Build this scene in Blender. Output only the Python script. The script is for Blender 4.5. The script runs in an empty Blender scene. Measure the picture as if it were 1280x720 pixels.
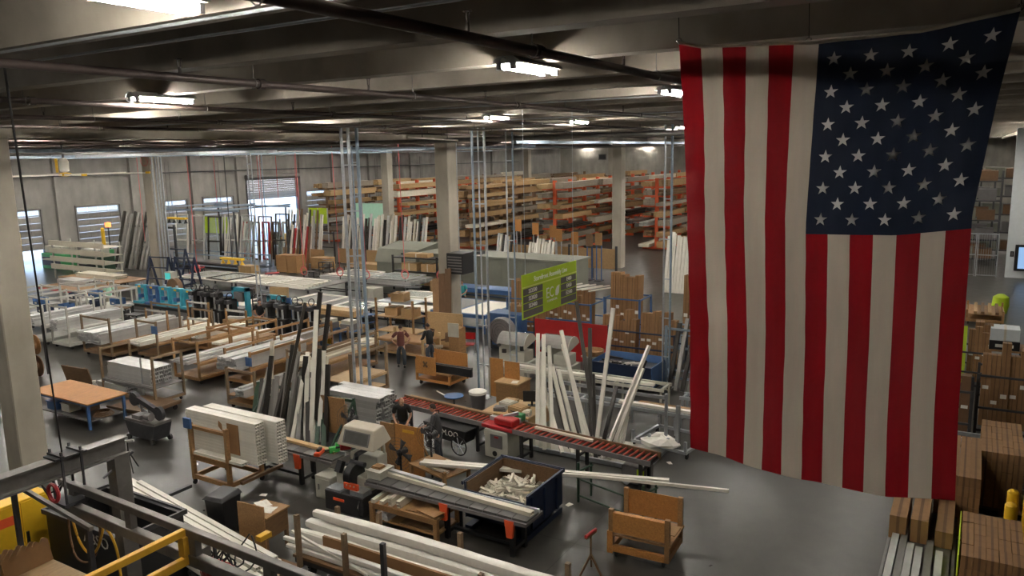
import bpy, bmesh, math, random
from mathutils import Vector, Matrix, Quaternion
rnd = random.Random(7)
SC = bpy.context.scene
COL = SC.collection

# ---------------------------------------------------------------- camera
H = 8.7                                    # eye height on the mezzanine
cam_d = bpy.data.cameras.new('camera')
cam_d.sensor_width = 36.0
cam_d.lens = 36.0 * 970.0 / 1280.0
cam_d.clip_start = 0.05
cam_d.clip_end = 600
cam = bpy.data.objects.new('camera', cam_d)
COL.objects.link(cam)
RR = ((0.5138, 0.1568, 0.8435), (-0.8577, 0.0702, 0.5094), (-0.0203, 0.9851, -0.1707))
cam.matrix_world = Matrix(((RR[0][0], RR[0][1], -RR[0][2], 0), (RR[1][0], RR[1][1], -RR[1][2], 0),
                           (RR[2][0], RR[2][1], -RR[2][2], H), (0, 0, 0, 1)))
SC.camera = cam

# ---------------------------------------------------------------- world, exposure
w = bpy.data.worlds.new('world'); SC.world = w
w.use_nodes = True
bg = w.node_tree.nodes['Background']
sky = w.node_tree.nodes.new('ShaderNodeTexSky')
sky.sky_type = 'HOSEK_WILKIE'
sky.sun_direction = (0.4, -0.3, 0.8)
sky.turbidity = 6
w.node_tree.links.new(sky.outputs[0], bg.inputs[0])
bg.inputs[1].default_value = 30.0
vs = SC.view_settings
vs.view_transform = 'Standard'; vs.look = 'None'; vs.gamma = 1; vs.use_curve_mapping = False
vs.exposure = 0.0
LAMP = 520.0                               # emission of the ceiling tubes

# ---------------------------------------------------------------- materials
MATS = {}
def mat(name, col, rough=0.55, metal=0.0, var=0.12, scale=4.0, bump=0.0, orand=0.0, spec=0.5, kind='noise', emit=None, alpha=None, trans=0.0):
    m = bpy.data.materials.new(name); m.use_nodes = True
    nt = m.node_tree; b = nt.nodes['Principled BSDF']
    N = nt.nodes.new; L = nt.links.new
    b.inputs['Roughness'].default_value = rough
    b.inputs['Metallic'].default_value = metal
    b.inputs['Specular IOR Level'].default_value = spec
    tc = N('ShaderNodeTexCoord')
    if kind == 'wood':
        mp = N('ShaderNodeMapping'); L(tc.outputs['Object'], mp.inputs[0]); mp.inputs['Scale'].default_value = (1.2, 7, 7)
        tx = N('ShaderNodeTexNoise'); L(mp.outputs[0], tx.inputs['Vector']); tx.inputs['Scale'].default_value = scale
        tx.inputs['Detail'].default_value = 6; tx.inputs['Distortion'].default_value = 1.2
    elif kind == 'fabric':
        mp = N('ShaderNodeMapping'); L(tc.outputs['Object'], mp.inputs[0]); mp.inputs['Rotation'].default_value = (0.5, 0, 0); mp.inputs['Scale'].default_value = (1, 9, 1.3)
        tx = N('ShaderNodeTexNoise'); L(mp.outputs[0], tx.inputs['Vector']); tx.inputs['Scale'].default_value = scale
        tx.inputs['Detail'].default_value = 4
    else:
        tx = N('ShaderNodeTexNoise'); L(tc.outputs['Object'], tx.inputs['Vector']); tx.inputs['Scale'].default_value = scale
        tx.inputs['Detail'].default_value = 7; tx.inputs['Roughness'].default_value = 0.6
    mr = N('ShaderNodeMapRange'); L(tx.outputs[0], mr.inputs[0])
    mr.inputs[1].default_value = 0.25; mr.inputs[2].default_value = 0.75
    mr.inputs[3].default_value = 1 - var; mr.inputs[4].default_value = 1 + var
    val = mr.outputs[0]
    if orand:
        oi = N('ShaderNodeObjectInfo'); m2 = N('ShaderNodeMapRange'); L(oi.outputs['Random'], m2.inputs[0])
        m2.inputs[3].default_value = 1 - orand; m2.inputs[4].default_value = 1 + orand
        mu = N('ShaderNodeMath'); mu.operation = 'MULTIPLY'; L(val, mu.inputs[0]); L(m2.outputs[0], mu.inputs[1]); val = mu.outputs[0]
    vm = N('ShaderNodeVectorMath'); vm.operation = 'SCALE'
    vm.inputs[0].default_value = col[:3]; L(val, vm.inputs['Scale'])
    L(vm.outputs[0], b.inputs['Base Color'])
    if bump:
        bp = N('ShaderNodeBump'); bp.inputs['Strength'].default_value = bump; bp.inputs['Distance'].default_value = 0.02
        L(tx.outputs[0], bp.inputs['Height']); L(bp.outputs[0], b.inputs['Normal'])
    if emit:
        b.inputs['Emission Color'].default_value = (*emit[0], 1); b.inputs['Emission Strength'].default_value = emit[1]
    if alpha is not None: b.inputs['Alpha'].default_value = alpha
    if trans:
        ts = N('ShaderNodeBsdfTranslucent'); L(vm.outputs[0], ts.inputs[0]); mx = N('ShaderNodeMixShader'); mx.inputs[0].default_value = trans
        L(b.outputs[0], mx.inputs[1]); L(ts.outputs[0], mx.inputs[2])
        L(mx.outputs[0], nt.nodes['Material Output'].inputs[0])
    MATS[name] = m
    return m

def concrete(name, col, rough, joints=None, spec=0.5, streak=False):
    m = mat(name, col, rough, var=0.22, scale=0.35, spec=spec)
    nt = m.node_tree; N = nt.nodes.new; L = nt.links.new
    b = nt.nodes['Principled BSDF']
    tc = [n for n in nt.nodes if n.bl_idname == 'ShaderNodeTexCoord'][0]
    src = b.inputs['Base Color'].links[0].from_socket
    n2 = N('ShaderNodeTexNoise'); n2.inputs['Scale'].default_value = 2.2; n2.inputs['Detail'].default_value = 8
    if streak:
        mp = N('ShaderNodeMapping'); mp.inputs['Scale'].default_value = (0.5, 0.5, 0.16); L(tc.outputs['Object'], mp.inputs[0]); L(mp.outputs[0], n2.inputs['Vector'])
    else:
        L(tc.outputs['Object'], n2.inputs['Vector'])
    r = N('ShaderNodeMapRange'); L(n2.outputs[0], r.inputs[0]); r.inputs[1].default_value = 0.3; r.inputs[2].default_value = 0.7
    r.inputs[3].default_value = 0.82; r.inputs[4].default_value = 1.15
    v = N('ShaderNodeVectorMath'); v.operation = 'SCALE'; L(src, v.inputs[0]); L(r.outputs[0], v.inputs['Scale'])
    out = v.outputs[0]
    if joints:
        br = N('ShaderNodeTexBrick'); br.offset = 0; br.inputs['Scale'].default_value = 1
        br.inputs['Brick Width'].default_value = joints; br.inputs['Row Height'].default_value = joints
        br.inputs['Mortar Size'].default_value = 0.012; br.inputs['Color1'].default_value = (1, 1, 1, 1); br.inputs['Color2'].default_value = (.93, .93, .93, 1)
        br.inputs['Mortar'].default_value = (.45, .45, .45, 1)
        L(tc.outputs['Object'], br.inputs['Vector'])
        mm = N('ShaderNodeVectorMath'); mm.operation = 'MULTIPLY'; L(out, mm.inputs[0]); L(br.outputs[0], mm.inputs[1]); out = mm.outputs[0]
        rr = N('ShaderNodeMapRange'); L(n2.outputs[0], rr.inputs[0]); rr.inputs[3].default_value = rough - 0.05; rr.inputs[4].default_value = rough + 0.08
        L(rr.outputs[0], b.inputs['Roughness'])
    L(out, b.inputs['Base Color'])
    return m

concrete('floor', (0.046, 0.0432, 0.038), 0.29, joints=7.3, spec=0.36)
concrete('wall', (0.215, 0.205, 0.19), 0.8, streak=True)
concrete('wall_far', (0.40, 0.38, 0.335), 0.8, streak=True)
concrete('ceiling', (0.29, 0.256, 0.212), 0.85)
concrete('column', (0.38, 0.345, 0.285), 0.8, streak=True)
mat('white_wall', (0.62, 0.66, 0.68), 0.6, var=0.05)
mat('asphalt', (0.5, 0.5, 0.5), 0.9)
mat('steel', (0.20, 0.19, 0.18), 0.45, 0.6, 0.18, 6, 0.05)
mat('dark_steel', (0.055, 0.055, 0.06), 0.5, 0.4, 0.2, 6)
mat('black_pipe', (0.045, 0.032, 0.028), 0.5, 0.3, 0.2)
mat('galv', (0.46, 0.49, 0.52), 0.4, 0.7, 0.15, 9)
mat('galv_blue', (0.27, 0.34, 0.42), 0.45, 0.4, 0.15, 9)
mat('silver', (0.52, 0.52, 0.51), 0.38, 0.35, 0.08, 5, orand=0.12)
mat('vinyl', (0.74, 0.71, 0.63), 0.45, 0, 0.05, 5, orand=0.06)
mat('offwhite', (0.62, 0.57, 0.46), 0.5, 0, 0.08, 5, orand=0.08)
mat('white_paint', (0.46, 0.45, 0.41), 0.5, 0, 0.10, 5, orand=0.08)
mat('wrap', (0.80, 0.77, 0.70), 0.3, 0, 0.06, 9, 0.25)
mat('bronze', (0.030, 0.026, 0.022), 0.42, 0.3, 0.15, orand=0.3)
mat('grey_alu', (0.25, 0.24, 0.225), 0.42, 0.4, 0.1, orand=0.25)
mat('green_dark', (0.018, 0.05, 0.028), 0.5, 0, 0.1)
mat('ply', (0.30, 0.165, 0.068), 0.6, 0, 0.26, 3, 0.05, 0.12, kind='wood')
mat('ply_light', (0.45, 0.30, 0.145), 0.6, 0, 0.18, 3, 0.05, 0.12, kind='wood')
mat('orange_ply', (0.42, 0.19, 0.052), 0.6, 0, 0.25, 3, 0.05, 0.1, kind='wood')
mat('wood_dark', (0.15, 0.085, 0.04), 0.6, 0, 0.25, 3, 0.05, 0.1, kind='wood')
mat('post_wood', (0.20, 0.135, 0.08), 0.65, 0, 0.2, 4, 0.05, 0.2, kind='wood')
mat('cardboard', (0.27, 0.145, 0.06), 0.75, 0, 0.10, 6, 0, 0.12)
mat('cardboard_dark', (0.15, 0.082, 0.04), 0.8, 0, 0.12, 6, 0, 0.15)
mat('tan', (0.36, 0.225, 0.105), 0.75, 0, 0.12, 6, 0, 0.18)
mat('tan_grey', (0.25, 0.21, 0.165), 0.7, 0, 0.12, 6, 0, 0.2)
mat('blue', (0.045, 0.11, 0.26), 0.45, 0, 0.15)
mat('navy', (0.012, 0.022, 0.055), 0.45, 0.1, 0.25)
mat('teal', (0.04, 0.30, 0.40), 0.45, 0, 0.12)
mat('red', (0.36, 0.012, 0.014), 0.45, 0, 0.12)
mat('roller_red', (0.33, 0.045, 0.022), 0.4, 0.1, 0.15, orand=0.15)
mat('orange', (0.75, 0.10, 0.03), 0.5, 0, 0.08)
mat('rack_orange', (0.62, 0.10, 0.03), 0.5, 0, 0.12, orand=0.1)
mat('yellow', (0.75, 0.45, 0.02), 0.45, 0, 0.1)
mat('crane_yellow', (0.65, 0.36, 0.03), 0.5, 0.1, 0.12)
mat('lime', (0.40, 0.55, 0.02), 0.5, 0, 0.05)
mat('lime_pale', (0.68, 0.74, 0.22), 0.5, 0, 0.03)
mat('sign_grey', (0.11, 0.095, 0.095), 0.5, 0, 0.06)
mat('print_white', (0.85, 0.85, 0.80), 0.5, 0, 0.02)
mat('black', (0.012, 0.012, 0.013), 0.45, 0, 0.2)
mat('black_gloss', (0.015, 0.015, 0.017), 0.42, 0, 0.1)
mat('rubber', (0.02, 0.02, 0.02), 0.8, 0, 0.2)
mat('machine', (0.44, 0.43, 0.365), 0.45, 0, 0.08)
mat('machine_dark', (0.16, 0.15, 0.15), 0.45, 0.2, 0.15)
mat('saw_base', (0.035, 0.034, 0.036), 0.45, 0.1, 0.15)
mat('plate', (0.10, 0.098, 0.095), 0.4, 0.4, 0.12, orand=0.15)
mat('hood', (0.52, 0.47, 0.38), 0.4, 0, 0.05)
mat('glass_dark', (0.10, 0.10, 0.095), 0.15, 0, 0.2)
mat('acrylic', (0.42, 0.41, 0.39), 0.12, 0, 0.1, alpha=0.62)
mat('glass', (0.55, 0.62, 0.60), 0.08, 0, 0.05, alpha=0.32)
mat('paper', (0.75, 0.73, 0.66), 0.8, 0, 0.04)
mat('enclosure', (0.17, 0.175, 0.14), 0.6, 0, 0.12, 1.5)
mat('green', (0.05, 0.28, 0.10), 0.5, 0, 0.1)
mat('green_bright', (0.07, 0.45, 0.10), 0.5, 0, 0.1)
mat('hose_red', (0.45, 0.03, 0.035), 0.5, 0, 0.1)
mat('hose_pink', (0.62, 0.13, 0.13), 0.5, 0, 0.1)
mat('chrome', (0.6, 0.6, 0.6), 0.2, 1.0, 0.05)
mat('skin', (0.46, 0.25, 0.17), 0.55, 0, 0.06)
mat('hair_dark', (0.035, 0.022, 0.016), 0.7, 0, 0.2, 30)
mat('hair_light', (0.32, 0.22, 0.12), 0.7, 0, 0.2, 30)
mat('shirt_brown', (0.115, 0.035, 0.028), 0.85, 0, 0.1)
mat('shirt_black', (0.014, 0.014, 0.015), 0.85, 0, 0.1)
mat('shirt_grey', (0.05, 0.05, 0.052), 0.85, 0, 0.1)
mat('shirt_mint', (0.42, 0.70, 0.55), 0.85, 0, 0.05)
mat('shirt_teal', (0.05, 0.35, 0.36), 0.85, 0, 0.05)
mat('jeans', (0.035, 0.042, 0.055), 0.85, 0, 0.12)
mat('trousers_khaki', (0.40, 0.36, 0.28), 0.85, 0, 0.1)
mat('flag_red', (0.25, 0.006, 0.011), 0.85, 0, 0.14, 0.8, 0.25, kind='fabric', trans=0.38)
mat('flag_white', (0.52, 0.46, 0.38), 0.85, 0, 0.10, 0.8, 0.25, kind='fabric', trans=0.38)
mat('flag_navy', (0.011, 0.017, 0.036), 0.85, 0, 0.18, 0.8, 0.25, kind='fabric', trans=0.30)
mat('star_white', (0.62, 0.60, 0.56), 0.85, 0, 0.06, trans=0.25)
mat('tube', (0.9, 0.9, 0.9), 0.5, emit=((1.0, 0.94, 0.84), LAMP))
mat('screen', (0.02, 0.02, 0.02), 0.3, emit=((0.05, 0.45, 0.42), 1.2))
mat('screen_blue', (0.02, 0.02, 0.02), 0.3, emit=((0.3, 0.5, 0.8), 1.0))
mat('lit_lamp', (0.9, 0.3, 0.1), 0.5, emit=((1.0, 0.25, 0.06), 2.0))

# ---------------------------------------------------------------- mesh builder
def V(*a): return Vector(a)
class MB:
    def __init__(s): s.v = []; s.f = []
    def add(s, vs, fs):
        o = len(s.v); s.v += [tuple(p) for p in vs]; s.f += [tuple(i + o for i in f) for f in fs]; return s
    def box(s, x0, x1, y0, y1, z0, z1):
        return s.add([(x0,y0,z0),(x1,y0,z0),(x1,y1,z0),(x0,y1,z0),(x0,y0,z1),(x1,y0,z1),(x1,y1,z1),(x0,y1,z1)],
                     [(0,3,2,1),(4,5,6,7),(0,1,5,4),(1,2,6,5),(2,3,7,6),(3,0,4,7)])
    def cbox(s, c, d): return s.box(c[0]-d[0]/2, c[0]+d[0]/2, c[1]-d[1]/2, c[1]+d[1]/2, c[2]-d[2]/2, c[2]+d[2]/2)
    def frame(s, p, q, up=None):
        p = Vector(p); q = Vector(q); t = (q - p).normalized(); u = Vector(up) if up else (Vector((0,0,1)) if abs(t.z) < 0.95 else Vector((1,0,0)))
        a = t.cross(u).normalized(); b = a.cross(t).normalized(); return p, q, a, b
    def bar(s, p, q, w, h=None, up=None):
        h = h or w; p, q, a, b = s.frame(p, q, up); a *= w/2; b *= h/2
        return s.add([p-a-b, p+a-b, p+a+b, p-a+b, q-a-b, q+a-b, q+a+b, q-a+b],
                     [(3,2,1,0),(4,5,6,7),(0,1,5,4),(1,2,6,5),(2,3,7,6),(3,0,4,7)])
    def tube(s, p, q, r, n=8, r2=None):
        p, q, a, b = s.frame(p, q); r2 = r if r2 is None else r2
        vs = []
        for c, rad in ((p, r), (q, r2)):
            for i in range(n):
                t = 2*math.pi*i/n; vs.append(c + a*math.cos(t)*rad + b*math.sin(t)*rad)
        fs = [(i, (i+1) % n, n+(i+1) % n, n+i) for i in range(n)] + [tuple(range(n-1, -1, -1)), tuple(range(n, 2*n))]
        return s.add(vs, fs)
    def path(s, pts, r, n=6):
        pts = [Vector(p) for p in pts]; vs = []; k = len(pts)
        for j, p in enumerate(pts):
            t = (pts[min(j+1, k-1)] - pts[max(j-1, 0)]).normalized()
            u = Vector((0,0,1)) if abs(t.z) < 0.9 else Vector((1,0,0))
            a = t.cross(u).normalized(); b = a.cross(t)
            for i in range(n):
                th = 2*math.pi*i/n; vs.append(p + a*math.cos(th)*r + b*math.sin(th)*r)
        fs = [(j*n+i, j*n+(i+1) % n, (j+1)*n+(i+1) % n, (j+1)*n+i) for j in range(k-1) for i in range(n)]
        fs += [tuple(range(n-1, -1, -1)), tuple(range((k-1)*n, k*n))]
        return s.add(vs, fs)
    def lathe(s, prof, n=16, c=(0,0,0), axis='z'):
        vs = []
        for r, z in prof:
            for i in range(n):
                t = 2*math.pi*i/n; x, y = r*math.cos(t), r*math.sin(t)
                p = (x, y, z) if axis == 'z' else ((z, x, y) if axis == 'x' else (y, z, x))
                vs.append((p[0]+c[0], p[1]+c[1], p[2]+c[2]))
        k = len(prof)
        fs = [(j*n+i, j*n+(i+1) % n, (j+1)*n+(i+1) % n, (j+1)*n+i) for j in range(k-1) for i in range(n)]
        fs += [tuple(range(n-1, -1, -1)), tuple(range((k-1)*n, k*n))]
        return s.add(vs, fs)
    def prism(s, poly, d0, d1, axis='y'):          # poly in the two other axes (x,z | y,z | x,y)
        n = len(poly); vs = []
        for d in (d0, d1):
            for a, b in poly: vs.append((a, d, b) if axis == 'y' else ((d, a, b) if axis == 'x' else (a, b, d)))
        fs = [tuple(range(n)), tuple(range(2*n-1, n-1, -1))] + [(i, n+i, n+(i+1) % n, (i+1) % n) for i in range(n)]
        return s.add(vs, fs)
    def ring(s, c, R, r, axis='x', n=16, m=5):
        vs = []
        for i in range(n):
            t = 2*math.pi*i/n
            for j in range(m):
                u = 2*math.pi*j/m; rad = R + r*math.cos(u); a, b, d = rad*math.cos(t), rad*math.sin(t), r*math.sin(u)
                p = {'x': (d, a, b), 'y': (a, d, b), 'z': (a, b, d)}[axis]
                vs.append((c[0]+p[0], c[1]+p[1], c[2]+p[2]))
        fs = [(i*m+j, ((i+1) % n)*m+j, ((i+1) % n)*m+(j+1) % m, i*m+(j+1) % m) for i in range(n) for j in range(m)]
        return s.add(vs, fs)
    def mesh(s, name, material, smooth=False):
        me = bpy.data.meshes.new(name); me.from_pydata(s.v, [], s.f)
        bm = bmesh.new(); bm.from_mesh(me); bmesh.ops.recalc_face_normals(bm, faces=bm.faces); bm.to_mesh(me); bm.free()
        me.materials.append(MATS[material] if isinstance(material, str) else material)
        if smooth:
            me.polygons.foreach_set('use_smooth', [True]*len(me.polygons)); 
            try: me.set_sharp_from_angle(angle=math.radians(40))
            except Exception: pass
        return me
    def build(s, name, material, parent=None, loc=(0,0,0), rz=0, smooth=False, bevel=0):
        o = bpy.data.objects.new(name, s.mesh(name, material, smooth)); COL.objects.link(o)
        o.parent = parent; o.location = loc; o.rotation_euler = (0, 0, rz)
        if bevel:
            b = o.modifiers.new('bevel', 'BEVEL'); b.width = bevel; b.segments = 2; b.limit_method = 'ANGLE'
        return o
def tag(o, label, cat, group=None):
    o['label'] = label; o['category'] = cat
    if group: o['group'] = group
    return o
def thing(name, label, cat, loc=(0,0,0), rz=0, group=None):
    o = bpy.data.objects.new(name, None); COL.objects.link(o); o.empty_display_size = 0.1
    o.location = loc; o.rotation_euler = (0, 0, rz)
    return tag(o, label, cat, group)
NUM = ['first', 'second', 'third', 'fourth', 'fifth', 'sixth', 'seventh', 'eighth', 'ninth', 'tenth', 'eleventh', 'twelfth', 'thirteenth', 'fourteenth', 'fifteenth', 'sixteenth', 'seventeenth', 'eighteenth', 'nineteenth', 'twentieth'] + ['twenty-' + q for q in ('first', 'second', 'third', 'fourth', 'fifth', 'sixth', 'seventh', 'eighth', 'ninth')]
def struct(o): o['kind'] = 'structure'; return o
def inst(name, me, parent=None, loc=(0,0,0), rot=(0,0,0), quat=None):
    o = bpy.data.objects.new(name, me); COL.objects.link(o); o.parent = parent; o.location = loc
    if quat is not None: o.rotation_mode = 'QUATERNION'; o.rotation_quaternion = quat
    else: o.rotation_euler = rot
    return o
def copy_tree(root, loc=None, rz=None, label=None, group=None, parent=None):
    r = root.copy(); COL.objects.link(r)
    if parent: r.parent = parent
    if loc is not None: r.location = loc
    if rz is not None: r.rotation_euler = (0, 0, rz)
    if label: r['label'] = label
    if group: r['group'] = group
    for ch in list(root.children):
        c = ch.copy(); COL.objects.link(c); c.parent = r
        for g in list(ch.children):
            d = g.copy(); COL.objects.link(d); d.parent = c
    return r

# ---------------------------------------------------------------- structure
X0, X1, Y0, Y1, ZC = -6.0, 137.0, -24.0, 71.0, 10.35
fl = struct(MB().box(X0-0.3, X1+0.3, Y0-0.3, Y1+0.3, -0.3, 0).build('floor', 'floor'))
struct(MB().box(X0-60, X1+60, Y1+0.3, Y1+90, -0.5, -0.1).build('ground', 'asphalt'))
ce = struct(MB().box(X0-0.3, X1+0.3, Y0-0.3, Y1+0.3, ZC, ZC+0.3).build('ceiling', 'ceiling'))
stem = MB(); stem.prism([(-0.12, 9.63), (0.12, 9.63), (0.19, ZC), (-0.19, ZC)], Y0, Y1, 'y')
stem_me = stem.mesh('ceiling_beam', 'ceiling')
k = 0
x = 3.62 - 1.83*5
while x < X1:
    inst('ceiling_beam', stem_me, ce, (x, 0, 0)); x += 1.83
def girder(y, x0=X0, x1=X1, z=9.37):
    g = MB().box(x0, x1, y-0.3, y+0.3, z, ZC).box(x0, x1, y-0.45, y+0.45, z, z+0.35)
    return g.build('ceiling_girder', 'column', ce)
for y in (22.3, 47.0, -2.6): girder(y, 27 if y < 0 else X0)
def wall(name, m, *b): return struct(MB().box(*b).build(name, m))
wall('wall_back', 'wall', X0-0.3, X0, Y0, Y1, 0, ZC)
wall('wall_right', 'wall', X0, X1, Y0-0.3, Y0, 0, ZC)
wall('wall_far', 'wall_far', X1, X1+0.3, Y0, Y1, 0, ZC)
# dock wall with a drive-in opening and dock doors
DY = Y1
doors = [(33.2, 37.4, 4.7), (40.6, 44.8, 4.7), (48.6, 52.3, 4.7), (54.3, 58.2, 4.7), (60.2, 67.7, 6.45), (69.2, 72.6, 4.7), (75.5, 79, 4.7), (26, 30, 4.7)]
doors.sort()
dw = MB(); px = X0
for a, b, h in doors:
    dw.box(px, a, DY, DY+0.3, 0, ZC); dw.box(a, b, DY, DY+0.3, h, ZC); px = b
dw.box(px, X1, DY, DY+0.3, 0, ZC)
dwo = struct(dw.build('wall_dock', 'wall'))
for i, (a, b, h) in enumerate(doors):
    d = bpy.data.objects.new('door_%d' % (i+1), None); COL.objects.link(d); struct(d); d.location = (a, DY, 0)
    W_ = b - a
    fr = MB().box(-0.12, 0, -0.12, 0.1, 0, h+0.1).box(W_, W_+0.12, -0.12, 0.1, 0, h+0.1).box(-0.12, W_+0.12, -0.12, 0.1, h, h+0.15)
    fr.build('door_frame', 'steel' if h < 5 else 'dark_steel', d)
    if h > 5:      # roller shutter, half raised
        n = 14
        sl = MB().box(0, W_, 0.05, 0.09, 0, (h-4.15)/n-0.012).mesh('shutter_slat', 'grey_alu')
        for j in range(n): inst('shutter_slat', sl, d, (0, 0, 4.15 + j*(h-4.15)/n))
        MB().tube((-0.2, -0.25, h+0.25), (W_+0.2, -0.25, h+0.25), 0.28, 14).build('shutter_drum', 'steel', d, smooth=True)
    else:          # sectional door, one glazed row near the top
        nn = 8; ph = h/nn
        pan = MB().box(0, W_, 0.03, 0.09, 0, ph-0.025)
        for q in range(4): pan.box(q*W_/4+0.12, (q+1)*W_/4-0.12, 0.0, 0.03, 0.1, ph-0.12)
        pm = pan.mesh('door_panel', 'grey_alu')
        for j in range(nn):
            if j == nn-1:
                MB().box(0, W_, 0.03, 0.09, j*ph, j*ph+0.1).box(0, W_, 0.03, 0.09, h-0.08, h).box(0, 0.1, 0.03, 0.09, j*ph, h).box(W_-0.1, W_, 0.03, 0.09, j*ph, h).build('glazed_panel', 'grey_alu', d)
                for q in range(4):
                    MB().box(0.1+q*(W_-0.2)/4+0.02, 0.1+(q+1)*(W_-0.2)/4-0.02, 0.05, 0.06, j*ph+0.1, h-0.08).build('pane', 'glass', d)
            elif i == 1 and j < 2: continue
            else: inst('door_panel', pm, d, (0, 0, j*ph))
# pilasters, pipe run and ladders of the dock wall
for x in (31.6, 39.2, 46.5, 53.3, 59.2, 68.5, 74, 81, 90, 100, 112, 124):
    MB().box(x-0.45, x+0.45, DY-0.35, DY, 0, ZC).build('pilaster', 'wall', dwo)
MB().tube((30, DY-0.5, 7.6), (120, DY-0.5, 7.3), 0.06).build('wall_pipe', 'dark_steel', dwo)
for x in (50, 56, 82, 86, 92, 96):
    lad = MB()
    for s_ in (0, 0.45): lad.bar((x+s_, DY-0.15, 2.5), (x+s_, DY-0.15, 8.6), 0.05)
    for j in range(14): lad.bar((x, DY-0.15, 2.7+j*0.44), (x+0.45, DY-0.15, 2.7+j*0.44), 0.04)
    lad.build('wall_ladder', 'steel', dwo)
def column(x, y, s=0.62, m='column', top=9.4):
    c = MB(); c.prism([(-s/2+.03, -s/2), (s/2-.03, -s/2), (s/2, -s/2+.03), (s/2, s/2-.03), (s/2-.03, s/2), (-s/2+.03, s/2), (-s/2, s/2-.03), (-s/2, -s/2+.03)], 0, top, 'z')
    return struct(c.build('column', m, None, (x, y, 0)))
c_near = column(10.75, 22.6, 0.75); c_mid = column(29.3, 21.1, 0.72); c_far = column(54.4, 23.3, 0.75); c_left = column(32.2, 47.0, 0.85)
column(80, 22.6, 0.75); column(56, 47, 0.75); column(82, 47, 0.75)
column(107, 47, .75); column(107, 22.6, .75)
for c, side in ((c_mid, 1), (c_left, 1), (c_far, 1)):
    m_ = MB()
    for q, dy in enumerate((-0.1, 0.08, 0.22)): m_.tube((0.45, dy-0.2, 0.2 + 2.8*(q == 1)), (0.45, dy-0.2, 9.35), 0.03, 6)
    m_.build('conduit', 'galv', c)
for k_, dx in enumerate((-0.3, -0.05, 0.15, 0.35)):
    MB().tube((dx, -0.5, 0), (dx, -0.5, 9.3), 0.06, 6).build('conduit', 'galv', c_left)
# sprinkler branch pipes
for j, y in enumerate([3.12, 6.78, 10.6, 14.3, 18.0, 25.5, 29.2, 33, 36.7, 40.4, 44.1]):
    p = thing('sprinkler_pipe', 'dark sprinkler pipe under the ceiling, %s' % ['nearest to the flag', 'second from the flag, crossing above the hanging cable', 'third from the flag', 'fourth from the flag', 'fifth from the flag, before the girder', 'first beyond the girder', 'second beyond the girder', 'third beyond the girder', 'fourth beyond the girder', 'fifth beyond the girder', 'sixth beyond the girder, by the grey column'][j], 'pipe', (0, y, 9.5), 0, 'sprinkler pipes')
    MB().tube((-5.5, 0, 0), (132, 0, 0), 0.04, 10).build('pipe_run', 'black_pipe', p, smooth=True)
    if j < 5:
        hd = MB().tube((0,0,0.03), (0,0,0.10), 0.014, 6).bar((-0.015,0,0.10), (-0.02,0,0.17), 0.008).bar((0.015,0,0.10), (0.02,0,0.17), 0.008).tube((0,0,0.17), (0,0,0.178), 0.032, 8).mesh('sprinkler_head', 'black_pipe')
        hg = MB().ring((0,0,0), 0.055, 0.006, 'x', 10, 4).tube((0,0,0.05), (0,0,0.5), 0.006, 5).mesh('pipe_hanger', 'steel')
        cp = MB().tube((-0.04,0,0), (0.04,0,0), 0.056, 10).bar((-0.03,0.05,0),(0.03,0.05,0),0.03).mesh('coupling', 'black_pipe')
        for q in range(12):
            xx = 1.9 + 2.75*q + 0.4*(j % 2)
            inst('sprinkler_head', hd, p, (xx, 0, 0)); inst('pipe_hanger', hg, p, (xx+0.9, 0, 0))
            if q % 2 == 1: inst('coupling', cp, p, (xx+1.0, 0, 0))
mp_ = thing('main_pipe', 'grey main pipe crossing under the ceiling beams', 'pipe', (0, 0, 9.25))
MB().tube((24.6, 6, 0), (24.6, 60, 0), 0.09, 10).build('pipe_run', 'steel', mp_, smooth=True)
# conduits clipped under the stems (light-catching lines)
for j, (x, y0, y1) in enumerate(((3.5, -3, 16), (3.95, -3, 16), (12.7, 2, 20), (18.3, 2, 20))):
    MB().tube((x, y0, 9.6), (x, y1, 9.6), 0.012, 6).build('ceiling_conduit', 'galv', ce)
# ceiling light fixtures
def fixture_parts(root):
    MB().prism([(-0.16, 0.09), (-0.09, 0.14), (0.09, 0.14), (0.16, 0.09), (0.16, 0.07), (-0.16, 0.07)], -0.46, 0.46, 'x').build('housing', 'white_paint', root)
    for s_ in (-0.08, 0.08):
        MB().tube((-0.42, s_, 0.045), (0.42, s_, 0.045), 0.024, 6).build('lamp_tube', 'tube', root)
        for e in (-1, 1): MB().box(min(e*0.425, e*0.46), max(e*0.425, e*0.46), s_-0.03, s_+0.03, 0.01, 0.08).build('lamp_holder', 'galv', root)
    MB().ring((-0.50, 0, 0.06), 0.07, 0.007, 'y', 12, 4).build('wire_coil', 'galv', root)
spots = []
for jy in range(2):                         # two rows hang just under the stems
    for kx in range(15):
        if jy == 1 and kx in (0, 2, 5, 7): continue
        if jy == 0 and kx > 2 and kx % 2: continue
        spots.append((2.75 + 4.55*kx, 4.15 + 6.1*jy, 9.52) if (jy, kx) != (0, 0) else (2.80, 4.2, 9.56))
for jy in range(2, 11):                     # the other rows sit up between the stems
    for kx in range(25):
        if kx > 12 and (kx + jy) % 2: continue
        spots.append((4.535 + 5.49*kx, 4.15 + 6.1*jy, 9.78))
for kx in range(7, 24, 2):
    for Y_ in (-2.0, -9.0): spots.append((4.535 + 5.49*kx, Y_, 9.78))
ROOT = None
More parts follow.
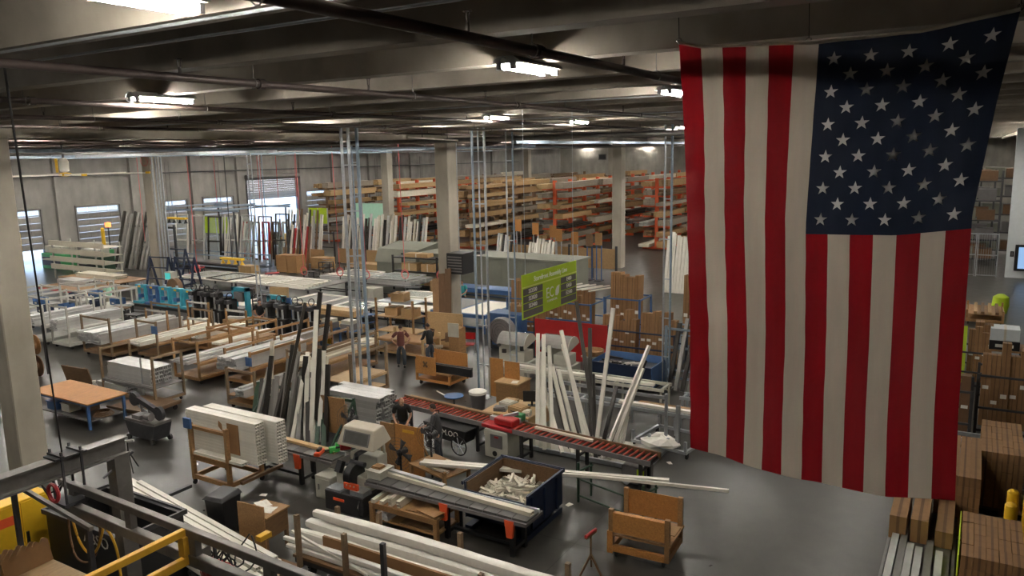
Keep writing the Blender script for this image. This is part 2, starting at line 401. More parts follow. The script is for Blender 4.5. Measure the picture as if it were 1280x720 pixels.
for i, (X_, Y_, Z_) in enumerate(spots):
    if i == 0: lab = 'large twin-tube ceiling light at the top left corner'
    elif (round(X_,1), Y_) == (7.3, 4.15): lab = 'bright twin-tube ceiling light beside the nearest sprinkler pipe'
    elif (round(X_,1), Y_) == (11.8, 4.15): lab = 'twin-tube ceiling light at the left edge of the flag'
    elif (round(X_,1), round(Y_,2)) == (7.3, 10.25): lab = 'twin-tube ceiling light at upper left, above the yellow ceiling fan'
    else: lab = 'distant twin-tube ceiling light in the rows under the beams'
    if ROOT is None:
        ROOT = thing('ceiling_light', lab, 'ceiling light', (X_, Y_, Z_), 0, 'ceiling lights'); fixture_parts(ROOT)
    else: copy_tree(ROOT, (X_, Y_, Z_), 0, lab)
# red alarm bell housing at the top edge
ab = thing('alarm_strobe', 'round red alarm fitting hanging at the top edge of the picture', 'alarm', (4.1, 2.9, 9.74))
MB().lathe([(0.02, -0.09), (0.05, -0.08), (0.072, -0.04), (0.08, 0.0), (0.068, 0.03), (0.03, 0.04)], 18).build('bell', 'red', ab, smooth=True)
MB().lathe([(0.012, -0.115), (0.024, -0.105), (0.024, -0.08)], 12).build('lens', 'machine', ab)
MB().tube((0,0,0.03), (0,0,0.6), 0.015, 6).build('stem', 'black_pipe', ab)
# ---------------------------------------------------------------- flag
XF = 7.1
def lerp(tab, t):
    for (a, va), (b, vb) in zip(tab, tab[1:]):
        if t <= b: return va + (vb-va)*(t-a)/(b-a)
    return tab[-1][1]
LT = [(0, 2.456), (.18, 2.406), (.37, 2.362), (.665, 2.301), (1, 2.276)]
RT = [(0, -0.159), (.17, -0.057), (.386, 0.042), (.60, 0.038), (.81, 0.028), (1, 0.001)]
TT = [(0, 9.654), (.08, 9.60), (.46, 9.555), (.75, 9.57), (1, 9.663)]
BT = [(0, 5.809), (.15, 5.774), (.458, 5.700), (.78, 5.697), (1, 5.757)]
def fp(u, v, off=0.0):
    yl, yr = lerp(LT, v), lerp(RT, v); y = yl + (yr-yl)*u
    zt, zb = lerp(TT, u), lerp(BT, u); z = zt + (zb-zt)*v
    d = 0.022*math.sin(15*u + 5.5*v + 0.8) * (0.35 + 0.65*v) + 0.012*math.sin(34*u - 9*v) * (1-v*0.5) + 0.016*math.sin(9*v + 4*u) + 0.05*math.sin(math.pi*v)*math.sin(2.3*u+0.4)
    d += (0.007*math.sin(105*(v*0.62+u*0.30)) + 0.005*math.sin(71*(v*0.7-u*0.12)+1.3)) * (0.35 + 0.65*math.sin(7*u+2*v)**2)
    return (XF + d - off, y, z)
flag = thing('flag', 'large red, white and blue flag hanging vertically from the ceiling', 'flag', (XF, 1.2, 5.7))
def cloth(name, m, u0, u1, v0, v1, nu, nv, parent, off=0.0):
    b = MB(); n = nv+1
    for i in range(nu+1):
        for j in range(nv+1):
            p = fp(u0+(u1-u0)*i/nu, v0+(v1-v0)*j/nv, off); b.v.append((p[0]-XF, p[1]-1.2, p[2]-5.7))
    b.f = [(i*n+j, (i+1)*n+j, (i+1)*n+j+1, i*n+j+1) for i in range(nu) for j in range(nv)]
    o = b.build(name, m, parent)
    o.data.polygons.foreach_set('use_smooth', [True]*len(o.data.polygons)); return o
CU, CV = 6/13.0, 0.415
# stripe widths as they hang (a little narrower at the free edge)
SB = [0, .058, .122, .190, .257, .332, .404, .404+.084, .404+.168, .404+.253, .404+.340, .404+.428, .404+.514, 1.0]
SB = [i/13 for i in range(14)]
for i in range(13):
    cloth('stripe', 'flag_red' if i % 2 == 0 else 'flag_white', SB[i], SB[i+1], 0.0 if i < 6 else CV, 1.0, 8, 150 if i < 6 else 90, flag)
can = cloth('canton', 'flag_navy', SB[6], 1.0, 0.0, CV, 60, 64, flag)
for r in range(11):
    n = 5 if r % 2 == 0 else 4
    for c in range(n):
        uu = SB[6] + (1-SB[6])*((c if n == 5 else c+0.5)*0.2 + 0.075 + 0.02)
        vv = CV*(0.085 + r*0.0835)
        b = MB(); R_ = 0.060
        pc = Vector(fp(uu, vv, 0.012))
        b.v.append((pc.x-XF, pc.y-1.2, pc.z-5.7))
        for q in range(10):
            a = 2*math.pi*q/10 + math.pi/2*0 ; rr = R_ if q % 2 == 0 else R_*0.40
            p = fp(uu + rr*math.sin(a)/2.5, vv - rr*math.cos(a)/3.9, 0.012); b.v.append((p[0]-XF, p[1]-1.2, p[2]-5.7))
        b.f = [(0, 1+q, 1+(q+1) % 10) for q in range(10)]
        b.build('star', 'star_white', can)
hd = MB().path([(fp(u/24, 0)[0]-XF, fp(u/24, 0)[1]-1.2, fp(u/24, 0)[2]-5.7+0.012) for u in range(25)], 0.016, 6)
hd.build('heading_tape', 'flag_white', flag)
for u in (0.0, 0.43, 1.0):
    p = fp(u, 0); MB().ring((p[0]-XF, p[1]-1.2, p[2]-5.7+0.03), 0.022, 0.006, 'x', 10, 4).build('grommet', 'chrome', flag)
    MB().tube((p[0]-XF, p[1]-1.2, p[2]-5.7+0.05), (p[0]-XF, p[1]-1.2+(0.02 if u < 0.5 else -0.02), 10.3-5.7), 0.004, 5).build('hanging_cord', 'rubber', flag)

# ---------------------------------------------------------------- profiles, sticks, carts
PM = {}
def profile_mesh(w, h, L, m, hollow=True):
    key = (round(w,3), round(h,3), round(L,2), m, hollow)
    if key in PM: return PM[key]
    b = MB(); t = min(w, h)*0.13
    if hollow:
        o = [(-w/2,-h/2),(w/2,-h/2),(w/2,h/2),(-w/2,h/2)]; i_ = [(-w/2+t,-h/2+t),(w/2-t,-h/2+t),(w/2-t,h/2-t),(-w/2+t,h/2-t)]
        vs = [(0, *p) for p in o] + [(0, *p) for p in i_] + [(L, *p) for p in o] + [(L, *p) for p in i_]
        fs = []
        for q in range(4):
            r = (q+1) % 4
            fs += [(q, r, 8+r, 8+q), (4+q, 12+q, 12+r, 4+r), (q, 4+q, 4+r, r), (8+q, 8+r, 12+r, 12+q)]
        b.add(vs, fs)
        b.box(0.01, L-0.01, -t/3, t/3, -h/2+t, h/2-t) if w > h else b.box(0.01, L-0.01, -w/2+t, w/2-t, -t/3, t/3)
    else: b.box(0, L, -w/2, w/2, -h/2, h/2)
    PM[key] = b.mesh('profile', m); return PM[key]
def stick(name, p, q, w, h, m, label, cat, group, roll=0.0, hollow=True):
    p = Vector(p); q = Vector(q); d = q - p
    me = profile_mesh(w, h, d.length, m, hollow)
    qt = d.to_track_quat('X', 'Z') @ Quaternion((1,0,0), roll)
    return tag(inst(name, me, None, p, quat=qt), label, cat, group)
def stack(name, x, y, z, L, ny, nz, w, h, m, label, cat, group, axis='x', jit=0.05, rz=None, gap=0.004, skip=0.0, hollow=True):
    """profiles lying in a block; x, y, z = low corner; long side along axis"""
    r = (0 if axis == 'x' else math.pi/2) if rz is None else rz
    c, s_ = math.cos(r), math.sin(r)
    for i in range(ny):
        for j in range(nz):
            if j == nz-1 and rnd.random() < skip: continue
            dx = rnd.uniform(-jit, jit); dy = (i+0.5)*(w+gap); 
            if axis == 'y' and rz is None: px_, py_ = x + dy, y + dx
            else: px_, py_ = x + c*dx - s_*dy, y + s_*dx + c*dy
            tag(inst(name, profile_mesh(w, h, L, m, hollow), None, (px_, py_, z + (j+0.5)*(h+0.002)), (0, 0, r)), label, cat, group)
CASTER = {}
def caster_mesh(r=0.07):
    if r not in CASTER:
        CASTER[r] = MB().lathe([(r*0.4, -0.022), (r, -0.018), (r, 0.018), (r*0.4, 0.022)], 12, (0, 0, r), 'y').box(-r*0.6, r*0.6, -0.03, -0.024, r*0.7, r*2.1).box(-r*0.6, r*0.6, 0.024, 0.03, r*0.7, r*2.1).box(-r*.7, r*.7, -.035, .035, r*2.05, r*2.2).mesh('caster', 'rubber')
    return CASTER[r]
def cart(label, x, y, L, W, deck, post, m='post_wood', dm='ply', axis='x', group='profile carts', rails='ends', shelf=True, name='profile_cart', pw=0.09, rail_m=None, front_post=True, rz=None):
    """x, y = centre; L along axis"""
    t = thing(name, label, 'cart', (x, y, 0), (0 if axis == 'x' else math.pi/2) if rz is None else rz, group)
    r = 0.07; b0 = 0.16
    for sx in (-1, 1):
        for sy in (-1, 1):
            inst('caster', caster_mesh(r), t, (sx*(L/2-0.15), sy*(W/2-0.12), 0))
            cx, cy = sx*(L/2-pw/2), sy*(W/2-pw/2)
            MB().box(cx-pw/2, cx+pw/2, cy-pw/2, cy+pw/2, b0, post).build('post', m, t)
    fr = MB()
    for sy in (-1, 1): fr.box(-L/2+pw, L/2-pw, sy*W/2-(pw*0.6 if sy > 0 else 0), sy*W/2+(pw*0.6 if sy < 0 else 0), b0, b0+0.10)
    for sx in (-1, 1): fr.box(sx*L/2-(pw*0.6 if sx > 0 else 0), sx*L/2+(pw*0.6 if sx < 0 else 0), -W/2+pw, W/2-pw, b0, b0+0.10)
    fr.build('base_frame', m, t)
    if shelf: MB().box(-L/2+0.02, L/2-0.02, -W/2+pw, W/2-pw, b0+0.10, b0+0.125).build('lower_shelf', dm, t)
    MB().box(-L/2+0.01, L/2-0.01, -W/2+pw*1.01, W/2-pw*1.01, deck-0.025, deck).box(-L/2+pw, L/2-pw, -W/2, -W/2+pw*0.6, deck-0.1, deck-0.005).box(-L/2+pw, L/2-pw, W/2-pw*0.6, W/2, deck-0.1, deck-0.005).build('deck', dm, t)
    rm = rail_m or m
    if rails in ('ends', 'both'):
        for sx in (-1, 1): MB().box(sx*(L/2-pw/2)-0.03, sx*(L/2-pw/2)+0.03, -W/2+pw, W/2-pw, post-0.12, post-0.04).build('end_rail', rm, t)
    if rails in ('sides', 'both'):
        for sy in (-1, 1): MB().box(-L/2+pw, L/2-pw, sy*(W/2-pw/2)-0.03, sy*(W/2-pw/2)+0.03, post-0.14, post-0.04).build('side_rail', rm, t)
    return t

# ---------------------------------------------------------------- near foreground: workstation crane
cr = thing('workstation_crane', 'grey steel workstation crane with twin rails in the near left corner', 'crane', (7.0, 12.0, 0))
def ibeam(b, p, q, w, h, t=0.03):
    p = Vector(p); q = Vector(q)
    b.bar(p+V(0,0,h/2-t/2), q+V(0,0,h/2-t/2), w, t).bar(p-V(0,0,h/2-t/2), q-V(0,0,h/2-t/2), w, t).bar(p, q, t, h-2*t); return b
ibeam(MB(), (-6.5, 0, 4.05), (0.22, 0, 4.05), 0.24, 0.30).build('top_beam', 'steel', cr)
pb = MB(); pb.box(-0.13, 0.13, -0.12, 0.12, 0, 3.90); pb.build('crane_post', 'steel', cr, (0.08, 0, 0))
MB().box(-0.25, 0.25, -0.25, 0.25, 0, 0.03).build('base_plate', 'steel', cr, (0.08, 0, 0))
for dx in (-0.9, -0.6):
    MB().bar((dx, -0.16, 3.4), (dx, -0.16, 4.32), 0.03).bar((dx, 0.16, 3.4), (dx, 0.16, 4.32), 0.03).bar((dx,-0.2,4.24),(dx,0.2,4.24),0.05,0.04).build('hanger_rod', 'dark_steel', cr)
MB().box(-1.0, -0.5, -0.17, 0.17, 4.2, 4.23).build('hanger_plate', 'dark_steel', cr)
MB().box(-0.95, -0.55, -0.18, 0.18, 3.42, 3.47).build('hanger_plate', 'dark_steel', cr)
# twin rail (upper and lower boom, spacers between)
for nm, z, wd, hg in (('upper_rail', 3.62, 0.11, 0.12), ('lower_rail', 3.22, 0.14, 0.17)):
    MB().bar((-0.62, 0.5, z), (-0.95, -9.5, z), wd, hg).build(nm, 'steel', cr, bevel=0.012)
for j in range(9):
    f = 0.04 + j*0.155; yy = 0.5-10*f; xx = -0.62 - 0.33*f
    MB().box(xx-0.05, xx+0.05, yy-0.07, yy+0.07, 3.29, 3.58).build('spacer', 'steel', cr)
MB().bar((-0.2, 0, 3.6), (0.35, 0, 3.86), 0.03).build('tie_bolt', 'dark_steel', cr)
# side frame: thin diagonal rail with posts below the top beam
MB().bar((-1.03, 1.3, 3.62), (-1.36, -1.6, 3.62), 0.06, 0.06).build('side_rail', 'steel', cr)
for yy, xx in ((1.12, -1.05), (-1.5, -1.35)):
    MB().bar((xx, yy, 0), (xx, yy, 3.6), 0.07).build('side_post', 'dark_steel', cr)
ya = thing('jib_arm', 'yellow double-bar hoist arm under the grey twin rails', 'hoist', (6.2, 9.1, 3.2))
MB().bar((-2.2, 0.02, 0.42), (0.05, 0.06, 0.42), 0.09, 0.10).build('upper_bar', 'crane_yellow', ya, bevel=0.01)
MB().bar((-2.2, -0.02, 0.02), (0.12, 0.02, 0.02), 0.09, 0.12).build('lower_bar', 'crane_yellow', ya, bevel=0.01)
MB().box(-0.06, 0.04, -0.02, 0.10, 0.08, 0.37).build('end_link', 'crane_yellow', ya)
MB().box(0.12, 0.32, -0.08, 0.12, -0.08, 0.12).build('trolley_block', 'steel', ya)
MB().box(0.42, 0.62, -1.02, -0.92, 0.35, 0.42).build('far_bar', 'crane_yellow', ya)
# hoses and cables hanging from the crane
def sag(p, q, drop, n=12):
    p = Vector(p); q = Vector(q); return [p.lerp(q, i/n) - Vector((0,0,drop*4*(i/n)*(1-i/n))) for i in range(n+1)]
hs = [([(6.35, 13.16, 3.62), (6.35, 12.97, 3.37), (6.35, 12.73, 3.24), (6.35, 12.53, 3.42), (6.35, 12.37, 3.64)], 'rubber', 0.016, 'black air hose looped below the crane beam'),
      ([(6.3, 13.2, 3.62), (6.3, 12.9, 3.46), (6.3, 12.7, 3.40), (6.3, 12.5, 3.50), (6.32, 12.35, 3.64)], 'rubber', 0.011, 'thin black cable beside the looped air hose'),
      ([(6.55, 12.45, 3.42), (6.75, 13.07, 3.0), (6.75, 12.99, 2.65), (6.75, 12.89, 2.35), (6.75, 12.73, 2.18), (6.75, 12.55, 2.14), (6.75, 12.37, 2.25), (6.75, 12.21, 2.48), (6.75, 12.1, 2.79), (6.5, 12.0, 3.15)], 'crane_yellow', 0.022, 'yellow hose hanging in a long loop from the twin rail'),
      ([(6.5, 11.95, 3.15), (6.7, 11.86, 2.75), (6.75, 11.76, 2.38), (6.75, 11.74, 1.95), (6.75, 11.72, 1.2), (6.8, 11.7, 0.03)], 'crane_yellow', 0.022, 'yellow hose falling beside the crane post'),
      ([(6.55, 12.5, 3.4), (6.85, 13.32, 2.53), (6.85, 13.27, 1.93), (6.85, 12.97, 1.82), (6.85, 12.62, 2.03), (6.85, 12.37, 2.61), (6.5, 12.1, 3.15)], 'cardboard_dark', 0.02, 'brown hose hanging in a loop behind the yellow hose')]
def smooth_pts(pts, n=5):
    P = [Vector(q) for q in pts]; out = []
    for i in range(len(P)-1):
        p0, p1, p2, p3 = P[max(i-1, 0)], P[i], P[i+1], P[min(i+2, len(P)-1)]
        for j in range(n):
            t = j/n; out.append(0.5*((2*p1) + (p2-p0)*t + (2*p0-5*p1+4*p2-p3)*t*t + (3*p1-p0-3*p2+p3)*t**3))
    return out + [P[-1]]
for pts, m, r, lab in hs:
    tag(MB().path([v - Vector(pts[0]) for v in smooth_pts(pts)], r, 6).build('hose', m, None, pts[0], smooth=True), lab, 'hose')
tag(MB().ring((0,0,0), 0.14, 0.03, 'x', 18, 6).build('hose_coil', 'hose_red', None, (6.05, 12.1, 3.62)), 'small dark red hose coil hung under the crane beam', 'hose')
gc = [Vector((0, 0, 0)), Vector((-2.25, -4.2, 5.35))]
tag(MB().path([gc[0], gc[0].lerp(gc[1], .3), gc[0].lerp(gc[1], .7), gc[1]], 0.011, 6).build('guy_cable', 'rubber', None, (6.2, 12.0, 4.26)), 'thin black cable slanting from the crane up to the ceiling', 'cable')

# ---------------------------------------------------------------- bottom left corner
fc = thing('safety_cabinet', 'yellow steel safety cabinet behind the crane side posts', 'cabinet', (7.7, 17.3, 0))
MB().box(-0.6, 0.6, -0.5, 0.5, 0.08, 1.75).build('body', 'yellow', fc, bevel=0.02)
for sx in (-1, 1):
    d_ = MB().box(-0.58 if sx < 0 else 0.01, -0.01 if sx < 0 else 0.58, -0.52, -0.50, 0.15, 1.7).build('door', 'yellow', fc)
    MB().box(sx*0.07-0.025, sx*0.07+0.025, -0.56, -0.52, 0.8, 1.05).build('handle', 'black', d_)
MB().box(-0.5, -0.15, -0.525, -0.52, 1.3, 1.5).build('warning_label', 'orange', fc)
for sx in (-0.5, 0.5): MB().box(sx-0.06, sx+0.06, -0.45, 0.45, 0, 0.08).build('foot', 'yellow', fc)
tb = thing('plywood_bench', 'tall bench with light plywood top in the bottom left corner', 'workbench', (5.25, 12.3, 0))
MB().box(-1.0, 0.85, -0.95, 0.66, 2.32, 2.38).build('top', 'ply_light', tb)
for sx in (-0.9, 0.75):
    for sy in (-0.85, 0.56): MB().box(sx-0.05, sx+0.05, sy-0.05, sy+0.05, 0, 2.32).build('leg', 'post_wood', tb)
def wavy(lab, x, y, z, n, amp, L, rz, h, m):
    pts = []
    for i in range(65):
        u = i/64; pts.append((u*L, h*(0.80 + 0.20*u) + amp*abs(math.sin(u*math.pi*n))))
    b = MB().prism([(0, 0)] + pts + [(L, 0)], 0, 0.03, 'y')
    o = b.build('scalloped_board', m, None, (x, y, z), rz); o.rotation_euler = (math.radians(-16), 0, rz)
    return tag(o, lab, 'board', 'scalloped boards')
for q in range(6):
    wavy('%s brown scalloped board leaning in a row on the plywood bench' % ['frontmost', 'second', 'third', 'fourth', 'fifth', 'rearmost'][q], 5.36-0.16*q, 12.42+0.07*q, 2.38, 6, 0.06, 0.75, math.radians(4), 0.34-0.012*q, 'cardboard')
# dark open dumpster below the crane
dm = thing('scrap_dumpster', 'dark steel scrap dumpster under the crane with stencilled white letters', 'dumpster', (8.58, 14.9, 0))
MB().box(-0.68, 0.68, -1.3, -1.22, 0.15, 1.6).box(-0.68, 0.68, 1.22, 1.3, 0.15, 1.6).box(-0.68, -0.6, -1.22, 1.22, 0.15, 1.6).box(0.6, 0.68, -1.22, 1.22, 0.15, 1.6).box(-0.6, 0.6, -1.22, 1.22, 0.15, 0.22).build('body', 'black', dm)
MB().box(-0.74, -0.68, -1.36, 1.36, 1.54, 1.64).box(0.68, 0.74, -1.36, 1.36, 1.54, 1.64).box(-0.68, 0.68, -1.36, -1.3, 1.54, 1.64).box(-0.68, 0.68, 1.3, 1.36, 1.54, 1.64).build('rim', 'dark_steel', dm)
for s_ in (-0.5, 0.5): MB().box(s_-0.1, s_+0.1, -1.2, 1.2, 0, 0.15).build('skid', 'dark_steel', dm)
def text(s_, size, m, parent, loc, rot, name='lettering', depth=0.003, align='CENTER', sx=1.0):
    cu = bpy.data.curves.new(name, 'FONT'); cu.body = s_; cu.size = size; cu.extrude = depth; cu.align_x = align; cu.align_y = 'CENTER'; cu.resolution_u = 2
    tmp = bpy.data.objects.new('tmp', cu); COL.objects.link(tmp)
    dg = bpy.context.evaluated_depsgraph_get(); me = bpy.data.meshes.new_from_object(tmp.evaluated_get(dg)); bpy.data.objects.remove(tmp)
    me.materials.clear(); me.materials.append(MATS[m])
    o = bpy.data.objects.new(name, me); COL.objects.link(o); o.parent = parent; o.location = loc; o.rotation_euler = rot; o.scale = (sx, 1, 1); return o
text('ABSO', 0.34, 'paper', dm, (-0.684, -0.45, 1.36), (math.pi/2, 0, -math.pi/2))
# white profiles lying on floor trestles at lower left
for j, (x, y) in enumerate(((10.3, 16.9), (9.75, 13.2))):
    tr = thing('floor_trestle', ['black low floor trestle under the far end of the white profiles', 'black low floor trestle under the near end of the white profiles'][j], 'trestle', (x, y, 0), 0, 'floor trestles')
    MB().box(-0.75, 1.5 if j == 0 else 0.75, -0.06, 0.06, 0.42, 0.5).build('beam', 'dark_steel', tr)
    for sx in (-0.6, 0.6): MB().bar((sx, -0.35, 0), (sx, 0, 0.42), 0.06).bar((sx, 0.35, 0), (sx, 0, 0.42), 0.06).build('leg', 'dark_steel', tr)
for i in range(9):
    x = 9.85 + 0.155*i + rnd.uniform(-.02, .02); y1 = 18.1 + rnd.uniform(-.4, .3); L_ = 6.6
    stick('white_profile', (x, y1, 0.56), (x-1.05, y1-L_, 0.56), 0.13, 0.10, 'vinyl', '%s white profile from the left in the pile on the lower left floor' % NUM[i], 'profile', 'white profiles on the floor trestles')
for i in range(4):
    x = 10.55 + 0.15*i; stick('white_profile', (x, 18.2-0.12*i, 0.665), (x-1.0, 11.8, 0.665), 0.12, 0.09, 'vinyl', '%s white profile from the left on top of the lower left pile' % NUM[i], 'profile', 'white profiles on the floor trestles')
# wheelie bin and wooden podium
wb = thing('wheelie_bin', 'black wheeled plastic bin with closed lid beside the wooden podium', 'bin', (11.08, 14.72, 0), math.radians(8))
MB().add([(-.24,-.22,.06),(.24,-.22,.06),(.24,.22,.06),(-.24,.22,.06),(-.30,-.28,.95),(.30,-.28,.95),(.30,.28,.95),(-.30,.28,.95)],[(0,3,2,1),(4,5,6,7),(0,1,5,4),(1,2,6,5),(2,3,7,6),(3,0,4,7)]).build('body', 'black', wb, bevel=0.02)
MB().add([(-.35,-.31,.95),(.33,-.31,.95),(.33,.31,.95),(-.35,.31,.95),(-.28,-.24,1.03),(.28,-.24,1.07),(.28,.24,1.07),(-.28,.24,1.03)],[(0,3,2,1),(4,5,6,7),(0,1,5,4),(1,2,6,5),(2,3,7,6),(3,0,4,7)]).build('lid', 'black_gloss', wb, bevel=0.015)
for s_ in (-0.2, 0.2): MB().tube((0.24, s_-0.03, 0.1), (0.24, s_+0.03, 0.1), 0.1, 14).build('wheel', 'rubber', wb)
MB().tube((0.34, -0.22, 0.98), (0.34, 0.22, 0.98), 0.016, 8).build('handle', 'black', wb)
pd = thing('wooden_podium', 'brown wooden podium desk with papers, beside the black bin', 'podium', (11.05, 13.3, 0), math.radians(4))
MB().box(-0.36, -0.33, -0.36, 0.42, 0.25, 1.22).build('back_board', 'ply', pd)
MB().box(-0.33, 0.36, -0.36, 0.36, 0.42, 0.92).build('body', 'wood_dark', pd)
MB().box(-0.33, 0.40, -0.40, 0.40, 0.92, 0.955).build('top', 'ply', pd)
for sx in (-0.3, 0.32):
    for sy in (-0.32, 0.32): MB().box(sx-0.035, sx+0.035, sy-0.035, sy+0.035, 0, 0.42).build('leg', 'wood_dark', pd)
for q, (x, y, r, lab) in enumerate(((11.05, 13.2, 0.3, 'open sheet of white paper on the wooden podium, nearest its edge'), (11.2, 13.48, -0.4, 'crumpled white paper sheet on the wooden podium'))):
    b = MB(); n_ = 6
    for i in range(n_+1):
        for j in range(n_+1): b.v.append(((i/n_-.5)*0.3, (j/n_-.5)*0.4, 0.012 + 0.02*abs(math.sin(i*1.3+q)*math.cos(j*0.9))))
    b.f = [(i*(n_+1)+j, (i+1)*(n_+1)+j, (i+1)*(n_+1)+j+1, i*(n_+1)+j+1) for i in range(n_) for j in range(n_)]
    tag(b.build('paper_sheet', 'paper', None, (x, y, 0.957), r), lab, 'paper', 'papers on the podium')
# red cable reel mess at the very bottom
for q in range(7):
    a = rnd.uniform(0, 6.28); p = Vector((7.0+rnd.uniform(-.3, .3), 9.3+rnd.uniform(-.3, .3), 3.05))
    pts = [p + Vector((0.16*math.cos(a+t*0.5)*(1+.2*math.sin(t)), 0.20*math.sin(a+t*0.5), -0.45*abs(math.sin(t*0.26)))) for t in range(13)]
    tag(MB().path([v-p for v in pts], 0.013, 5).build('cable_loop', 'rubber', None, p, smooth=True), 'black cable loop dangling at the end of the yellow hoist arm', 'cable', 'cable loops at the hoist arm')
rb = thing('hoist_motor', 'dark red hoist motor under the yellow arm', 'motor', (6.75, 9.25, 2.55))
MB().lathe([(0.05, -0.3), (0.14, -0.27), (0.15, 0.15), (0.10, 0.22), (0.03, 0.25)], 16, (0, 0, 0.2), 'y').build('motor_body', 'red', rb, smooth=True)
MB().bar((0, 0, 0.3), (0, 0, 0.62), 0.04).build('hook_bar', 'dark_steel', rb)
for j in range(5): MB().ring((0, -0.15+j*0.08, 0.2), 0.15, 0.008, 'y', 16, 4).build('cooling_fin', 'red', rb)

# ---------------------------------------------------------------- white profile stack on wooden rack cart
rc = thing('rack_cart', 'wooden rack cart carrying the tall stack of white profiles', 'cart', (13.15, 17.1, 0))
for sx in (-0.55, 0.5):
    for sy, hh in ((-0.72, 0.95), (0.72, 1.75 if sx < 0 else 0.95)):
        MB().box(sx-0.05, sx+0.05, sy-0.05, sy+0.05, 0.16, hh if not (sx < 0 and sy < 0) else 1.8).build('post', 'ply', rc)
        inst('caster', caster_mesh(0.07), rc, (sx, sy, 0))
for sx in (-0.55, 0.5): MB().box(sx-0.04, sx+0.04, -0.67, 0.67, 0.18, 0.30).build('base_rail', 'ply', rc)
for sy in (-0.72, 0.72): MB().box(-0.5, 0.45, sy-0.04, sy+0.04, 0.18, 0.30).build('cross_rail', 'ply', rc)
MB().box(-0.6, 0.55, -0.77, 0.77, 0.84, 0.88).box(-0.58,-0.5,-0.67,0.67,0.72,0.84).build('deck', 'ply', rc)
MB().box(-0.60, -0.50, -0.67, 0.67, 1.62, 1.70).build('top_rail', 'ply', rc)
MB().box(-0.66, -0.60, 0.58, 0.86, 1.62, 1.9).build('blue_plate', 'blue', rc)
MB().box(-0.3, 1.1, -0.9, -0.8, 0.2, 0.28).build('lower_board', 'wood_dark', rc)
for i in range(4):
    for j in range(13):
        L_ = 2.75 + (0.12 if i > 1 else 0)
        y_ = 18.25 + (0.0 if i < 2 else -0.25); x_ = 12.88 + 0.155*i + (0.06 if i > 1 else 0)
        tag(inst('white_profile', profile_mesh(0.15, 0.085, L_, 'vinyl'), None, (x_, y_ + rnd.uniform(-.012, .012), 0.925 + j*0.087), (0, 0, -math.pi/2)), 'white profile in the tall block on the wooden rack cart', 'profile', 'white profiles stacked on the rack cart')
for i in range(3):
    tag(inst('white_profile', profile_mesh(0.08, 0.07, 1.9, 'vinyl'), None, (12.62+0.085*i, 17.75, 0.92), (0, 0, -math.pi/2)), 'thin white profile lying in front of the tall block on the rack cart', 'profile', 'thin white profiles on the rack cart')
tag(MB().box(0, 0.012, -0.22, 0.22, 0, 0.82).build('cardboard_sheet', 'cardboard', None, (12.785, 16.35, 1.06)), 'upright tan cardboard sheet against the white profile stack', 'cardboard')
tag(MB().add([(0,0,0),(0,0.16,0.12),(0,0.14,0.28),(0,0.02,0.2),(0.01,0,0),(0.01,0.16,0.12),(0.01,0.14,0.28),(0.01,0.02,0.2)],[(0,1,2,3),(7,6,5,4),(0,4,5,1),(1,5,6,2),(2,6,7,3),(3,7,4,0)]).build('cardboard_scrap', 'cardboard', None, (12.785, 16.75, 1.62)), 'torn cardboard scrap on the white profile stack', 'cardboard')
# ---------------------------------------------------------------- wrapped bundles on the long cart, bottom centre
lc = thing('long_cart', 'long low cart with wooden posts carrying the plastic-wrapped white bundles', 'cart', (11.1, 8.6, 0))
MB().box(-0.55, 0.55, -3.6, 3.3, 0.42, 0.48).build('deck', 'wood_dark', lc)
for s_ in (-0.45, 0.45): MB().box(s_-0.05, s_+0.05, -3.6, 3.3, 0.28, 0.42).build('beam', 'dark_steel', lc)
for y in (-3.2, 0, 2.9):
    for s_ in (-0.42, 0.42): inst('caster', caster_mesh(0.12), lc, (s_, y, 0))
for (x, y, h_, m) in ((-0.60, 3.05, 1.45, 'post_wood'), (-0.60, 1.75, 1.35, 'post_wood'), (-0.60, 0.75, 1.4, 'dark_steel'), (0.62, 1.9, 1.25, 'post_wood'), (0.62, -0.2, 1.3, 'post_wood'), (0.62, 3.1, 1.1, 'post_wood'), (-0.6, -1.5, 1.4, 'post_wood'), (0.62, -2.6, 1.3, 'post_wood')):
    MB().box(x-0.045, x+0.045, y-0.045, y+0.045, 0.28, h_).build('stake', m, lc)
def bundle(lab, x, y0, y1, z, w_, h_, m='wrap', tuck=0.12):
    b = MB(); n = 14; sec = 10
    for i in range(n+1):
        t = i/n; y = y0 + (y1-y0)*t; k_ = 1 - 0.35*max(0, 1-t*8) - 0.35*max(0, 1-(1-t)*8) + 0.04*math.sin(i*2.7)
        for j in range(sec):
            a = 2*math.pi*j/sec; ca, sa = math.cos(a), math.sin(a)
            b.v.append((math.copysign(abs(ca)**0.5, ca)*w_/2*k_ + 0.02*math.sin(t*9+x*7), y, z + math.copysign(abs(sa)**0.5, sa)*h_/2*k_ + h_/2))
    b.f = [(i*sec+j, i*sec+(j+1) % sec, (i+1)*sec+(j+1) % sec, (i+1)*sec+j) for i in range(n) for j in range(sec)] + [tuple(range(sec)), tuple(range(n*sec+sec-1, n*sec-1, -1))]
    o = b.build('wrapped_bundle', m, None, (x, 0, 0), smooth=True); return tag(o, lab, 'bundle', 'wrapped bundles on the long cart')
bundle('uppermost white wrapped bundle along the back of the long cart', 11.36, 12.0, 5.2, 0.94, 0.24, 0.22)
bundle('white wrapped bundle at the back of the long cart, under the uppermost one', 11.30, 12.15, 5.2, 0.70, 0.34, 0.24)
bundle('lowest white wrapped bundle at the back of the long cart', 11.36, 11.9, 5.1, 0.48, 0.36, 0.22)
bundle('middle white wrapped bundle on the long cart, beside the cardboard tray', 11.02, 12.25, 5.3, 0.50, 0.22, 0.32)
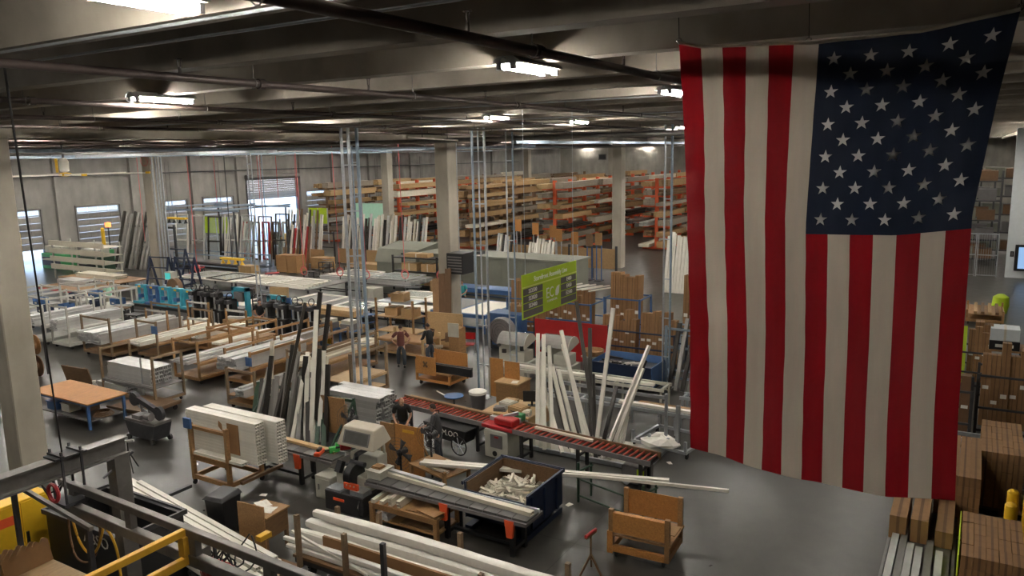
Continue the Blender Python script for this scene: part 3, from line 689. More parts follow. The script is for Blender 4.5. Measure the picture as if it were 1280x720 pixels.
bundle('thin white wrapped bundle at the front edge of the long cart', 10.72, 12.3, 5.3, 0.62, 0.13, 0.12)
bundle('thin white wrapped bundle lying lowest at the front of the long cart', 10.70, 12.2, 5.3, 0.485, 0.14, 0.12)
stick('white_profile', (10.75, 12.1, 0.86), (10.62, 9.9, 0.52), 0.05, 0.05, 'vinyl', 'loose thin white profile slanting down across the front bundles', 'profile', None)
tag(MB().box(-0.06, 0.0, -5.6, 0, 0, 0.38).box(-0.06, 0.12, -5.6, 0, 0, 0.02).build('cardboard_tray', 'cardboard', None, (10.90, 11.3, 0.52)), 'long tan cardboard edge strip between the wrapped bundles', 'cardboard')
tag(MB().box(-0.3, 0.3, -0.5, 0.5, 0, 0.03).build('cardboard_sheet', 'cardboard_dark', None, (10.55, 12.5, 0.02)), 'flat brown cardboard under the left end of the long cart', 'cardboard')

# ---------------------------------------------------------------- saw station
sw = thing('mitre_saw', 'double mitre saw with cream hood and dark base between the grey feed tables', 'saw', (13.9, 13.0, 0))
MB().box(-0.68, 0.72, -0.65, 0.60, 0.0, 0.50).build('base', 'saw_base', sw, bevel=0.02)
MB().box(-0.70, -0.68, -0.05, 0.30, 0.30, 0.36).build('base_stripe', 'orange', sw)
MB().box(-0.30, 0.70, -0.55, 0.55, 0.50, 0.86).build('body', 'machine', sw, bevel=0.03)
MB().box(-0.62, -0.30, -0.62, -0.2, 0.50, 0.62).build('tray', 'galv', sw)
MB().box(-0.66, -0.3, 0.1, 0.56, 0.5, 0.55).build('tray', 'galv', sw)
MB().lathe([(0.05, -0.12), (0.30, -0.10), (0.30, 0.10), (0.05, 0.12)], 20, (-0.28, -0.05, 0.86), 'y').build('blade_guard', 'black', sw, smooth=True)
MB().box(-0.60, -0.52, -0.42, 0.02, 0.62, 0.78).build('control_panel', 'orange', sw, bevel=0.01)
for q in range(3): MB().tube((-0.62, -0.33+q*0.12, 0.73), (-0.60, -0.33+q*0.12, 0.73), 0.02, 8).build('button', 'machine', sw)
MB().box(0.15, 0.55, -0.45, 0.45, 0.86, 1.25).build('head_housing', 'machine', sw, bevel=0.03)
arm = MB(); arm.bar((0.0, 0.2, 0.95), (-0.15, -0.05, 1.35), 0.10).bar((-0.15, -0.05, 1.35), (0.25, -0.1, 1.4), 0.09).tube((-0.2, -0.35, 1.15), (-0.2, 0.1, 1.15), 0.07).tube((-0.1,0.1,1.0),(-0.1,0.42,1.0),0.05); arm.build('saw_arm', 'dark_steel', sw)
MB().bar((-0.35, 0.42, 0.86), (-0.2, 0.42, 1.12), 0.16, 0.14).build('clamp', 'black', sw)
hood = MB(); hood.add([(-0.15,-0.62,1.50),(0.55,-0.62,1.62),(0.55,0.62,1.62),(-0.15,0.62,1.50),(0.02,-0.50,1.98),(0.42,-0.50,2.02),(0.42,0.50,2.02),(0.02,0.50,1.98)],[(0,3,2,1),(4,5,6,7),(0,1,5,4),(1,2,6,5),(2,3,7,6),(3,0,4,7)])
ho = hood.build('hood', 'hood', sw, bevel=0.03)
def on_slope(s0, s1, y0, y1, off):
    a = Vector((-0.15, 0, 1.50)); b = Vector((0.02, 0, 1.98)); n = Vector((-0.48, 0, 0.17)).normalized()*off
    P = lambda s_, y: tuple(a.lerp(b, s_) + n + Vector((0, y, 0)))
    return MB().add([P(s0, y0), P(s0, y1), P(s1, y1), P(s1, y0)] + [tuple(Vector(P(s_, y)) - n*0.8) for s_, y in ((s0,y0),(s0,y1),(s1,y1),(s1,y0))], [(0,1,2,3),(7,6,5,4),(0,4,5,1),(1,5,6,2),(2,6,7,3),(3,7,4,0)])
on_slope(0.22, 0.78, -0.38, 0.38, 0.014).build('hood_window', 'glass_dark', ho)
for s0, s1, y0, y1 in ((0.17, 0.22, -0.42, 0.42), (0.78, 0.83, -0.42, 0.42), (0.22, 0.78, -0.42, -0.38), (0.22, 0.78, 0.38, 0.42)):
    on_slope(s0, s1, y0, y1, 0.02).build('window_trim', 'machine_dark', ho)
MB().bar((0.5, -0.4, 1.2), (0.45, -0.4, 1.66), 0.06).bar((0.5, 0.4, 1.2), (0.45, 0.4, 1.66), 0.06).build('hood_post', 'machine', sw)
MB().box(-0.4, -0.1, -1.0, -0.60, 0.9, 1.12).box(-0.42,0.1,-1.02,-0.58,1.12,1.15).build('right_head', 'machine', sw)
MB().path([(-0.69, -0.55, 0.45), (-0.8, -0.6, 0.3), (-0.78, -0.62, 0.12), (-0.66, -0.62, 0.06)], 0.02).build('air_line', 'rubber', sw)
tag(MB().box(-0.12, 0.12, -0.14, 0.14, 0, 0.02).box(-0.1,0.1,-0.12,0.12,0.02,0.05).build('timber_offcut', 'ply', None, (13.75, 12.25, 1.155)), 'small timber offcut on the right head of the mitre saw', 'offcut')
pe = thing('pedestal_box', 'cream pedestal box beside the left end of the mitre saw', 'cabinet', (13.85, 14.0, 0))
MB().box(-0.28, 0.25, -0.28, 0.28, 0.0, 0.62).build('body', 'machine', pe, bevel=0.02)
MB().box(-0.295, -0.28, -0.22, 0.22, 0.06, 0.55).build('door', 'machine', pe)
MB().box(-0.31, -0.295, 0.12, 0.16, 0.25, 0.4).build('latch', 'machine_dark', pe)
for q, (x, y, m, lab) in enumerate(((14.3, 14.25, 'green_bright', 'green power tool lying on the infeed table beside the saw'), (14.05, 13.6, 'hose_red', 'red power tool on the mitre saw table'))):
    t = thing('power_tool', lab, 'tool', (x, y, 0.98 if q == 0 else 1.26), rnd.uniform(0, 3))
    MB().box(-0.14, 0.14, -0.06, 0.06, 0.0, 0.16).build('body', m, t, bevel=0.02); MB().tube((0.14, 0, 0.09), (0.25, 0, 0.09), 0.03).build('chuck', 'dark_steel', t); MB().box(-0.12, -0.04, -0.03, 0.03, 0.16, 0.24).build('grip', m, t)
def feed_table(lab, x0, x1, y0, y1, z, legs, group):
    t = thing('feed_table', lab, 'table', ((x0+x1)/2, (y0+y1)/2, 0), 0, group); hx = (x1-x0)/2; hy = (y1-y0)/2
    n = int(2*hy/0.36); pm = MB().box(-hx+0.05, hx-0.20, 0.008, 2*hy/n-0.008, z-0.05, z).mesh('top_plate', 'plate')
    for i in range(n): inst('top_plate', pm, t, (0, -hy+i*2*hy/n, 0))
    MB().box(-hx, hx, -hy, hy, z-0.13, z-0.055).build('frame', 'machine_dark', t)
    MB().box(hx-0.18, hx-0.13, -hy, hy, z-0.05, z+0.05).build('fence', 'galv', t)
    for y in legs:
        MB().box(-hx+0.08, -hx+0.18, y-hy*0-0.05, y+0.05, 0, z-0.13).box(hx-0.18, hx-0.08, y-0.05, y+0.05, 0, z-0.13).box(-hx+0.08, hx-0.08, y-0.04, y+0.04, 0.12, 0.2).build('leg_frame', 'black', t)
        b = MB().add([(-hx-0.02, y-0.12, z-0.06), (-hx-0.02, y+0.12, z-0.06), (-hx-0.02, y+0.07, z-0.46), (-hx-0.02, y-0.07, z-0.46), (-hx+0.06, y-0.12, z-0.06), (-hx+0.06, y+0.12, z-0.06), (-hx+0.06, y+0.07, z-0.46), (-hx+0.06, y-0.07, z-0.46)], [(0,1,2,3),(7,6,5,4),(0,4,5,1),(1,5,6,2),(2,6,7,3),(3,7,4,0)])
        b.build('leg_bracket', 'orange', t)
    MB().box(-0.05, 0.05, legs[0], legs[-1], 0.12, 0.19).build('stretcher', 'black', t)
    return t
feed_table('grey feed table running from the mitre saw past the blue hopper', 13.32, 14.08, 7.82, 12.35, 0.95, (-1.85, -0.1), 'grey feed tables')
feed_table('grey feed table left of the mitre saw, behind the white profile stack', 13.85, 14.55, 13.95, 17.25, 0.95, (-0.4, 1.1), 'grey feed tables')
stick('white_profile', (13.86, 12.3, 1.0), (13.66, 7.85, 1.0), 0.16, 0.09, 'offwhite', 'long cream profile lying on the feed table beside the blue hopper', 'profile', None)
stick('aluminium_profile', (13.95, 12.4, 1.06), (13.80, 10.3, 1.06), 0.12, 0.07, 'silver', 'silver profile on the feed table next to the mitre saw', 'profile', None)
stick('timber_rail', (14.4, 17.2, 0.99), (14.3, 14.2, 0.99), 0.16, 0.07, 'ply_light', 'pale timber rail along the back of the left feed table', 'rail', None)
tl = thing('nail_gun', 'orange tool lying on the left feed table', 'tool', (14.05, 14.55, 0.955), 0.4)
MB().box(-0.2, 0.2, -0.08, 0.08, 0, 0.10).build('body', 'orange', tl, bevel=0.02); MB().box(-0.1, 0.1, -0.04, 0.04, 0.10, 0.17).build('handle', 'black', tl)
# low wooden table with short profiles
lt = thing('low_wood_table', 'low two-tier wooden table under the feed table', 'table', (13.55, 10.95, 0))
MB().box(-0.55, 0.40, -1.0, 1.0, 0.58, 0.63).build('top', 'ply', lt)
MB().box(-0.50, 0.36, -0.95, 0.95, 0.20, 0.24).build('shelf', 'ply', lt)
for sx in (-0.5, 0.35):
    for sy in (-0.94, 0.94): MB().box(sx-0.05, sx+0.05, sy-0.05, sy+0.05, 0, 0.58).build('leg', 'ply', lt)
MB().box(-0.53, -0.49, -0.94, 0.94, 0.48, 0.57).build('apron', 'ply', lt)
for q in range(4): tag(inst('short_profile', profile_mesh(0.10, 0.09, 0.75, 'offwhite'), None, (12.98+0.03*q, 11.80-0.24*q, 0.68), (0, 0, 0.10)), 'short cream profile on top of the low wooden table', 'profile', 'short profiles on the low table')
for q in range(2): tag(inst('short_profile', profile_mesh(0.10, 0.09, 0.75, 'offwhite'), None, (13.02, 11.32-0.25*q, 0.775), (0, 0, 0.10)), 'short cream profile on top of the low wooden table', 'profile', 'short profiles on the low table')
for q in range(2):
    for j in range(2): tag(inst('short_profile', profile_mesh(0.10, 0.09, 0.7, 'silver'), None, (13.02, 11.6-0.14*q, 0.29+0.095*j), (0, 0, 0.05)), 'short profile on the lower shelf of the low wooden table', 'profile', 'short profiles on the lower shelf')
for q, (x, y, r) in enumerate(((13.3, 10.6, 0.1), (13.45, 10.3, 0.3), (13.25, 10.25, -0.2))):
    tag(MB().box(-0.22, 0.22, -0.3, 0.3, 0, 0.02).build('thin_board', 'ply', None, (x, y, 0.632+0.022*q if q else 0.632), r), ['thin board on the low wooden table beneath the others', 'middle thin board on the low wooden table', 'topmost thin board on the low wooden table'][q], 'board', 'thin boards on the low table')
tag(MB().box(-0.3, 0.3, -0.5, 0.5, 0, 0.03).build('thin_board', 'wood_dark', None, (13.4, 10.6, 0.242), 0.05), 'dark board on the lower shelf of the low wooden table', 'board')
# ---------------------------------------------------------------- blue tipping hopper
hp = thing('tipping_hopper', 'navy blue steel tipping hopper filled with white offcuts', 'hopper', (14.9, 9.05, 0))
t_ = 0.03
MB().box(-0.85, 0.85, -0.85, -0.85+t_, 0.28, 1.16).build('side_wall', 'navy', hp); MB().box(-0.85, 0.85, 0.85-t_, 0.85, 0.28, 1.16).build('side_wall', 'navy', hp)
MB().box(0.85-t_, 0.85, -0.82, 0.82, 0.28, 1.18).build('back_wall', 'navy', hp)
MB().add([(-0.85, -0.82, 0.30), (-0.85, 0.82, 0.30), (-0.95, 0.82, 1.02), (-0.95, -0.82, 1.02), (-0.82, -0.82, 0.30), (-0.82, 0.82, 0.30), (-0.92, 0.82, 1.02), (-0.92, -0.82, 1.02)], [(0,1,2,3),(7,6,5,4),(0,4,5,1),(1,5,6,2),(2,6,7,3),(3,7,4,0)]).build('front_wall', 'navy', hp)
MB().box(-0.82, 0.82, -0.82, 0.82, 0.28, 0.32).build('bottom', 'navy', hp)
MB().box(-0.9, 0.9, -0.90, -0.85, 1.10, 1.18).box(-0.9, 0.9, 0.85, 0.90, 1.10, 1.18).box(0.85, 0.90, -0.9, 0.9, 1.12, 1.20).build('rim', 'navy', hp)
MB().box(0.79, 0.82, -0.80, 0.80, 0.5, 1.16).box(-.8,.8,.795,.82,.5,1.14).box(-.8,.8,-.82,-.795,.5,1.14).build('rusty_lining', 'wood_dark', hp)
for s_ in (-0.7, 0.7): MB().box(-0.95, 0.95, s_-0.09, s_+0.09, 0.0, 0.14).box(-0.5, 0.5, s_-0.04, s_+0.04, 0.14, 0.28).build('skid', 'navy', hp)
for j in range(3): MB().box(-0.7+0.6*j, -0.62+0.6*j, -0.90, -0.85, 0.3, 1.1).build('side_rib', 'navy', hp)
MB().box(-0.75, 0.75, -0.79, 0.79, 0.32, 0.66).build('offcut_fill', 'offwhite', hp)['kind'] = 'stuff'
for q in range(110):
    x = rnd.uniform(-0.66, 0.68); y = rnd.gauss(0, 0.36); y = max(-0.7, min(0.7, y)); z = 0.70 + 0.26*math.exp(-(x*x+y*y)*2.6)*rnd.uniform(0.4, 1)
    a = rnd.uniform(0, 3.14); L_ = rnd.choice([0.22, 0.30, 0.38])
    o = inst('offcut', profile_mesh(0.065, 0.05, L_, 'offwhite'), None, (14.9+x, 9.05+y, z), (rnd.uniform(-.4, .4), rnd.uniform(-.35, .35), a))
    tag(o, 'short cream profile offcut heaped in the blue hopper', 'offcut', 'offcuts in the hopper')
# ---------------------------------------------------------------- plywood panel cart, roller stand
pc = thing('panel_cart', 'plywood cart with two upright panels on the open floor', 'cart', (14.98, 5.75, 0), math.radians(3))
for sx in (-0.48, 0.48):
    MB().box(sx-0.045, sx+0.045, -0.66, 0.66, 0.16, 0.30).build('base_rail', 'orange_ply', pc)
    for sy in (-0.62, 0.62):
        MB().box(sx-0.045, sx+0.045, sy-0.05, sy+0.05, 0.16, 1.22 if sx > 0 else 1.12).build('post', 'ply', pc); inst('caster', caster_mesh(0.075), pc, (sx*0.85, sy*0.85, 0))
    MB().box(sx-0.012 if sx > 0 else sx-0.06, sx+0.06 if sx < 0 else sx+0.012, -0.57, 0.57, 0.62, 1.20 if sx > 0 else 1.06).build('upright_panel', 'orange_ply', pc)
for sy in (-0.62, 0.62): MB().box(-0.43, 0.43, sy-0.045, sy+0.045, 0.16, 0.30).build('cross_rail', 'orange_ply', pc)
MB().box(-0.52, 0.54, -0.70, 0.66, 0.52, 0.56).build('deck', 'ply', pc)
MB().box(-0.54, -0.44, 0.58, 0.70, 0.12, 0.62).build('corner_block', 'orange_ply', pc)
tag(MB().add([(-.2,-.16,0),(.2,-.16,0),(.22,.16,0),(-.2,.18,0),(-.2,-.16,.012),(.2,-.16,.03),(.22,.16,.02),(-.2,.18,.012)],[(0,3,2,1),(4,5,6,7),(0,1,5,4),(1,2,6,5),(2,3,7,6),(3,0,4,7)]).build('cardboard_sheet', 'tan', None, (15.15, 5.25, 0.562)), 'tan cardboard piece lying on the deck of the panel cart', 'cardboard')
rs = thing('roller_stand', 'dark red tripod roller stand beside the plywood panel cart', 'stand', (13.65, 6.45, 0))
for a in (0.4, 2.5, 4.6): MB().bar((0, 0, 0.42), (0.26*math.cos(a), 0.26*math.sin(a), 0), 0.035).build('leg', 'wood_dark', rs)
MB().tube((0, 0, 0.3), (0, 0, 0.85), 0.022).build('pole', 'wood_dark', rs); MB().tube((-0.2, 0.02, 0.9), (0.2, -0.02, 0.9), 0.035, 10).build('roller', 'hose_red', rs)
MB().bar((-0.2, 0.02, 0.86), (0.2, -0.02, 0.86), 0.06, 0.03).build('yoke', 'wood_dark', rs)
rs2 = thing('tripod_stand', 'thin black tripod stand on the floor below the band saw', 'stand', (12.3, 20.3, 0))
for a in (0.2, 2.3, 4.4): MB().bar((0, 0, 0.6), (0.3*math.cos(a), 0.3*math.sin(a), 0), 0.025).build('leg', 'black', rs2)
MB().tube((0, 0, 0.3), (0, 0, 0.86), 0.018).build('pole', 'black', rs2); MB().bar((-0.12, 0.12, 0.88), (0.12, -0.12, 0.88), 0.08, 0.05).build('head', 'white_paint', rs2)
# green pipe rack with long white profiles behind the hopper
gr = thing('pipe_rack', 'low dark green pipe rack carrying long white profiles behind the hopper', 'rack', (16.3, 7.2, 0), math.radians(-15))
for y in (-1.0, 1.0):
    MB().tube((0, y, 0), (0, y, 1.05), 0.035).build('upright', 'green_dark', gr); MB().tube((0.5, y, 0), (0.5, y, 0.9), 0.03).build('upright', 'green_dark', gr)
    MB().tube((-0.05, y, 0.82), (0.55, y, 0.82), 0.03).build('cross_tube', 'green_dark', gr)
for z in (0.18, 0.62): MB().tube((0, -1.0, z), (0, 1.0, z), 0.025).build('side_tube', 'green_dark', gr)
for q, (p, qq) in enumerate((((14.95, 11.9, 0.90), (16.6, 6.6, 0.90)), ((15.1, 11.9, 0.90), (16.85, 5.9, 0.93)), ((16.1, 8.4, 0.90), (16.95, 4.5, 0.93)))):
    stick('white_profile', p, qq, 0.13 if q < 2 else 0.07, 0.07, 'vinyl', ['long white profile behind the hopper, nearest to it', 'long white profile on the pipe rack, second from the hopper', 'long thin white profile sticking out past the pipe rack'][q], 'profile', None)
wt = thing('offcut_bench', 'small wooden bench with pale offcuts behind the mitre saw', 'workbench', (15.5, 11.7, 0), math.radians(-15))
MB().box(-0.45, 0.45, -0.75, 0.75, 0.62, 0.66).build('top', 'ply', wt)
for sx in (-0.4, 0.4):
    for sy in (-0.7, 0.7): MB().box(sx-0.04, sx+0.04, sy-0.04, sy+0.04, 0, 0.62 if sy > 0 else 0.8).build('leg', 'ply', wt)
for q in range(7): tag(inst('short_profile', profile_mesh(0.09, 0.05, rnd.choice([.5, .7]), 'offwhite'), None, (15.3+rnd.uniform(-.25,.3), 12.0+rnd.uniform(-.5,.1), 0.69+0.02*q), (0, 0, rnd.uniform(-1.9, -0.9))), 'pale offcut on the small wooden bench behind the saw', 'offcut', 'offcuts on the small bench')
# ---------------------------------------------------------------- red roller conveyor line
RD = Vector((-0.83, -9.05, 0)).normalized(); RN = Vector((-RD.y, RD.x, 0))
def conveyor(lab, s0, s1, rails='roller_red'):
    o = Vector((18.75, 15.7, 0)) + RD*s0; L_ = s1-s0; rz = math.atan2(RD.y, RD.x)
    t = thing('roller_conveyor', lab, 'conveyor', tuple(o), rz, 'red roller conveyors')
    for s_, z1 in ((-0.30, 0.97), (0.30, 1.02)): MB().box(0, L_, s_-0.025, s_+0.025, 0.84, z1).build('side_rail', 'machine_dark' if s_ < 0 else 'wood_dark', t)
    rm = MB().tube((0, -0.27, 0), (0, 0.27, 0), 0.03, 8).mesh('roller', 'roller_red', True)
    MB().box(0.02, L_-0.02, -0.27, 0.27, 0.85, 0.885).build('bed_plate', 'black', t)
    n = int(L_/0.17)
    for i in range(n): inst('roller', rm, t, (0.07+i*L_/n, 0, 0.945))
    k_ = max(2, int(L_/1.7)+1)
    for i in range(k_):
        x = 0.3 + (L_-0.6)*i/(k_-1)
        MB().box(x-0.04, x+0.04, -0.28, -0.2, 0, 0.86).box(x-0.04, x+0.04, 0.2, 0.28, 0, 0.86).box(x-0.03, x+0.03, -0.2, 0.2, 0.15, 0.22).box(x-0.03, x+0.03, -0.2, 0.2, 0.6, 0.66).build('leg_frame', 'black', t)
    return t
conveyor('red roller conveyor left of the red chop saw, behind the seated workers', 0.0, 3.75)
conveyor('long red roller conveyor right of the red chop saw, in front of the leaning profiles', 4.75, 9.1)
def onrc(s_, n, z): v = Vector((18.75, 15.7, 0)) + RD*s_ + RN*n; return (v.x, v.y, z)
cs = thing('chop_saw', 'red chop saw on a beige cabinet between the roller conveyors', 'saw', onrc(4.25, 0, 0), math.atan2(RD.y, RD.x))
MB().box(-0.42, 0.42, -0.38, 0.36, 0, 0.84).build('cabinet', 'machine', cs, bevel=0.02)
MB().box(-0.2, 0.22, -0.395, -0.38, 0.32, 0.72).build('cabinet_door', 'machine_dark', cs)
MB().tube((-0.05, -0.40, 0.14), (-0.05, -0.38, 0.14), 0.08, 12).build('port', 'black', cs)
MB().box(-0.05, 0.1, -0.405, -0.395, 0.62, 0.68).build('door_badge', 'red', cs)
MB().box(-0.55, 0.55, -0.36, 0.34, 0.86, 0.96).build('table', 'red', cs, bevel=0.02)
MB().box(-0.18, 0.5, -0.25, 0.15, 0.97, 1.18).build('saw_body', 'red', cs, bevel=0.05)
MB().box(-0.5, -0.2, 0.0, 0.12, 0.97, 1.09).box(-.1,.45,.18,.26,.97,1.12).build('fence', 'galv', cs)
MB().bar((0.0, 0.0, 1.15), (0.35, 0.28, 1.25), 0.09).build('arm', 'galv', cs); MB().box(0.2, 0.45, 0.25, 0.5, 1.0, 1.2).build('motor', 'green', cs, bevel=0.03)
stick('white_profile', onrc(5.3, 0.12, 1.005), onrc(7.2, 0.1, 1.005), 0.10, 0.06, 'offwhite', 'cream profile resting on the long red roller conveyor', 'profile', None)
stick('timber_rail', onrc(0.2, 0.36, 1.0), onrc(3.6, 0.36, 1.0), 0.08, 0.05, 'tan', 'pale timber rail along the back of the left red roller conveyor', 'rail', None)
bk = thing('spoked_wheel_cart', 'black cart with large spoked wheels beside the beige chop saw cabinet', 'cart', (18.0, 13.0, 0), math.radians(-95))
def spoked(parent, x, y, r):
    w_ = MB().ring((x, y, r), r-0.02, 0.022, 'y', 22, 5).build('wheel', 'rubber', parent)
    sp = MB()
    for a in range(7): sp.bar((x, y, r), (x+(r-0.03)*math.cos(a*0.9), y, r+(r-0.03)*math.sin(a*0.9)), 0.02)
    sp.tube((x, y-0.04, r), (x, y+0.04, r), 0.04); sp.build('spokes', 'galv', w_)
spoked(bk, -0.55, -0.32, 0.33); spoked(bk, 0.45, -0.32, 0.30)
bt = MB().add([(-.8,-.28,.40),(.55,-.28,.34),(.55,.28,.34),(-.8,.28,.40),(-.95,-.30,.80),(.7,-.30,.76),(.7,.30,.76),(-.95,.30,.80)],[(0,3,2,1),(4,5,6,7),(0,1,5,4),(1,2,6,5),(2,3,7,6),(3,0,4,7)]).build('tub', 'black', bk)
text('M.OO', 0.24, 'paper', bt, (0.1, -0.302, 0.60), (math.pi/2 - 0.05, 0, 0))
# computer desk behind the conveyor
ds = thing('computer_desk', 'pale wooden desk cluttered with boxes behind the chop saw', 'desk', (20.15, 12.1, 0))
MB().box(-0.75, 0.75, -0.85, 0.80, 0.76, 0.80).build('top', 'ply_light', ds)
for sx in (-0.68, 0.68):
    for sy in (-0.78, 0.73): MB().box(sx-0.04, sx+0.04, sy-0.04, sy+0.04, 0, 0.76).build('leg', 'machine', ds)
MB().box(-0.7, 0.7, -0.82, -0.78, 0.3, 0.76).build('side_panel', 'tan', ds)
mo = thing('monitor', 'black computer monitor on the pale desk', 'monitor', (20.55, 11.75, 0.80), math.radians(25))
MB().box(-0.02, 0.02, -0.28, 0.28, 0.14, 0.48).build('screen_case', 'black', mo); MB().box(-0.026, -0.02, -0.26, 0.26, 0.16, 0.46).build('screen_glass', 'black_gloss', mo)
MB().box(-0.03, 0.04, -0.03, 0.03, 0.01, 0.2).build('stand', 'black', mo); MB().box(-0.1, 0.12, -0.14, 0.14, 0, 0.015).build('foot', 'black', mo)
for q, (x, y, a, b, h, m, lab, nm) in enumerate(((19.75, 11.75, .22, .28, .22, 'tan', 'tan label printer nearest the conveyor on the pale desk', 'printer'), (20.1, 12.35, .2, .24, .18, 'machine', 'cream printer beside the monitor on the pale desk', 'printer'), (19.7, 12.4, .15, .2, .12, 'machine_dark', 'dark box at the front of the pale desk', 'desk_box'), (20.5, 12.5, .2, .2, .10, 'ply_light', 'shallow wooden tray at the back of the pale desk', 'tray'), (19.65, 11.42, .15, .12, .16, 'offwhite', 'small cream box at the desk corner', 'desk_box'))):
    t = thing(nm, lab, 'box' if 'box' in nm else nm, (x, y, 0.80), rnd.uniform(-.3, .3))
    MB().box(-a, a, -b, b, 0, h).build('body', m, t, bevel=0.012); MB().box(-a*0.75, a*0.7, -b*0.8, b*0.8, h, h+0.02).build('lid', m, t); MB().box(-a-0.006, -a, -b*0.6, b*0.6, h*0.35, h*0.5).build('slot', 'black', t)
# trash can, blue stool, hutch
tc_ = thing('trash_can', 'grey round trash can with white liner behind the conveyor', 'bin', (21.2, 14.25, 0))
MB().lathe([(0.22, 0.0), (0.28, 0.68), (0.30, 0.70), (0.30, 0.74), (0.26, 0.74), (0.22, 0.2), (0.02, 0.15)], 20).build('can', 'machine_dark', tc_, smooth=True)
MB().lathe([(0.02, 0.80), (0.12, 0.80), (0.22, 0.77), (0.29, 0.755), (0.31, 0.74), (0.305, 0.66)], 20).build('liner', 'paper', tc_, smooth=True)
st = thing('round_stool', 'stool with a round blue top in front of the trash can', 'stool', (20.5, 14.75, 0))
MB().lathe([(0.02, 0.66), (0.30, 0.66), (0.33, 0.69), (0.33, 0.71), (0.02, 0.72)], 24).build('seat', 'blue', st, smooth=True)
MB().tube((0, 0, 0.05), (0, 0, 0.66), 0.03).build('column', 'dark_steel', st)
for a in range(4): MB().bar((0, 0, 0.08), (0.28*math.cos(a*1.57), 0.28*math.sin(a*1.57), 0.02), 0.04).build('foot', 'dark_steel', st)
MB().bar((-0.1, 0.3, 0.7), (0.05, 0.75, 0.75), 0.03).build('handle', 'paper', st)
hu = thing('wooden_hutch', 'plywood hutch with upright back boards behind the desk', 'cabinet', (22.3, 13.55, 0))
MB().box(-0.4, 0.5, -0.45, 0.4, 0, 0.9).build('body', 'ply', hu); MB().box(-0.45, 0.52, -0.5, 0.45, 0.9, 0.94).build('top', 'ply_light', hu)
MB().box(0.1, 0.14, 0.42, 0.95, 0.2, 1.6).build('back_board', 'orange_ply', hu); MB().box(0.1, 0.14, -0.25, 0.35, 0.94, 1.55).build('back_board', 'orange_ply', hu)
tag(MB().box(-0.15, 0.15, -0.11, 0.11, 0, 0.01).build('paper_sheet', 'paper', None, (22.1, 13.3, 0.942), 0.3), 'white sheet of paper on the plywood hutch', 'paper')
# ---------------------------------------------------------------- leaning profiles
A=[
((19.14,10.79,0.12),(20.45,11.44,3.20),'w'),
((18.96,10.45,0.12),(20.45,11.24,3.19),'w'),
((19.03,10.59,0.12),(20.45,11.36,2.62),'w'),
((19.07,10.24,0.12),(20.45,11.05,2.86),'w'),
((18.99,9.88,0.12),(20.45,11.35,1.85),'w'),
((19.13,9.62,0.12),(20.45,10.97,2.28),'w'),
((19.24,9.16,0.12),(20.45,10.63,3.38),'w'),
((19.23,9.43,0.12),(20.45,10.75,2.13),'w'),
((19.19,8.98,0.12),(20.45,10.58,2.96),'w'),
((19.43,9.84,0.12),(20.75,11.19,2.13),'d'),
((19.29,9.31,0.12),(20.75,11.05,2.02),'d'),
((19.27,8.84,0.12),(20.75,10.26,4.25),'d'),
((19.38,9.15,0.12),(20.75,9.81,3.47),'d'),
((19.12,8.87,0.12),(20.75,9.71,2.04),'d'),
((19.21,8.94,0.12),(20.45,8.92,4.22),'w'),
((19.09,8.66,0.12),(20.45,7.81,3.22),'w'),
((19.18,8.50,0.12),(20.45,7.99,2.53),'w'),
((19.35,8.68,0.12),(20.75,8.04,2.69),'d'),
((19.40,8.85,0.12),(20.75,8.94,1.77),'d'),
((19.83,8.42,0.12),(20.45,8.48,1.01),'w'),
((19.37,8.39,0.12),(20.45,8.31,1.77),'w'),
]
B=[
((16.75,20.32,0.10),(17.65,21.01,1.07),'g'),
((16.55,19.86,0.10),(17.45,20.56,1.32),'d'),
((16.40,19.35,0.10),(17.30,19.99,1.41),'y'),
((16.35,19.11,0.10),(17.25,19.70,1.46),'y'),
((17.90,20.80,0.10),(18.80,21.45,2.25),'c'),
((16.32,18.71,0.10),(17.22,19.11,1.77),'d'),
((16.13,18.32,0.10),(17.03,18.48,2.83),'d'),
((16.12,18.03,0.10),(17.02,18.27,2.64),'y'),
((16.08,18.41,0.10),(16.98,17.77,4.27),'d'),
((17.90,18.98,0.10),(18.80,18.93,4.22),'d'),
((18.04,18.71,0.10),(18.94,18.69,3.80),'d'),
((16.21,17.12,0.10),(17.11,17.44,4.05),'w'),
((16.30,17.25,0.10),(17.20,17.95,2.43),'c'),
((16.23,17.38,0.10),(17.13,17.97,2.63),'w'),
((16.48,17.19,0.10),(17.38,17.40,2.50),'c'),
((16.33,16.90,0.10),(17.23,17.36,2.72),'w'),
((16.15,18.13,0.10),(17.05,18.14,2.10),'y'),
((16.04,17.74,0.10),(16.94,17.93,2.10),'w'),
((16.10,16.77,0.10),(17.00,17.40,1.22),'g'),
((16.11,16.48,0.10),(17.01,17.34,1.22),'g'),
((16.08,17.37,0.10),(16.98,18.34,1.16),'d'),
((16.02,17.06,0.10),(16.92,17.84,1.65),'d'),
((16.03,17.48,0.10),(16.93,18.11,1.87),'y'),
((16.27,18.80,0.10),(17.17,19.48,1.62),'y'),
((16.26,17.04,0.10),(17.16,17.81,2.38),'w'),
]
fa = thing('profile_rack', 'grey A-shaped rack holding the leaning profiles behind the long conveyor', 'rack', (19.9, 9.4, 0))
for y in (-2.0, 2.0):
    MB().bar((-0.9, y, 0.05), (1.1, y, 0.05), 0.1).build('foot', 'galv', fa); MB().bar((0.9, y, 0.05), (0.9, y, 1.75), 0.08).build('upright', 'galv', fa)
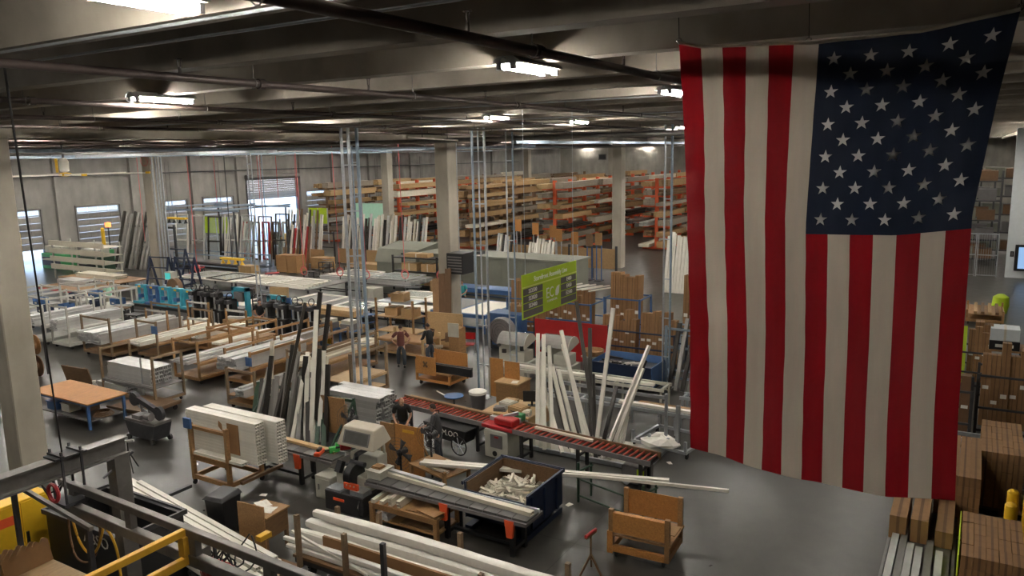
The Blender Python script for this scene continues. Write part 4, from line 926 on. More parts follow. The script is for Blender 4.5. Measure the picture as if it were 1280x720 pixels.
MB().box(0.80, 0.84, -2.0, 2.0, 1.6, 1.7).build('top_rail', 'galv', fa); MB().box(-0.9, -0.82, -2.0, 2.0, 0.02, 0.14).build('toe_rail', 'galv', fa); MB().box(-0.85, 0.85, -1.95, 1.95, 0.06, 0.10).build('tray', 'machine', fa)
CT = {}
for i, (p, q, k_) in enumerate(sorted(A, key=lambda a: -a[1][1])):
    CT[k_] = CT.get(k_, -1) + 1
    stick('leaning_profile', p, q, 0.11, 0.08, {'w': 'vinyl', 'd': 'bronze'}[k_], NUM[CT[k_]] + {'w': ' white profile from the left leaning behind the long red conveyor', 'd': ' dark bronze profile from the left leaning behind the long red conveyor'}[k_], 'profile', {'w': 'white profiles leaning behind the conveyor', 'd': 'bronze profiles leaning behind the conveyor'}[k_], roll=rnd.uniform(-.3, .3))
for i in range(9):
    B.append(((16.2+0.03*i, 19.6-0.36*i, 0.1), (17.0, 19.7-0.33*i+rnd.uniform(-.2,.2), rnd.uniform(1.7, 2.9)), 'd' if i % 3 else 'y'))
fb = thing('profile_rack', 'dark green rack holding the leaning profiles beside the left feed table', 'rack', (16.9, 18.2, 0))
for y in (-1.9, 1.9): MB().bar((-1.0, y, 0.04), (0.6, y, 0.04), 0.09).bar((0.5, y, 0.04), (0.42, y, 1.3), 0.07).bar((-0.7, y, 0.05), (0.42, y, 1.2), 0.06).build('end_frame', 'green_dark', fb)
MB().box(0.40, 0.46, -1.9, 1.9, 1.15, 1.24).build('top_rail', 'green_dark', fb); MB().box(-1.0, 0.5, -1.9, 1.9, 0.05, 0.08).build('tray', 'dark_steel', fb)
BM = {'w': ('vinyl', 'white profile leaning in the green rack by the left feed table'), 'd': ('bronze', 'black profile leaning in the green rack by the left feed table'), 'y': ('grey_alu', 'grey profile leaning in the green rack by the left feed table'), 'g': ('green_dark', 'dark green profile leaning in the green rack by the left feed table'), 'c': ('offwhite', 'cream profile leaning in the green rack by the left feed table')}
CT = {}
for i, (p, q, k_) in enumerate(sorted(B, key=lambda a: -a[1][1])):
    CT[k_] = CT.get(k_, -1) + 1
    p = (p[0], p[1], 0.085); lab_ = NUM[CT[k_]] + ' ' + BM[k_][1].replace('profile leaning in the', 'profile from left in the')
    stick('leaning_profile', p, q, 0.13, 0.10, BM[k_][0], lab_, 'profile', {'w': 'white', 'd': 'black', 'y': 'grey', 'g': 'green', 'c': 'cream'}[k_] + ' profiles in the green rack', roll=rnd.uniform(-.3, .3))
# ---------------------------------------------------------------- left: bench, band saw, reels, panel
pt_ = thing('plywood_table', 'plywood-topped table with blue steel legs at the left', 'table', (14.35, 26.25, 0))
MB().box(-0.72, 0.72, -1.75, 1.75, 0.88, 0.92).build('top', 'orange_ply', pt_)
for sx in (-0.62, 0.62):
    for sy in (-1.6, 1.6): MB().box(sx-0.04, sx+0.04, sy-0.04, sy+0.04, 0, 0.88).build('leg', 'blue', pt_)
    MB().box(sx-0.03, sx+0.03, -1.56, 1.56, 0.78, 0.87).build('side_rail', 'blue', pt_)
for sy in (-1.6, 0, 1.6): MB().box(-0.58, 0.58, sy-0.03, sy+0.03, 0.78, 0.87).build('end_rail', 'blue', pt_)
MB().box(-0.6, 0.6, -1.56, 1.56, 0.24, 0.27).build('shelf', 'machine_dark', pt_)
for q, (dx, dy, m, lab) in enumerate(((-0.3, 0.9, 'blue', 'blue crate on the shelf under the plywood table'), (-0.2, 0.2, 'paper', 'white bag under the middle of the plywood table'), (0.2, -0.3, 'wood_dark', 'brown box on the shelf of the plywood table'))):
    t = thing('storage_crate', lab, 'crate', (14.35+dx, 26.25+dy, 0.27)); MB().box(-0.2, 0.2, -0.25, 0.25, 0, 0.3).build('body', m, t, bevel=0.03); MB().box(-0.22, 0.22, -0.27, 0.27, 0.27, 0.31).build('rim', m, t)
wr = thing('wire_coil_basket', 'round coil of wire on the shelf under the right end of the plywood table', 'coil', (14.4, 24.95, 0.27))
for q in range(4): MB().ring((0, 0, 0.03+0.035*q), 0.32-0.03*q, 0.02, 'z', 20, 5).build('wire_turn', 'wood_dark', wr)
bs = thing('band_saw', 'dark metal-cutting band saw on a wheeled base beside the plywood table', 'saw', (14.15, 22.1, 0), math.radians(90))
MB().add([(-0.6,-.28,.12),(.6,-.28,.12),(.6,.28,.12),(-0.6,.28,.12),(-0.72,-.33,.62),(.72,-.33,.62),(.72,.33,.62),(-0.72,.33,.62)],[(0,3,2,1),(4,5,6,7),(0,1,5,4),(1,2,6,5),(2,3,7,6),(3,0,4,7)]).build('base', 'dark_steel', bs)
for sx in (-0.6, 0.6):
    for sy in (-0.3, 0.3): MB().tube((sx, sy-0.04, 0.09), (sx, sy+0.04, 0.09), 0.09, 14).build('wheel', 'rubber', bs)
MB().box(-0.75, 0.75, -0.3, 0.3, 0.62, 0.70).build('bed', 'steel', bs)
for sx, zz, r in ((-0.55, 0.92, 0.22), (0.66, 1.22, 0.22)): MB().lathe([(0.05, -0.07), (r, -0.06), (r, 0.06), (0.05, 0.07)], 18, (sx, -0.05, zz), 'y').build('wheel_guard', 'dark_steel', bs, smooth=True)
MB().prism([(-0.60, 1.02), (0.55, 1.34), (0.78, 1.46), (0.80, 1.36), (0.5, 1.18), (-0.30, 0.94), (-0.5, 0.84)], -0.12, 0.02, 'y').build('bow', 'dark_steel', bs)
MB().bar((-0.4, -0.05, 0.74), (0.55, -0.05, 1.02), 0.02, 0.06).build('blade', 'galv', bs); MB().bar((-0.1, -0.05, 0.72), (-0.05, -0.05, 1.05), 0.08).build('blade_guide', 'machine_dark', bs); MB().bar((0.3, -0.05, 0.85), (0.32, -0.05, 1.2), 0.08).build('blade_guide', 'machine_dark', bs)
MB().lathe([(0.02, -0.16), (0.12, -0.15), (0.12, 0.12), (0.04, 0.15)], 14, (-0.35, 0.2, 0.86), 'x').build('motor', 'machine_dark', bs, smooth=True); MB().box(0.05, 0.45, -0.35, 0.25, 0.70, 0.82).build('vice', 'machine_dark', bs); MB().tube((0.25, -0.5, 0.78), (0.25, -0.35, 0.78), 0.07, 12).build('hand_wheel', 'galv', bs)
MB().box(-0.5, 0.5, -0.335, -0.33, 0.25, 0.5).build('front_panel', 'steel', bs)
lp = thing('framed_board', 'dark brown framed panel standing on the floor behind the plywood table', 'panel', (15.95, 28.75, 0), math.radians(95))
MB().bar((0, 0, 0.0), (0, 0.28, 1.15), 1.5, 0.04, up=(0,1,0)).build('sheet', 'wood_dark', lp)
for s_ in (-0.5, 0.5): MB().bar((s_, -0.04, 0.0), (s_, 0.24, 1.15), 0.06, 0.05).build('batten', 'ply', lp)
bcw = thing('white_bag', 'small white plastic bag on the floor beside the dark brown panel', 'bag', (15.8, 27.75, 0)); MB().lathe([(0.12, 0), (0.17, 0.15), (0.14, 0.45), (0.05, 0.62), (0.07, 0.72)], 12).build('sack', 'paper', bcw, smooth=True); MB().ring((0,0,0.62), 0.055, 0.01, 'z', 10, 4).build('tie', 'machine', bcw)
rl = thing('reel_stand', 'dark stand with round wooden cable reels by the near concrete column', 'stand', (16.6, 33.5, 0))
for sx in (-0.3, 0.3):
    for sy in (-0.5, 0.6): MB().bar((sx, sy, 0), (sx, sy, 2.1), 0.06).build('post', 'dark_steel', rl)
for q, (y, z, r, m) in enumerate(((-0.5, 1.35, 0.42, 'ply'), (0.3, 1.3, 0.40, 'ply'), (-0.5, 0.45, 0.45, 'cardboard_dark'), (0.4, 1.95, 0.36, 'ply'))):
    rr_ = MB().lathe([(0.04, -0.42), (r, -0.40), (r, -0.36), (r*0.45, -0.35), (r*0.45, -0.1), (r, -0.09), (r, -0.05), (0.04, -0.04)], 22, (0, y, z), 'x').build('reel', m, rl)
    MB().tube((-0.45, y, z), (0.1, y, z), 0.04, 8).build('axle', 'dark_steel', rr_)
# ---------------------------------------------------------------- carts with profiles, left middle
def pcart(lab, x, y, L_, W_, deck, post, plab, ny, nz, pw_, ph_, m='silver', wood='post_wood', rails='ends', rail_m=None, dm='ply', PL=None, rz=None, z0=None, skip=0.3, axis='x', xoff=0, pgroup=None, blue=False):
    t = cart(lab, x, y, L_, W_, deck, post, wood, dm, axis, rails=rails, rail_m=rail_m, pw=0.075)
    PL = PL or L_ + 0.5
    w_tot = ny*(pw_+0.004)
    if axis == 'x': stack('aluminium_profile' if m == 'silver' else 'white_profile', x-PL/2+xoff, y-w_tot/2, deck+0.002, PL, ny, nz, pw_, ph_, m, plab, 'profile', pgroup or plab[:60], 'x', 0.06, skip=skip)
    else: stack('aluminium_profile' if m == 'silver' else 'white_profile', x-w_tot/2, y-PL/2+xoff, deck+0.002, PL, ny, nz, pw_, ph_, m, plab, 'profile', pgroup or plab[:60], 'y', 0.06, skip=skip)
    if blue: MB().box(-L_/2-0.03, -L_/2, -W_/2-0.1, -W_/2+0.3, post-0.55, post-0.2).build('blue_plate', 'blue', t)
    return t
pcart('white steel cart with silver profiles, nearest to the reel stand', 21.0, 39.1, 2.6, 1.6, 0.95, 2.0, 'silver profile on the white steel cart nearest to the reel stand', 4, 4, 0.16, 0.12, wood='white_paint', dm='white_paint')
pcart('white steel cart with silver profiles beside the wooden-posted profile cart', 21.1, 37.0, 2.8, 1.5, 0.95, 2.1, 'silver profile on the second white steel cart from the reels', 4, 4, 0.16, 0.12, wood='white_paint', dm='white_paint')
pcart('wooden-posted cart loaded with a wide block of silver profiles', 21.3, 33.7, 3.6, 2.2, 0.75, 1.9, 'silver profile in the wide block on the wooden-posted cart', 11, 4, 0.155, 0.12, rails='ends', PL=4.2, skip=0.5)
pcart('narrow cart beside the wide silver block, loaded with white profiles', 21.8, 31.2, 3.0, 1.5, 0.8, 1.8, 'white profile on the narrow cart beside the wide silver block', 6, 2, 0.15, 0.09, m='vinyl', blue=True, PL=4.2)
t3 = pcart('grey steel cart with a block of silver tubes near the band saw', 16.8, 26.3, 3.2, 1.25, 0.72, 1.9, 'silver square tube in the block on the grey cart near the band saw', 5, 4, 0.17, 0.15, axis='y', wood='post_wood', dm='machine_dark', PL=2.6, xoff=0.15, skip=0.15)
stack('aluminium_profile', 16.2, 26.5, 0.30, 1.8, 3, 2, 0.16, 0.12, 'silver', 'silver profile on the lower shelf of the grey cart near the band saw', 'profile', 'profiles on the lower shelf', 'y')
fd = thing('flat_dolly', 'low flat plywood dolly in front of the grey tube cart', 'dolly', (15.75, 24.7, 0), math.radians(5))
MB().box(-0.75, 0.75, -0.95, 0.95, 0.22, 0.30).build('deck', 'wood_dark', fd); MB().box(-.75,.75,-.98,-.93,.3,.36).box(-.78,-.73,-.95,.95,.3,.36).build('edge_strip', 'post_wood', fd)
for sx in (-0.6, 0.6):
    for sy in (-0.8, 0.8): inst('caster', caster_mesh(0.09), fd, (sx, sy, 0))
MB().tube((0.7, 0.9, 0.3), (0.7, 0.9, 1.7), 0.03).build('push_post', 'galv', fd)
pcart('orange-brown wooden cart with silver profiles, second from the leaning rack', 20.2, 26.5, 2.8, 1.55, 0.85, 1.75, 'silver profile on the orange-brown cart second from the leaning rack', 7, 2, 0.14, 0.10, wood='ply', rails='both', PL=3.4)
pcart('orange-brown wooden cart with a tall block of silver profiles', 20.7, 24.2, 2.6, 1.5, 0.78, 1.45, 'silver profile in the tall block on the orange-brown cart', 6, 4, 0.17, 0.12, wood='ply', rails='sides', PL=3.6, blue=True)
pcart('wooden cart with a small stack of silver profiles beside the leaning rack', 18.9, 21.7, 2.9, 1.5, 0.5, 1.5, 'silver profile in the small stack beside the leaning rack', 3, 5, 0.16, 0.07, rails='ends', PL=2.6, xoff=-0.2)
pcart('wooden cart holding long cream and white profiles behind the leaning rack', 22.4, 21.9, 3.2, 1.6, 0.9, 1.6, 'cream profile on the cart behind the leaning rack', 4, 2, 0.20, 0.10, m='offwhite', rails='sides', PL=4.2)
pcart('brown wooden cart with pale end rails in front of the black presses', 23.6, 33.5, 2.4, 1.7, 0.7, 1.7, 'white profile on the brown cart in front of the black presses', 5, 1, 0.15, 0.09, m='vinyl', wood='ply', rail_m='white_paint')
pcart('brown wooden cart with pale end rails beside the teal cabinet', 23.4, 30.3, 2.2, 1.5, 0.7, 1.6, 'white profile on the brown cart beside the teal cabinet', 4, 2, 0.15, 0.09, m='vinyl', wood='ply', rail_m='white_paint')
pcart('empty brown wooden cart in the middle of the profile carts', 22.9, 28.0, 2.6, 1.6, 0.8, 1.5, 'white profile on the brown cart in the middle of the profile carts', 3, 1, 0.15, 0.09, m='vinyl', wood='ply', rails='both')
pcart('brown wooden cart with silver profiles behind the leaning profiles', 23.4, 25.2, 3.0, 1.5, 0.85, 1.5, 'silver profile on the brown cart behind the tall silver block', 6, 3, 0.15, 0.11, wood='ply', rails='sides')
for q, (x, y, lab) in enumerate(((23.0, 45.6, 'white steel cart with dark blue bins, farthest left'), (22.6, 42.3, 'white steel cart with dark blue bins in front of the brown tables'), (24.9, 41.3, 'white steel cart near the person in the mint shirt'), (25.8, 44.9, 'white steel cart behind the dark blue bins'))):
    t = cart(lab, x, y, 2.2, 2.0, 0.85, 1.8, 'white_paint', 'white_paint', 'x', 'white steel carts', rails='both')
    for j in range(2):
        o = thing('parts_bin', '%s blue parts bin on the %s white cart at far left' % (['near', 'rear'][j], NUM[q]), 'bin', (x-0.5+j*0.8, y+0.3-0.6*j, 0.855), 0, 'blue bins on white carts')
        MB().box(-0.3, 0.3, -0.28, 0.28, 0, 0.05).box(-0.3, 0.3, -0.28, -0.24, 0, 0.35).box(-0.3, 0.3, 0.24, 0.28, 0, 0.35).box(0.26, 0.3, -0.28, 0.28, 0, 0.35).box(-0.3, -0.26, -0.28, 0.28, 0, 0.2).build('tub', 'blue' if j else 'navy', o)
        MB().box(-0.31, -0.30, -0.1, 0.1, 0.06, 0.14).build('bin_label', 'paper', o)
# brown-topped tables and stacked white board rack at far left
def simple_table(lab, x0, x1, y0, y1, z, tm, lm, group=None, name='work_table', skirt=None, thick=0.06):
    t = thing(name, lab, 'table', ((x0+x1)/2, (y0+y1)/2, 0), 0, group); hx = (x1-x0)/2; hy = (y1-y0)/2
    MB().box(-hx, hx, -hy, hy, z-thick, z).build('top', tm, t)
    for sx in (-hx+0.08, hx-0.08):
        for sy in (-hy+0.1, hy-0.1): MB().box(sx-0.04, sx+0.04, sy-0.04, sy+0.04, 0, z-thick).build('leg', lm, t)
        MB().box(sx-0.03, sx+0.03, -hy+0.15, hy-0.15, 0.25, 0.32).build('stretcher', lm, t)
    if skirt: MB().box(-hx, -hx+0.03, -hy, hy, z-thick-skirt[0], z-thick).build('skirt', skirt[1], t)
    return t
simple_table('brown-topped table with a pale red edge behind the white carts', 26.4, 28.6, 44.8, 51.5, 0.95, 'ply', 'white_paint', 'brown tables at far left', skirt=(0.12, 'hose_pink'))
simple_table('brown-topped table farthest back, before the stacked pale boards', 29.4, 31.6, 47.5, 54.5, 0.95, 'ply', 'white_paint', 'brown tables at far left', skirt=(0.12, 'offwhite'))
br_ = thing('board_rack', 'rack of long pale boards stacked in tiers at far left', 'rack', (33.2, 57.4, 0), math.radians(0))
for y in (-3.2, 0, 3.2):
    for sx in (-0.7, 0.7): MB().box(sx-0.05, sx+0.05, y-0.05, y+0.05, 0, 2.9).build('upright', 'white_paint', br_)
for j in range(4): MB().box(-0.8, -0.7, -3.5, 3.5, 0.75+0.6*j, 1.12+0.6*j).box(-.7,.7,-3.5,3.5,.75+.6*j,.8+.6*j).build('tier_board', 'offwhite', br_)
# black presses and teal frames
pbz = thing('press_bench', 'long dark bench carrying the teal presses', 'workbench', (26.2, 38.0, 0))
MB().box(-0.5, 0.5, -2.7, 2.7, 0.72, 0.86).build('top', 'black', pbz); MB().box(-0.45, 0.45, -2.6, 2.6, 0.1, 0.72).build('cabinet', 'machine_dark', pbz)
for y in (-2.5, 0, 2.5): MB().box(-0.5, 0.5, y-0.05, y+0.05, 0, 0.72).build('leg', 'black', pbz)
def press(lab, x, y, m='teal', s_=1.0, z=0.86):
    t = thing('bench_press', lab, 'press', (x, y, z), 0, 'teal presses')
    MB().box(-0.35*s_, 0.35*s_, -0.4*s_, 0.4*s_, 0, 0.12).build('bed', m, t)
    for sy in (-0.34, 0.34): MB().box(-0.1*s_, 0.1*s_, sy*s_-0.06, sy*s_+0.06, 0.12, 0.85*s_).build('upright', m, t)
    MB().box(-0.14*s_, 0.14*s_, -0.4*s_, 0.4*s_, 0.85*s_, 1.02*s_).build('crown', m, t)
    MB().tube((0, 0, 0.45*s_), (0, 0, 1.15*s_), 0.07*s_, 10).build('ram', 'galv', t); MB().box(-0.2*s_, 0.05, -0.14*s_, 0.14*s_, 0.3*s_, 0.5*s_).build('die_head', 'blue', t)
    MB().box(-0.15*s_-0.01, -0.14*s_, -0.1, 0.1, 0.88*s_, 0.98*s_).build('dial_plate', 'yellow', t)
    return t
for q in range(5): press(['teal press at the left end of the dark bench', 'second teal press on the dark bench', 'middle teal press on the dark bench', 'fourth teal press on the dark bench', 'teal press at the right end of the dark bench'][q], 26.2, 40.2-1.05*q, 'blue' if q in (1,) else 'teal')
tvs = thing('terminal_screen', 'small glowing teal screen on a post behind the presses', 'screen', (29.6, 42.3, 0)); MB().tube((0, 0, 0), (0, 0, 1.5), 0.04).build('post', 'dark_steel', tvs); MB().box(-0.25, 0.2, -0.3, 0.3, 1.5, 2.0).build('case', 'machine', tvs); MB().box(-0.26, -0.25, -0.25, 0.25, 1.56, 1.94).build('display', 'screen', tvs)
fn = thing('drum_fan', 'dark drum fan behind the teal presses', 'fan', (29.0, 41.2, 0)); MB().lathe([(0.1, -0.18), (0.55, -0.16), (0.58, 0), (0.55, 0.16), (0.1, 0.18)], 20, (0, 0, 1.2), 'x').build('drum', 'wood_dark', fn, smooth=True); MB().bar((0, 0.5, 0), (0, 0.5, 1.2), 0.06).bar((0, -0.5, 0), (0, -0.5, 1.2), 0.06).build('stand', 'dark_steel', fn)
def black_press(lab, x, y, h_=1.9):
    t = thing('punch_press', lab, 'press', (x, y, 0), rnd.uniform(-.1, .1), 'black punch presses')
    MB().box(-0.3, 0.3, -0.22, 0.22, 0, 1.05).build('base', 'black', t, bevel=0.02); MB().box(-0.31, -0.3, -0.05, 0.05, 0.2, 0.95).build('front_strip', 'galv', t)
    MB().box(-0.05, 0.25, -0.15, 0.15, 0.85, h_-0.35).build('column', 'black', t); MB().box(-0.32, 0.25, -0.15, 0.15, h_-0.55, h_-0.35).build('head', 'dark_steel', t)
    MB().ring((-0.05, 0, h_-0.15), 0.17, 0.025, 'y', 14, 5).build('hand_wheel', 'dark_steel', t); MB().tube((-0.2, 0, 0.85), (-0.2, 0, h_-0.5), 0.05, 8).build('ram', 'galv', t)
names = ['leftmost', 'second', 'third', 'fourth', 'fifth', 'rightmost']
for q in range(6): black_press('%s of the black punch presses between the teal bench and the teal cabinet' % names[q], 26.0+0.15*(q % 2), 35.3-0.52*q, 2.25 if q < 4 else 1.95)
for q in range(6): black_press('%s of the black punch presses beside the man in the black shirt' % names[q], 25.9+0.2*(q % 2), 29.6-0.55*q, 2.1)
def teal_cab(lab, x, y, h_):
    t = thing('teal_frame_machine', lab, 'machine', (x, y, 0), 0, 'teal frame machines')
    for sy in (-0.5, 0.5): MB().box(-0.12, 0.12, sy-0.1, sy+0.1, 0, h_).build('upright', 'teal', t)
    MB().box(-0.12, 0.12, -0.6, 0.6, h_-0.2, h_).build('crown', 'teal', t); MB().box(-0.3, 0.3, -0.4, 0.4, 0.2, 0.8).build('bed', 'machine_dark', t); MB().box(-0.2, 0.2, -0.35, 0.35, h_-0.75, h_-0.25).build('head', 'machine_dark', t)
teal_cab('teal frame machine left of the man in the black shirt', 27.8, 33.9, 1.9); teal_cab('teal frame machine behind the man in the black shirt', 27.3, 30.6, 1.8)
wbx = simple_table('pale wooden bench in front of the man in the black shirt', 25.0, 25.9, 30.2, 32.0, 0.85, 'ply_light', 'ply_light', name='wooden_bench', skirt=(0.5, 'ply_light'))
stick('white_profile', (25.3, 31.9, 0.92), (25.6, 29.4, 0.98), 0.16, 0.12, 'silver', 'silver profile held by the man in the black shirt', 'profile', None)
for q in range(2):
    t = thing('stand_machine', ['left blue stand machine with grey head near the conduit tower', 'right blue stand machine with grey head near the conduit tower'][q], 'machine', (25.3+0.1*q, 25.0-1.1*q, 0), 0, 'blue stand machines')
    for sx in (-0.25, 0.25):
        for sy in (-0.35, 0.35): MB().box(sx-0.04, sx+0.04, sy-0.04, sy+0.04, 0, 1.0).build('leg', 'blue', t)
    MB().box(-0.32, 0.32, -0.42, 0.42, 1.0, 1.06).box(-.3,.3,-.4,.4,.3,.34).build('frame_top', 'blue', t); MB().box(-0.28, 0.28, -0.32, 0.32, 1.06, 1.35).build('head', 'machine_dark', t, bevel=0.03); MB().box(-0.22, 0.22, -0.28, 0.28, 1.35, 1.5).build('cover', 'machine', t)
    MB().lathe([(0.02, -.05), (0.16, -.05), (0.16, .05), (0.02, .05)], 12, (-0.1, 0, 0.45), 'x').build('hose_reel', 'yellow', t)
# ---------------------------------------------------------------- assembly tables
simple_table('white-topped assembly table at the far end of the table row', 33.0, 36.0, 41.0, 46.5, 0.95, 'vinyl', 'dark_steel', 'assembly tables')
simple_table('black slatted assembly table with a long dark side panel', 29.2, 32.2, 26.8, 33.0, 0.95, 'machine_dark', 'dark_steel', 'assembly tables', skirt=(0.65, 'machine_dark'))
simple_table('black assembly table under the white bars', 32.8, 36.2, 34.0, 40.6, 0.95, 'machine_dark', 'dark_steel', 'assembly tables')
simple_table('low assembly table under the stacked grey frames', 36.6, 39.3, 29.5, 37.0, 0.85, 'machine_dark', 'dark_steel', 'assembly tables')
simple_table('white-topped assembly table left of the central column', 32.8, 35.4, 24.6, 28.0, 0.95, 'vinyl', 'blue', 'assembly tables')
simple_table('blue table with a half white, half grey top behind the central column', 31.0, 34.5, 20.3, 24.2, 0.95, 'blue', 'blue', 'blue tables', thick=0.18)
tag(MB().box(-1.6, 1.6, -0.85, 0.85, 0, 0.012).build('table_mat', 'vinyl', None, (32.75, 21.3, 0.951)), 'white sheet covering the near half of the blue table', 'sheet')
tag(MB().box(-1.6, 1.6, -0.85, 0.85, 0, 0.012).build('table_mat', 'machine_dark', None, (32.75, 23.2, 0.951)), 'grey sheet covering the far half of the blue table', 'sheet')
simple_table('long blue bench behind the central column', 37.3, 38.6, 21.0, 27.5, 0.95, 'blue', 'blue', 'blue tables', thick=0.25)
# white bars and frames on tables
for q in range(9): stick('white_bar', (32.7+0.38*q, 34.2+0.1*q, 0.99), (33.0+0.36*q, 40.4, 0.99), 0.10, 0.06, 'vinyl', 'white bar laid across the black assembly table', 'profile', 'white bars on the black table')
for q in range(7):
    for j in range(3): stick('grey_frame_bar', (36.75+0.38*q, 29.4, 0.9+0.08*j), (36.75+0.38*q, 36.9, 0.9+0.08*j), 0.16, 0.07, 'silver', 'light grey bar stacked on the low assembly table', 'profile', 'grey bars on the low table')
def wframe(lab, x, y, z, a, b, m, rz=0, t_=0.08, upright=False, glass=None, tilt=0.0, group=None, h0=0.0):
    o = thing('window_frame', lab, 'frame', (x, y, z), rz, group)
    if upright:
        P = lambda u, v: (v*math.sin(tilt), u, h0 + v*math.cos(tilt))
        for u in (-a/2, a/2): MB().bar(P(u, 0), P(u, b), t_, t_).build('stile', m, o)
        for v in (0.04, b*0.5, b-0.04): MB().bar(P(-a/2, v), P(a/2, v), t_, t_).build('rail', m, o)
        if glass: MB().add([P(-a/2, 0), P(a/2, 0), P(a/2, b), P(-a/2, b)], [(0, 1, 2, 3)]).build('pane', glass, o)
    else:
        for u in (-a/2, a/2): MB().box(u-t_/2, u+t_/2, -b/2, b/2, 0, 0.06).build('stile', m, o)
        for v in (-b/2, b/2): MB().box(-a/2+t_/2, a/2-t_/2, v-t_/2, v+t_/2, 0, 0.06).build('rail', m, o)
        if glass: MB().box(-a/2, a/2, -b/2, b/2, 0.02, 0.03).build('pane', glass, o)
    return o
wframe('white window frame lying on the black slatted table', 30.4, 27.9, 0.955, 1.6, 2.0, 'vinyl', 0.05, 0.16, glass='glass')
wframe('white window frame on the white table left of the central column', 34.2, 26.9, 0.955, 1.6, 2.2, 'vinyl', 0.0, 0.16, glass='glass')
tag(MB().box(-0.6, 0.6, -1.9, 1.9, 0, 0.02).build('white_sheet', 'vinyl', None, (31.2, 25.6, 0.96)), 'white sheet beside the slatted black table', 'sheet')
simple_table('narrow white-topped table before the white-topped table', 30.6, 31.9, 23.6, 27.4, 0.95, 'vinyl', 'dark_steel', 'assembly tables')
# upright plywood, wrapped lumber
t = thing('plywood_stack', 'stack of plywood sheets standing upright at the end of the dark table', 'plywood', (28.5, 31.9, 0), 0.2)
for q in range(4): MB().bar((0.05*q, 0, 0), (0.05*q+0.15, 0, 1.9), 1.1, 0.03, up=(1,0,0)).build('sheet', 'ply_light', t)
for q in range(2):
    t = thing('lumber_pack', ['upper yellow lumber pack behind the black presses', 'lower yellow lumber pack behind the black presses'][q], 'lumber', (28.3-0.5*q, 28.2-0.8*q, 0.9 if q == 0 else 0.3), 0, 'yellow lumber packs')
    for i in range(4):
        for j in range(2): MB().box(-0.35+0.18*i, -0.19+0.18*i, -2.2, 2.0, 0.16*j, 0.16*j+0.15).build('board', 'ply_light', t)
    if q == 0:
        pass
t = thing('lumber_trestle', 'dark trestle under the upper yellow lumber pack', 'trestle', (28.3, 28.2, 0))
for y in (-1.6, 1.5): MB().box(-0.4, 0.4, y-0.05, y+0.05, 0.8, 0.9).box(-0.38, -0.3, y-0.05, y+0.05, 0, 0.8).box(0.3, 0.38, y-0.05, y+0.05, 0, 0.8).build('bent', 'dark_steel', t)
t = thing('lumber_trestle', 'low dark trestle under the lower yellow lumber pack', 'trestle', (27.8, 27.4, 0))
for y in (-1.6, 1.5): MB().box(-0.4, 0.4, y-0.05, y+0.05, 0.0, 0.3).build('sleeper', 'dark_steel', t)
t = thing('blue_screen_board', 'navy blue upright panel beside the yellow lumber', 'panel', (27.4, 30.1, 0), 0.1); MB().box(-0.03, 0.03, -0.4, 0.4, 0.1, 1.7).build('sheet', 'blue', t); MB().box(-0.3, 0.3, -0.4, 0.4, 0, 0.1).build('foot', 'dark_steel', t)
# packing bench the brown-shirted man stands at
pkb = cart('low wooden work trolley the man in the brown shirt stands at', 26.3, 21.3, 2.6, 1.3, 0.78, 1.0, 'ply_light', 'ply', 'y', 'work trolleys', rails='none')
t = thing('plywood_leaner', 'tall plywood boards leaning on a stand behind the two men', 'plywood', (27.6, 20.6, 0), 0.1)
for q in range(3): MB().bar((0.1*q, 0.35*q-0.5, 0.4), (0.9, 0.35*q-0.1, 3.6-0.25*q), 0.32, 0.04, up=(1,0,0.2)).build('board', 'cardboard_dark' if q < 2 else 'ply', t)
MB().box(0.1, 0.16, -1.2, 0.6, 0.2, 1.7).build('back_panel', 'ply_light', t); MB().box(-0.2, 0.9, -1.2, 0.6, 0.1, 0.2).build('base', 'ply', t)
t = thing('cabinet_box', 'upright brown cabinet board right of the man in the black sweater', 'cabinet', (26.8, 19.0, 0), 0.1); MB().box(-0.3, 0.3, -0.25, 0.25, 0.0, 1.35).build('body', 'ply', t); MB().box(-0.34, -0.3, -0.26, 0.26, 1.0, 1.6).build('back_board', 'machine', t)
t = thing('tool_cabinet', 'small dark brown cabinet left of the man in the brown shirt', 'cabinet', (25.4, 22.9, 0), 0.0); MB().box(-0.3, 0.3, -0.35, 0.35, 0.05, 0.85).build('body', 'wood_dark', t); MB().box(-0.33, 0.33, -0.38, 0.38, 0.85, 0.9).build('top', 'black', t); MB().box(-0.315, -0.3, -0.3, 0.3, 0.1, 0.8).build('door', 'wood_dark', t)
t = thing('frame_shelf', 'open metal shelf with timber behind the man in the brown shirt', 'shelf', (28.2, 23.2, 0))
for sx in (-0.5, 0.5):
    for sy in (-1.1, 1.1): MB().box(sx-0.04, sx+0.04, sy-0.04, sy+0.04, 0, 2.1).build('post', 'ply', t)
for z in (0.5, 1.2, 1.9): MB().box(-0.5, 0.5, -1.1, 1.1, z, z+0.05).build('board', 'galv' if z > 1.5 else 'ply_light', t)
for y, z, lab in ((-0.6, 1.25, 'carton on the middle board of the open metal shelf, right'), (0.4, 1.25, 'carton on the middle board of the open metal shelf, left'), (0.0, 1.95, 'carton on top of the open metal shelf')):
    o = thing('carton', lab, 'box', (28.2, 23.2+y, z), 0.1, 'cartons on the metal shelf'); MB().box(-0.3, 0.3, -0.35, 0.35, 0, 0.4).build('box', 'tan', o); MB().box(-0.3, 0.3, -0.03, 0.03, 0.4, 0.405).build('tape', 'offwhite', o)
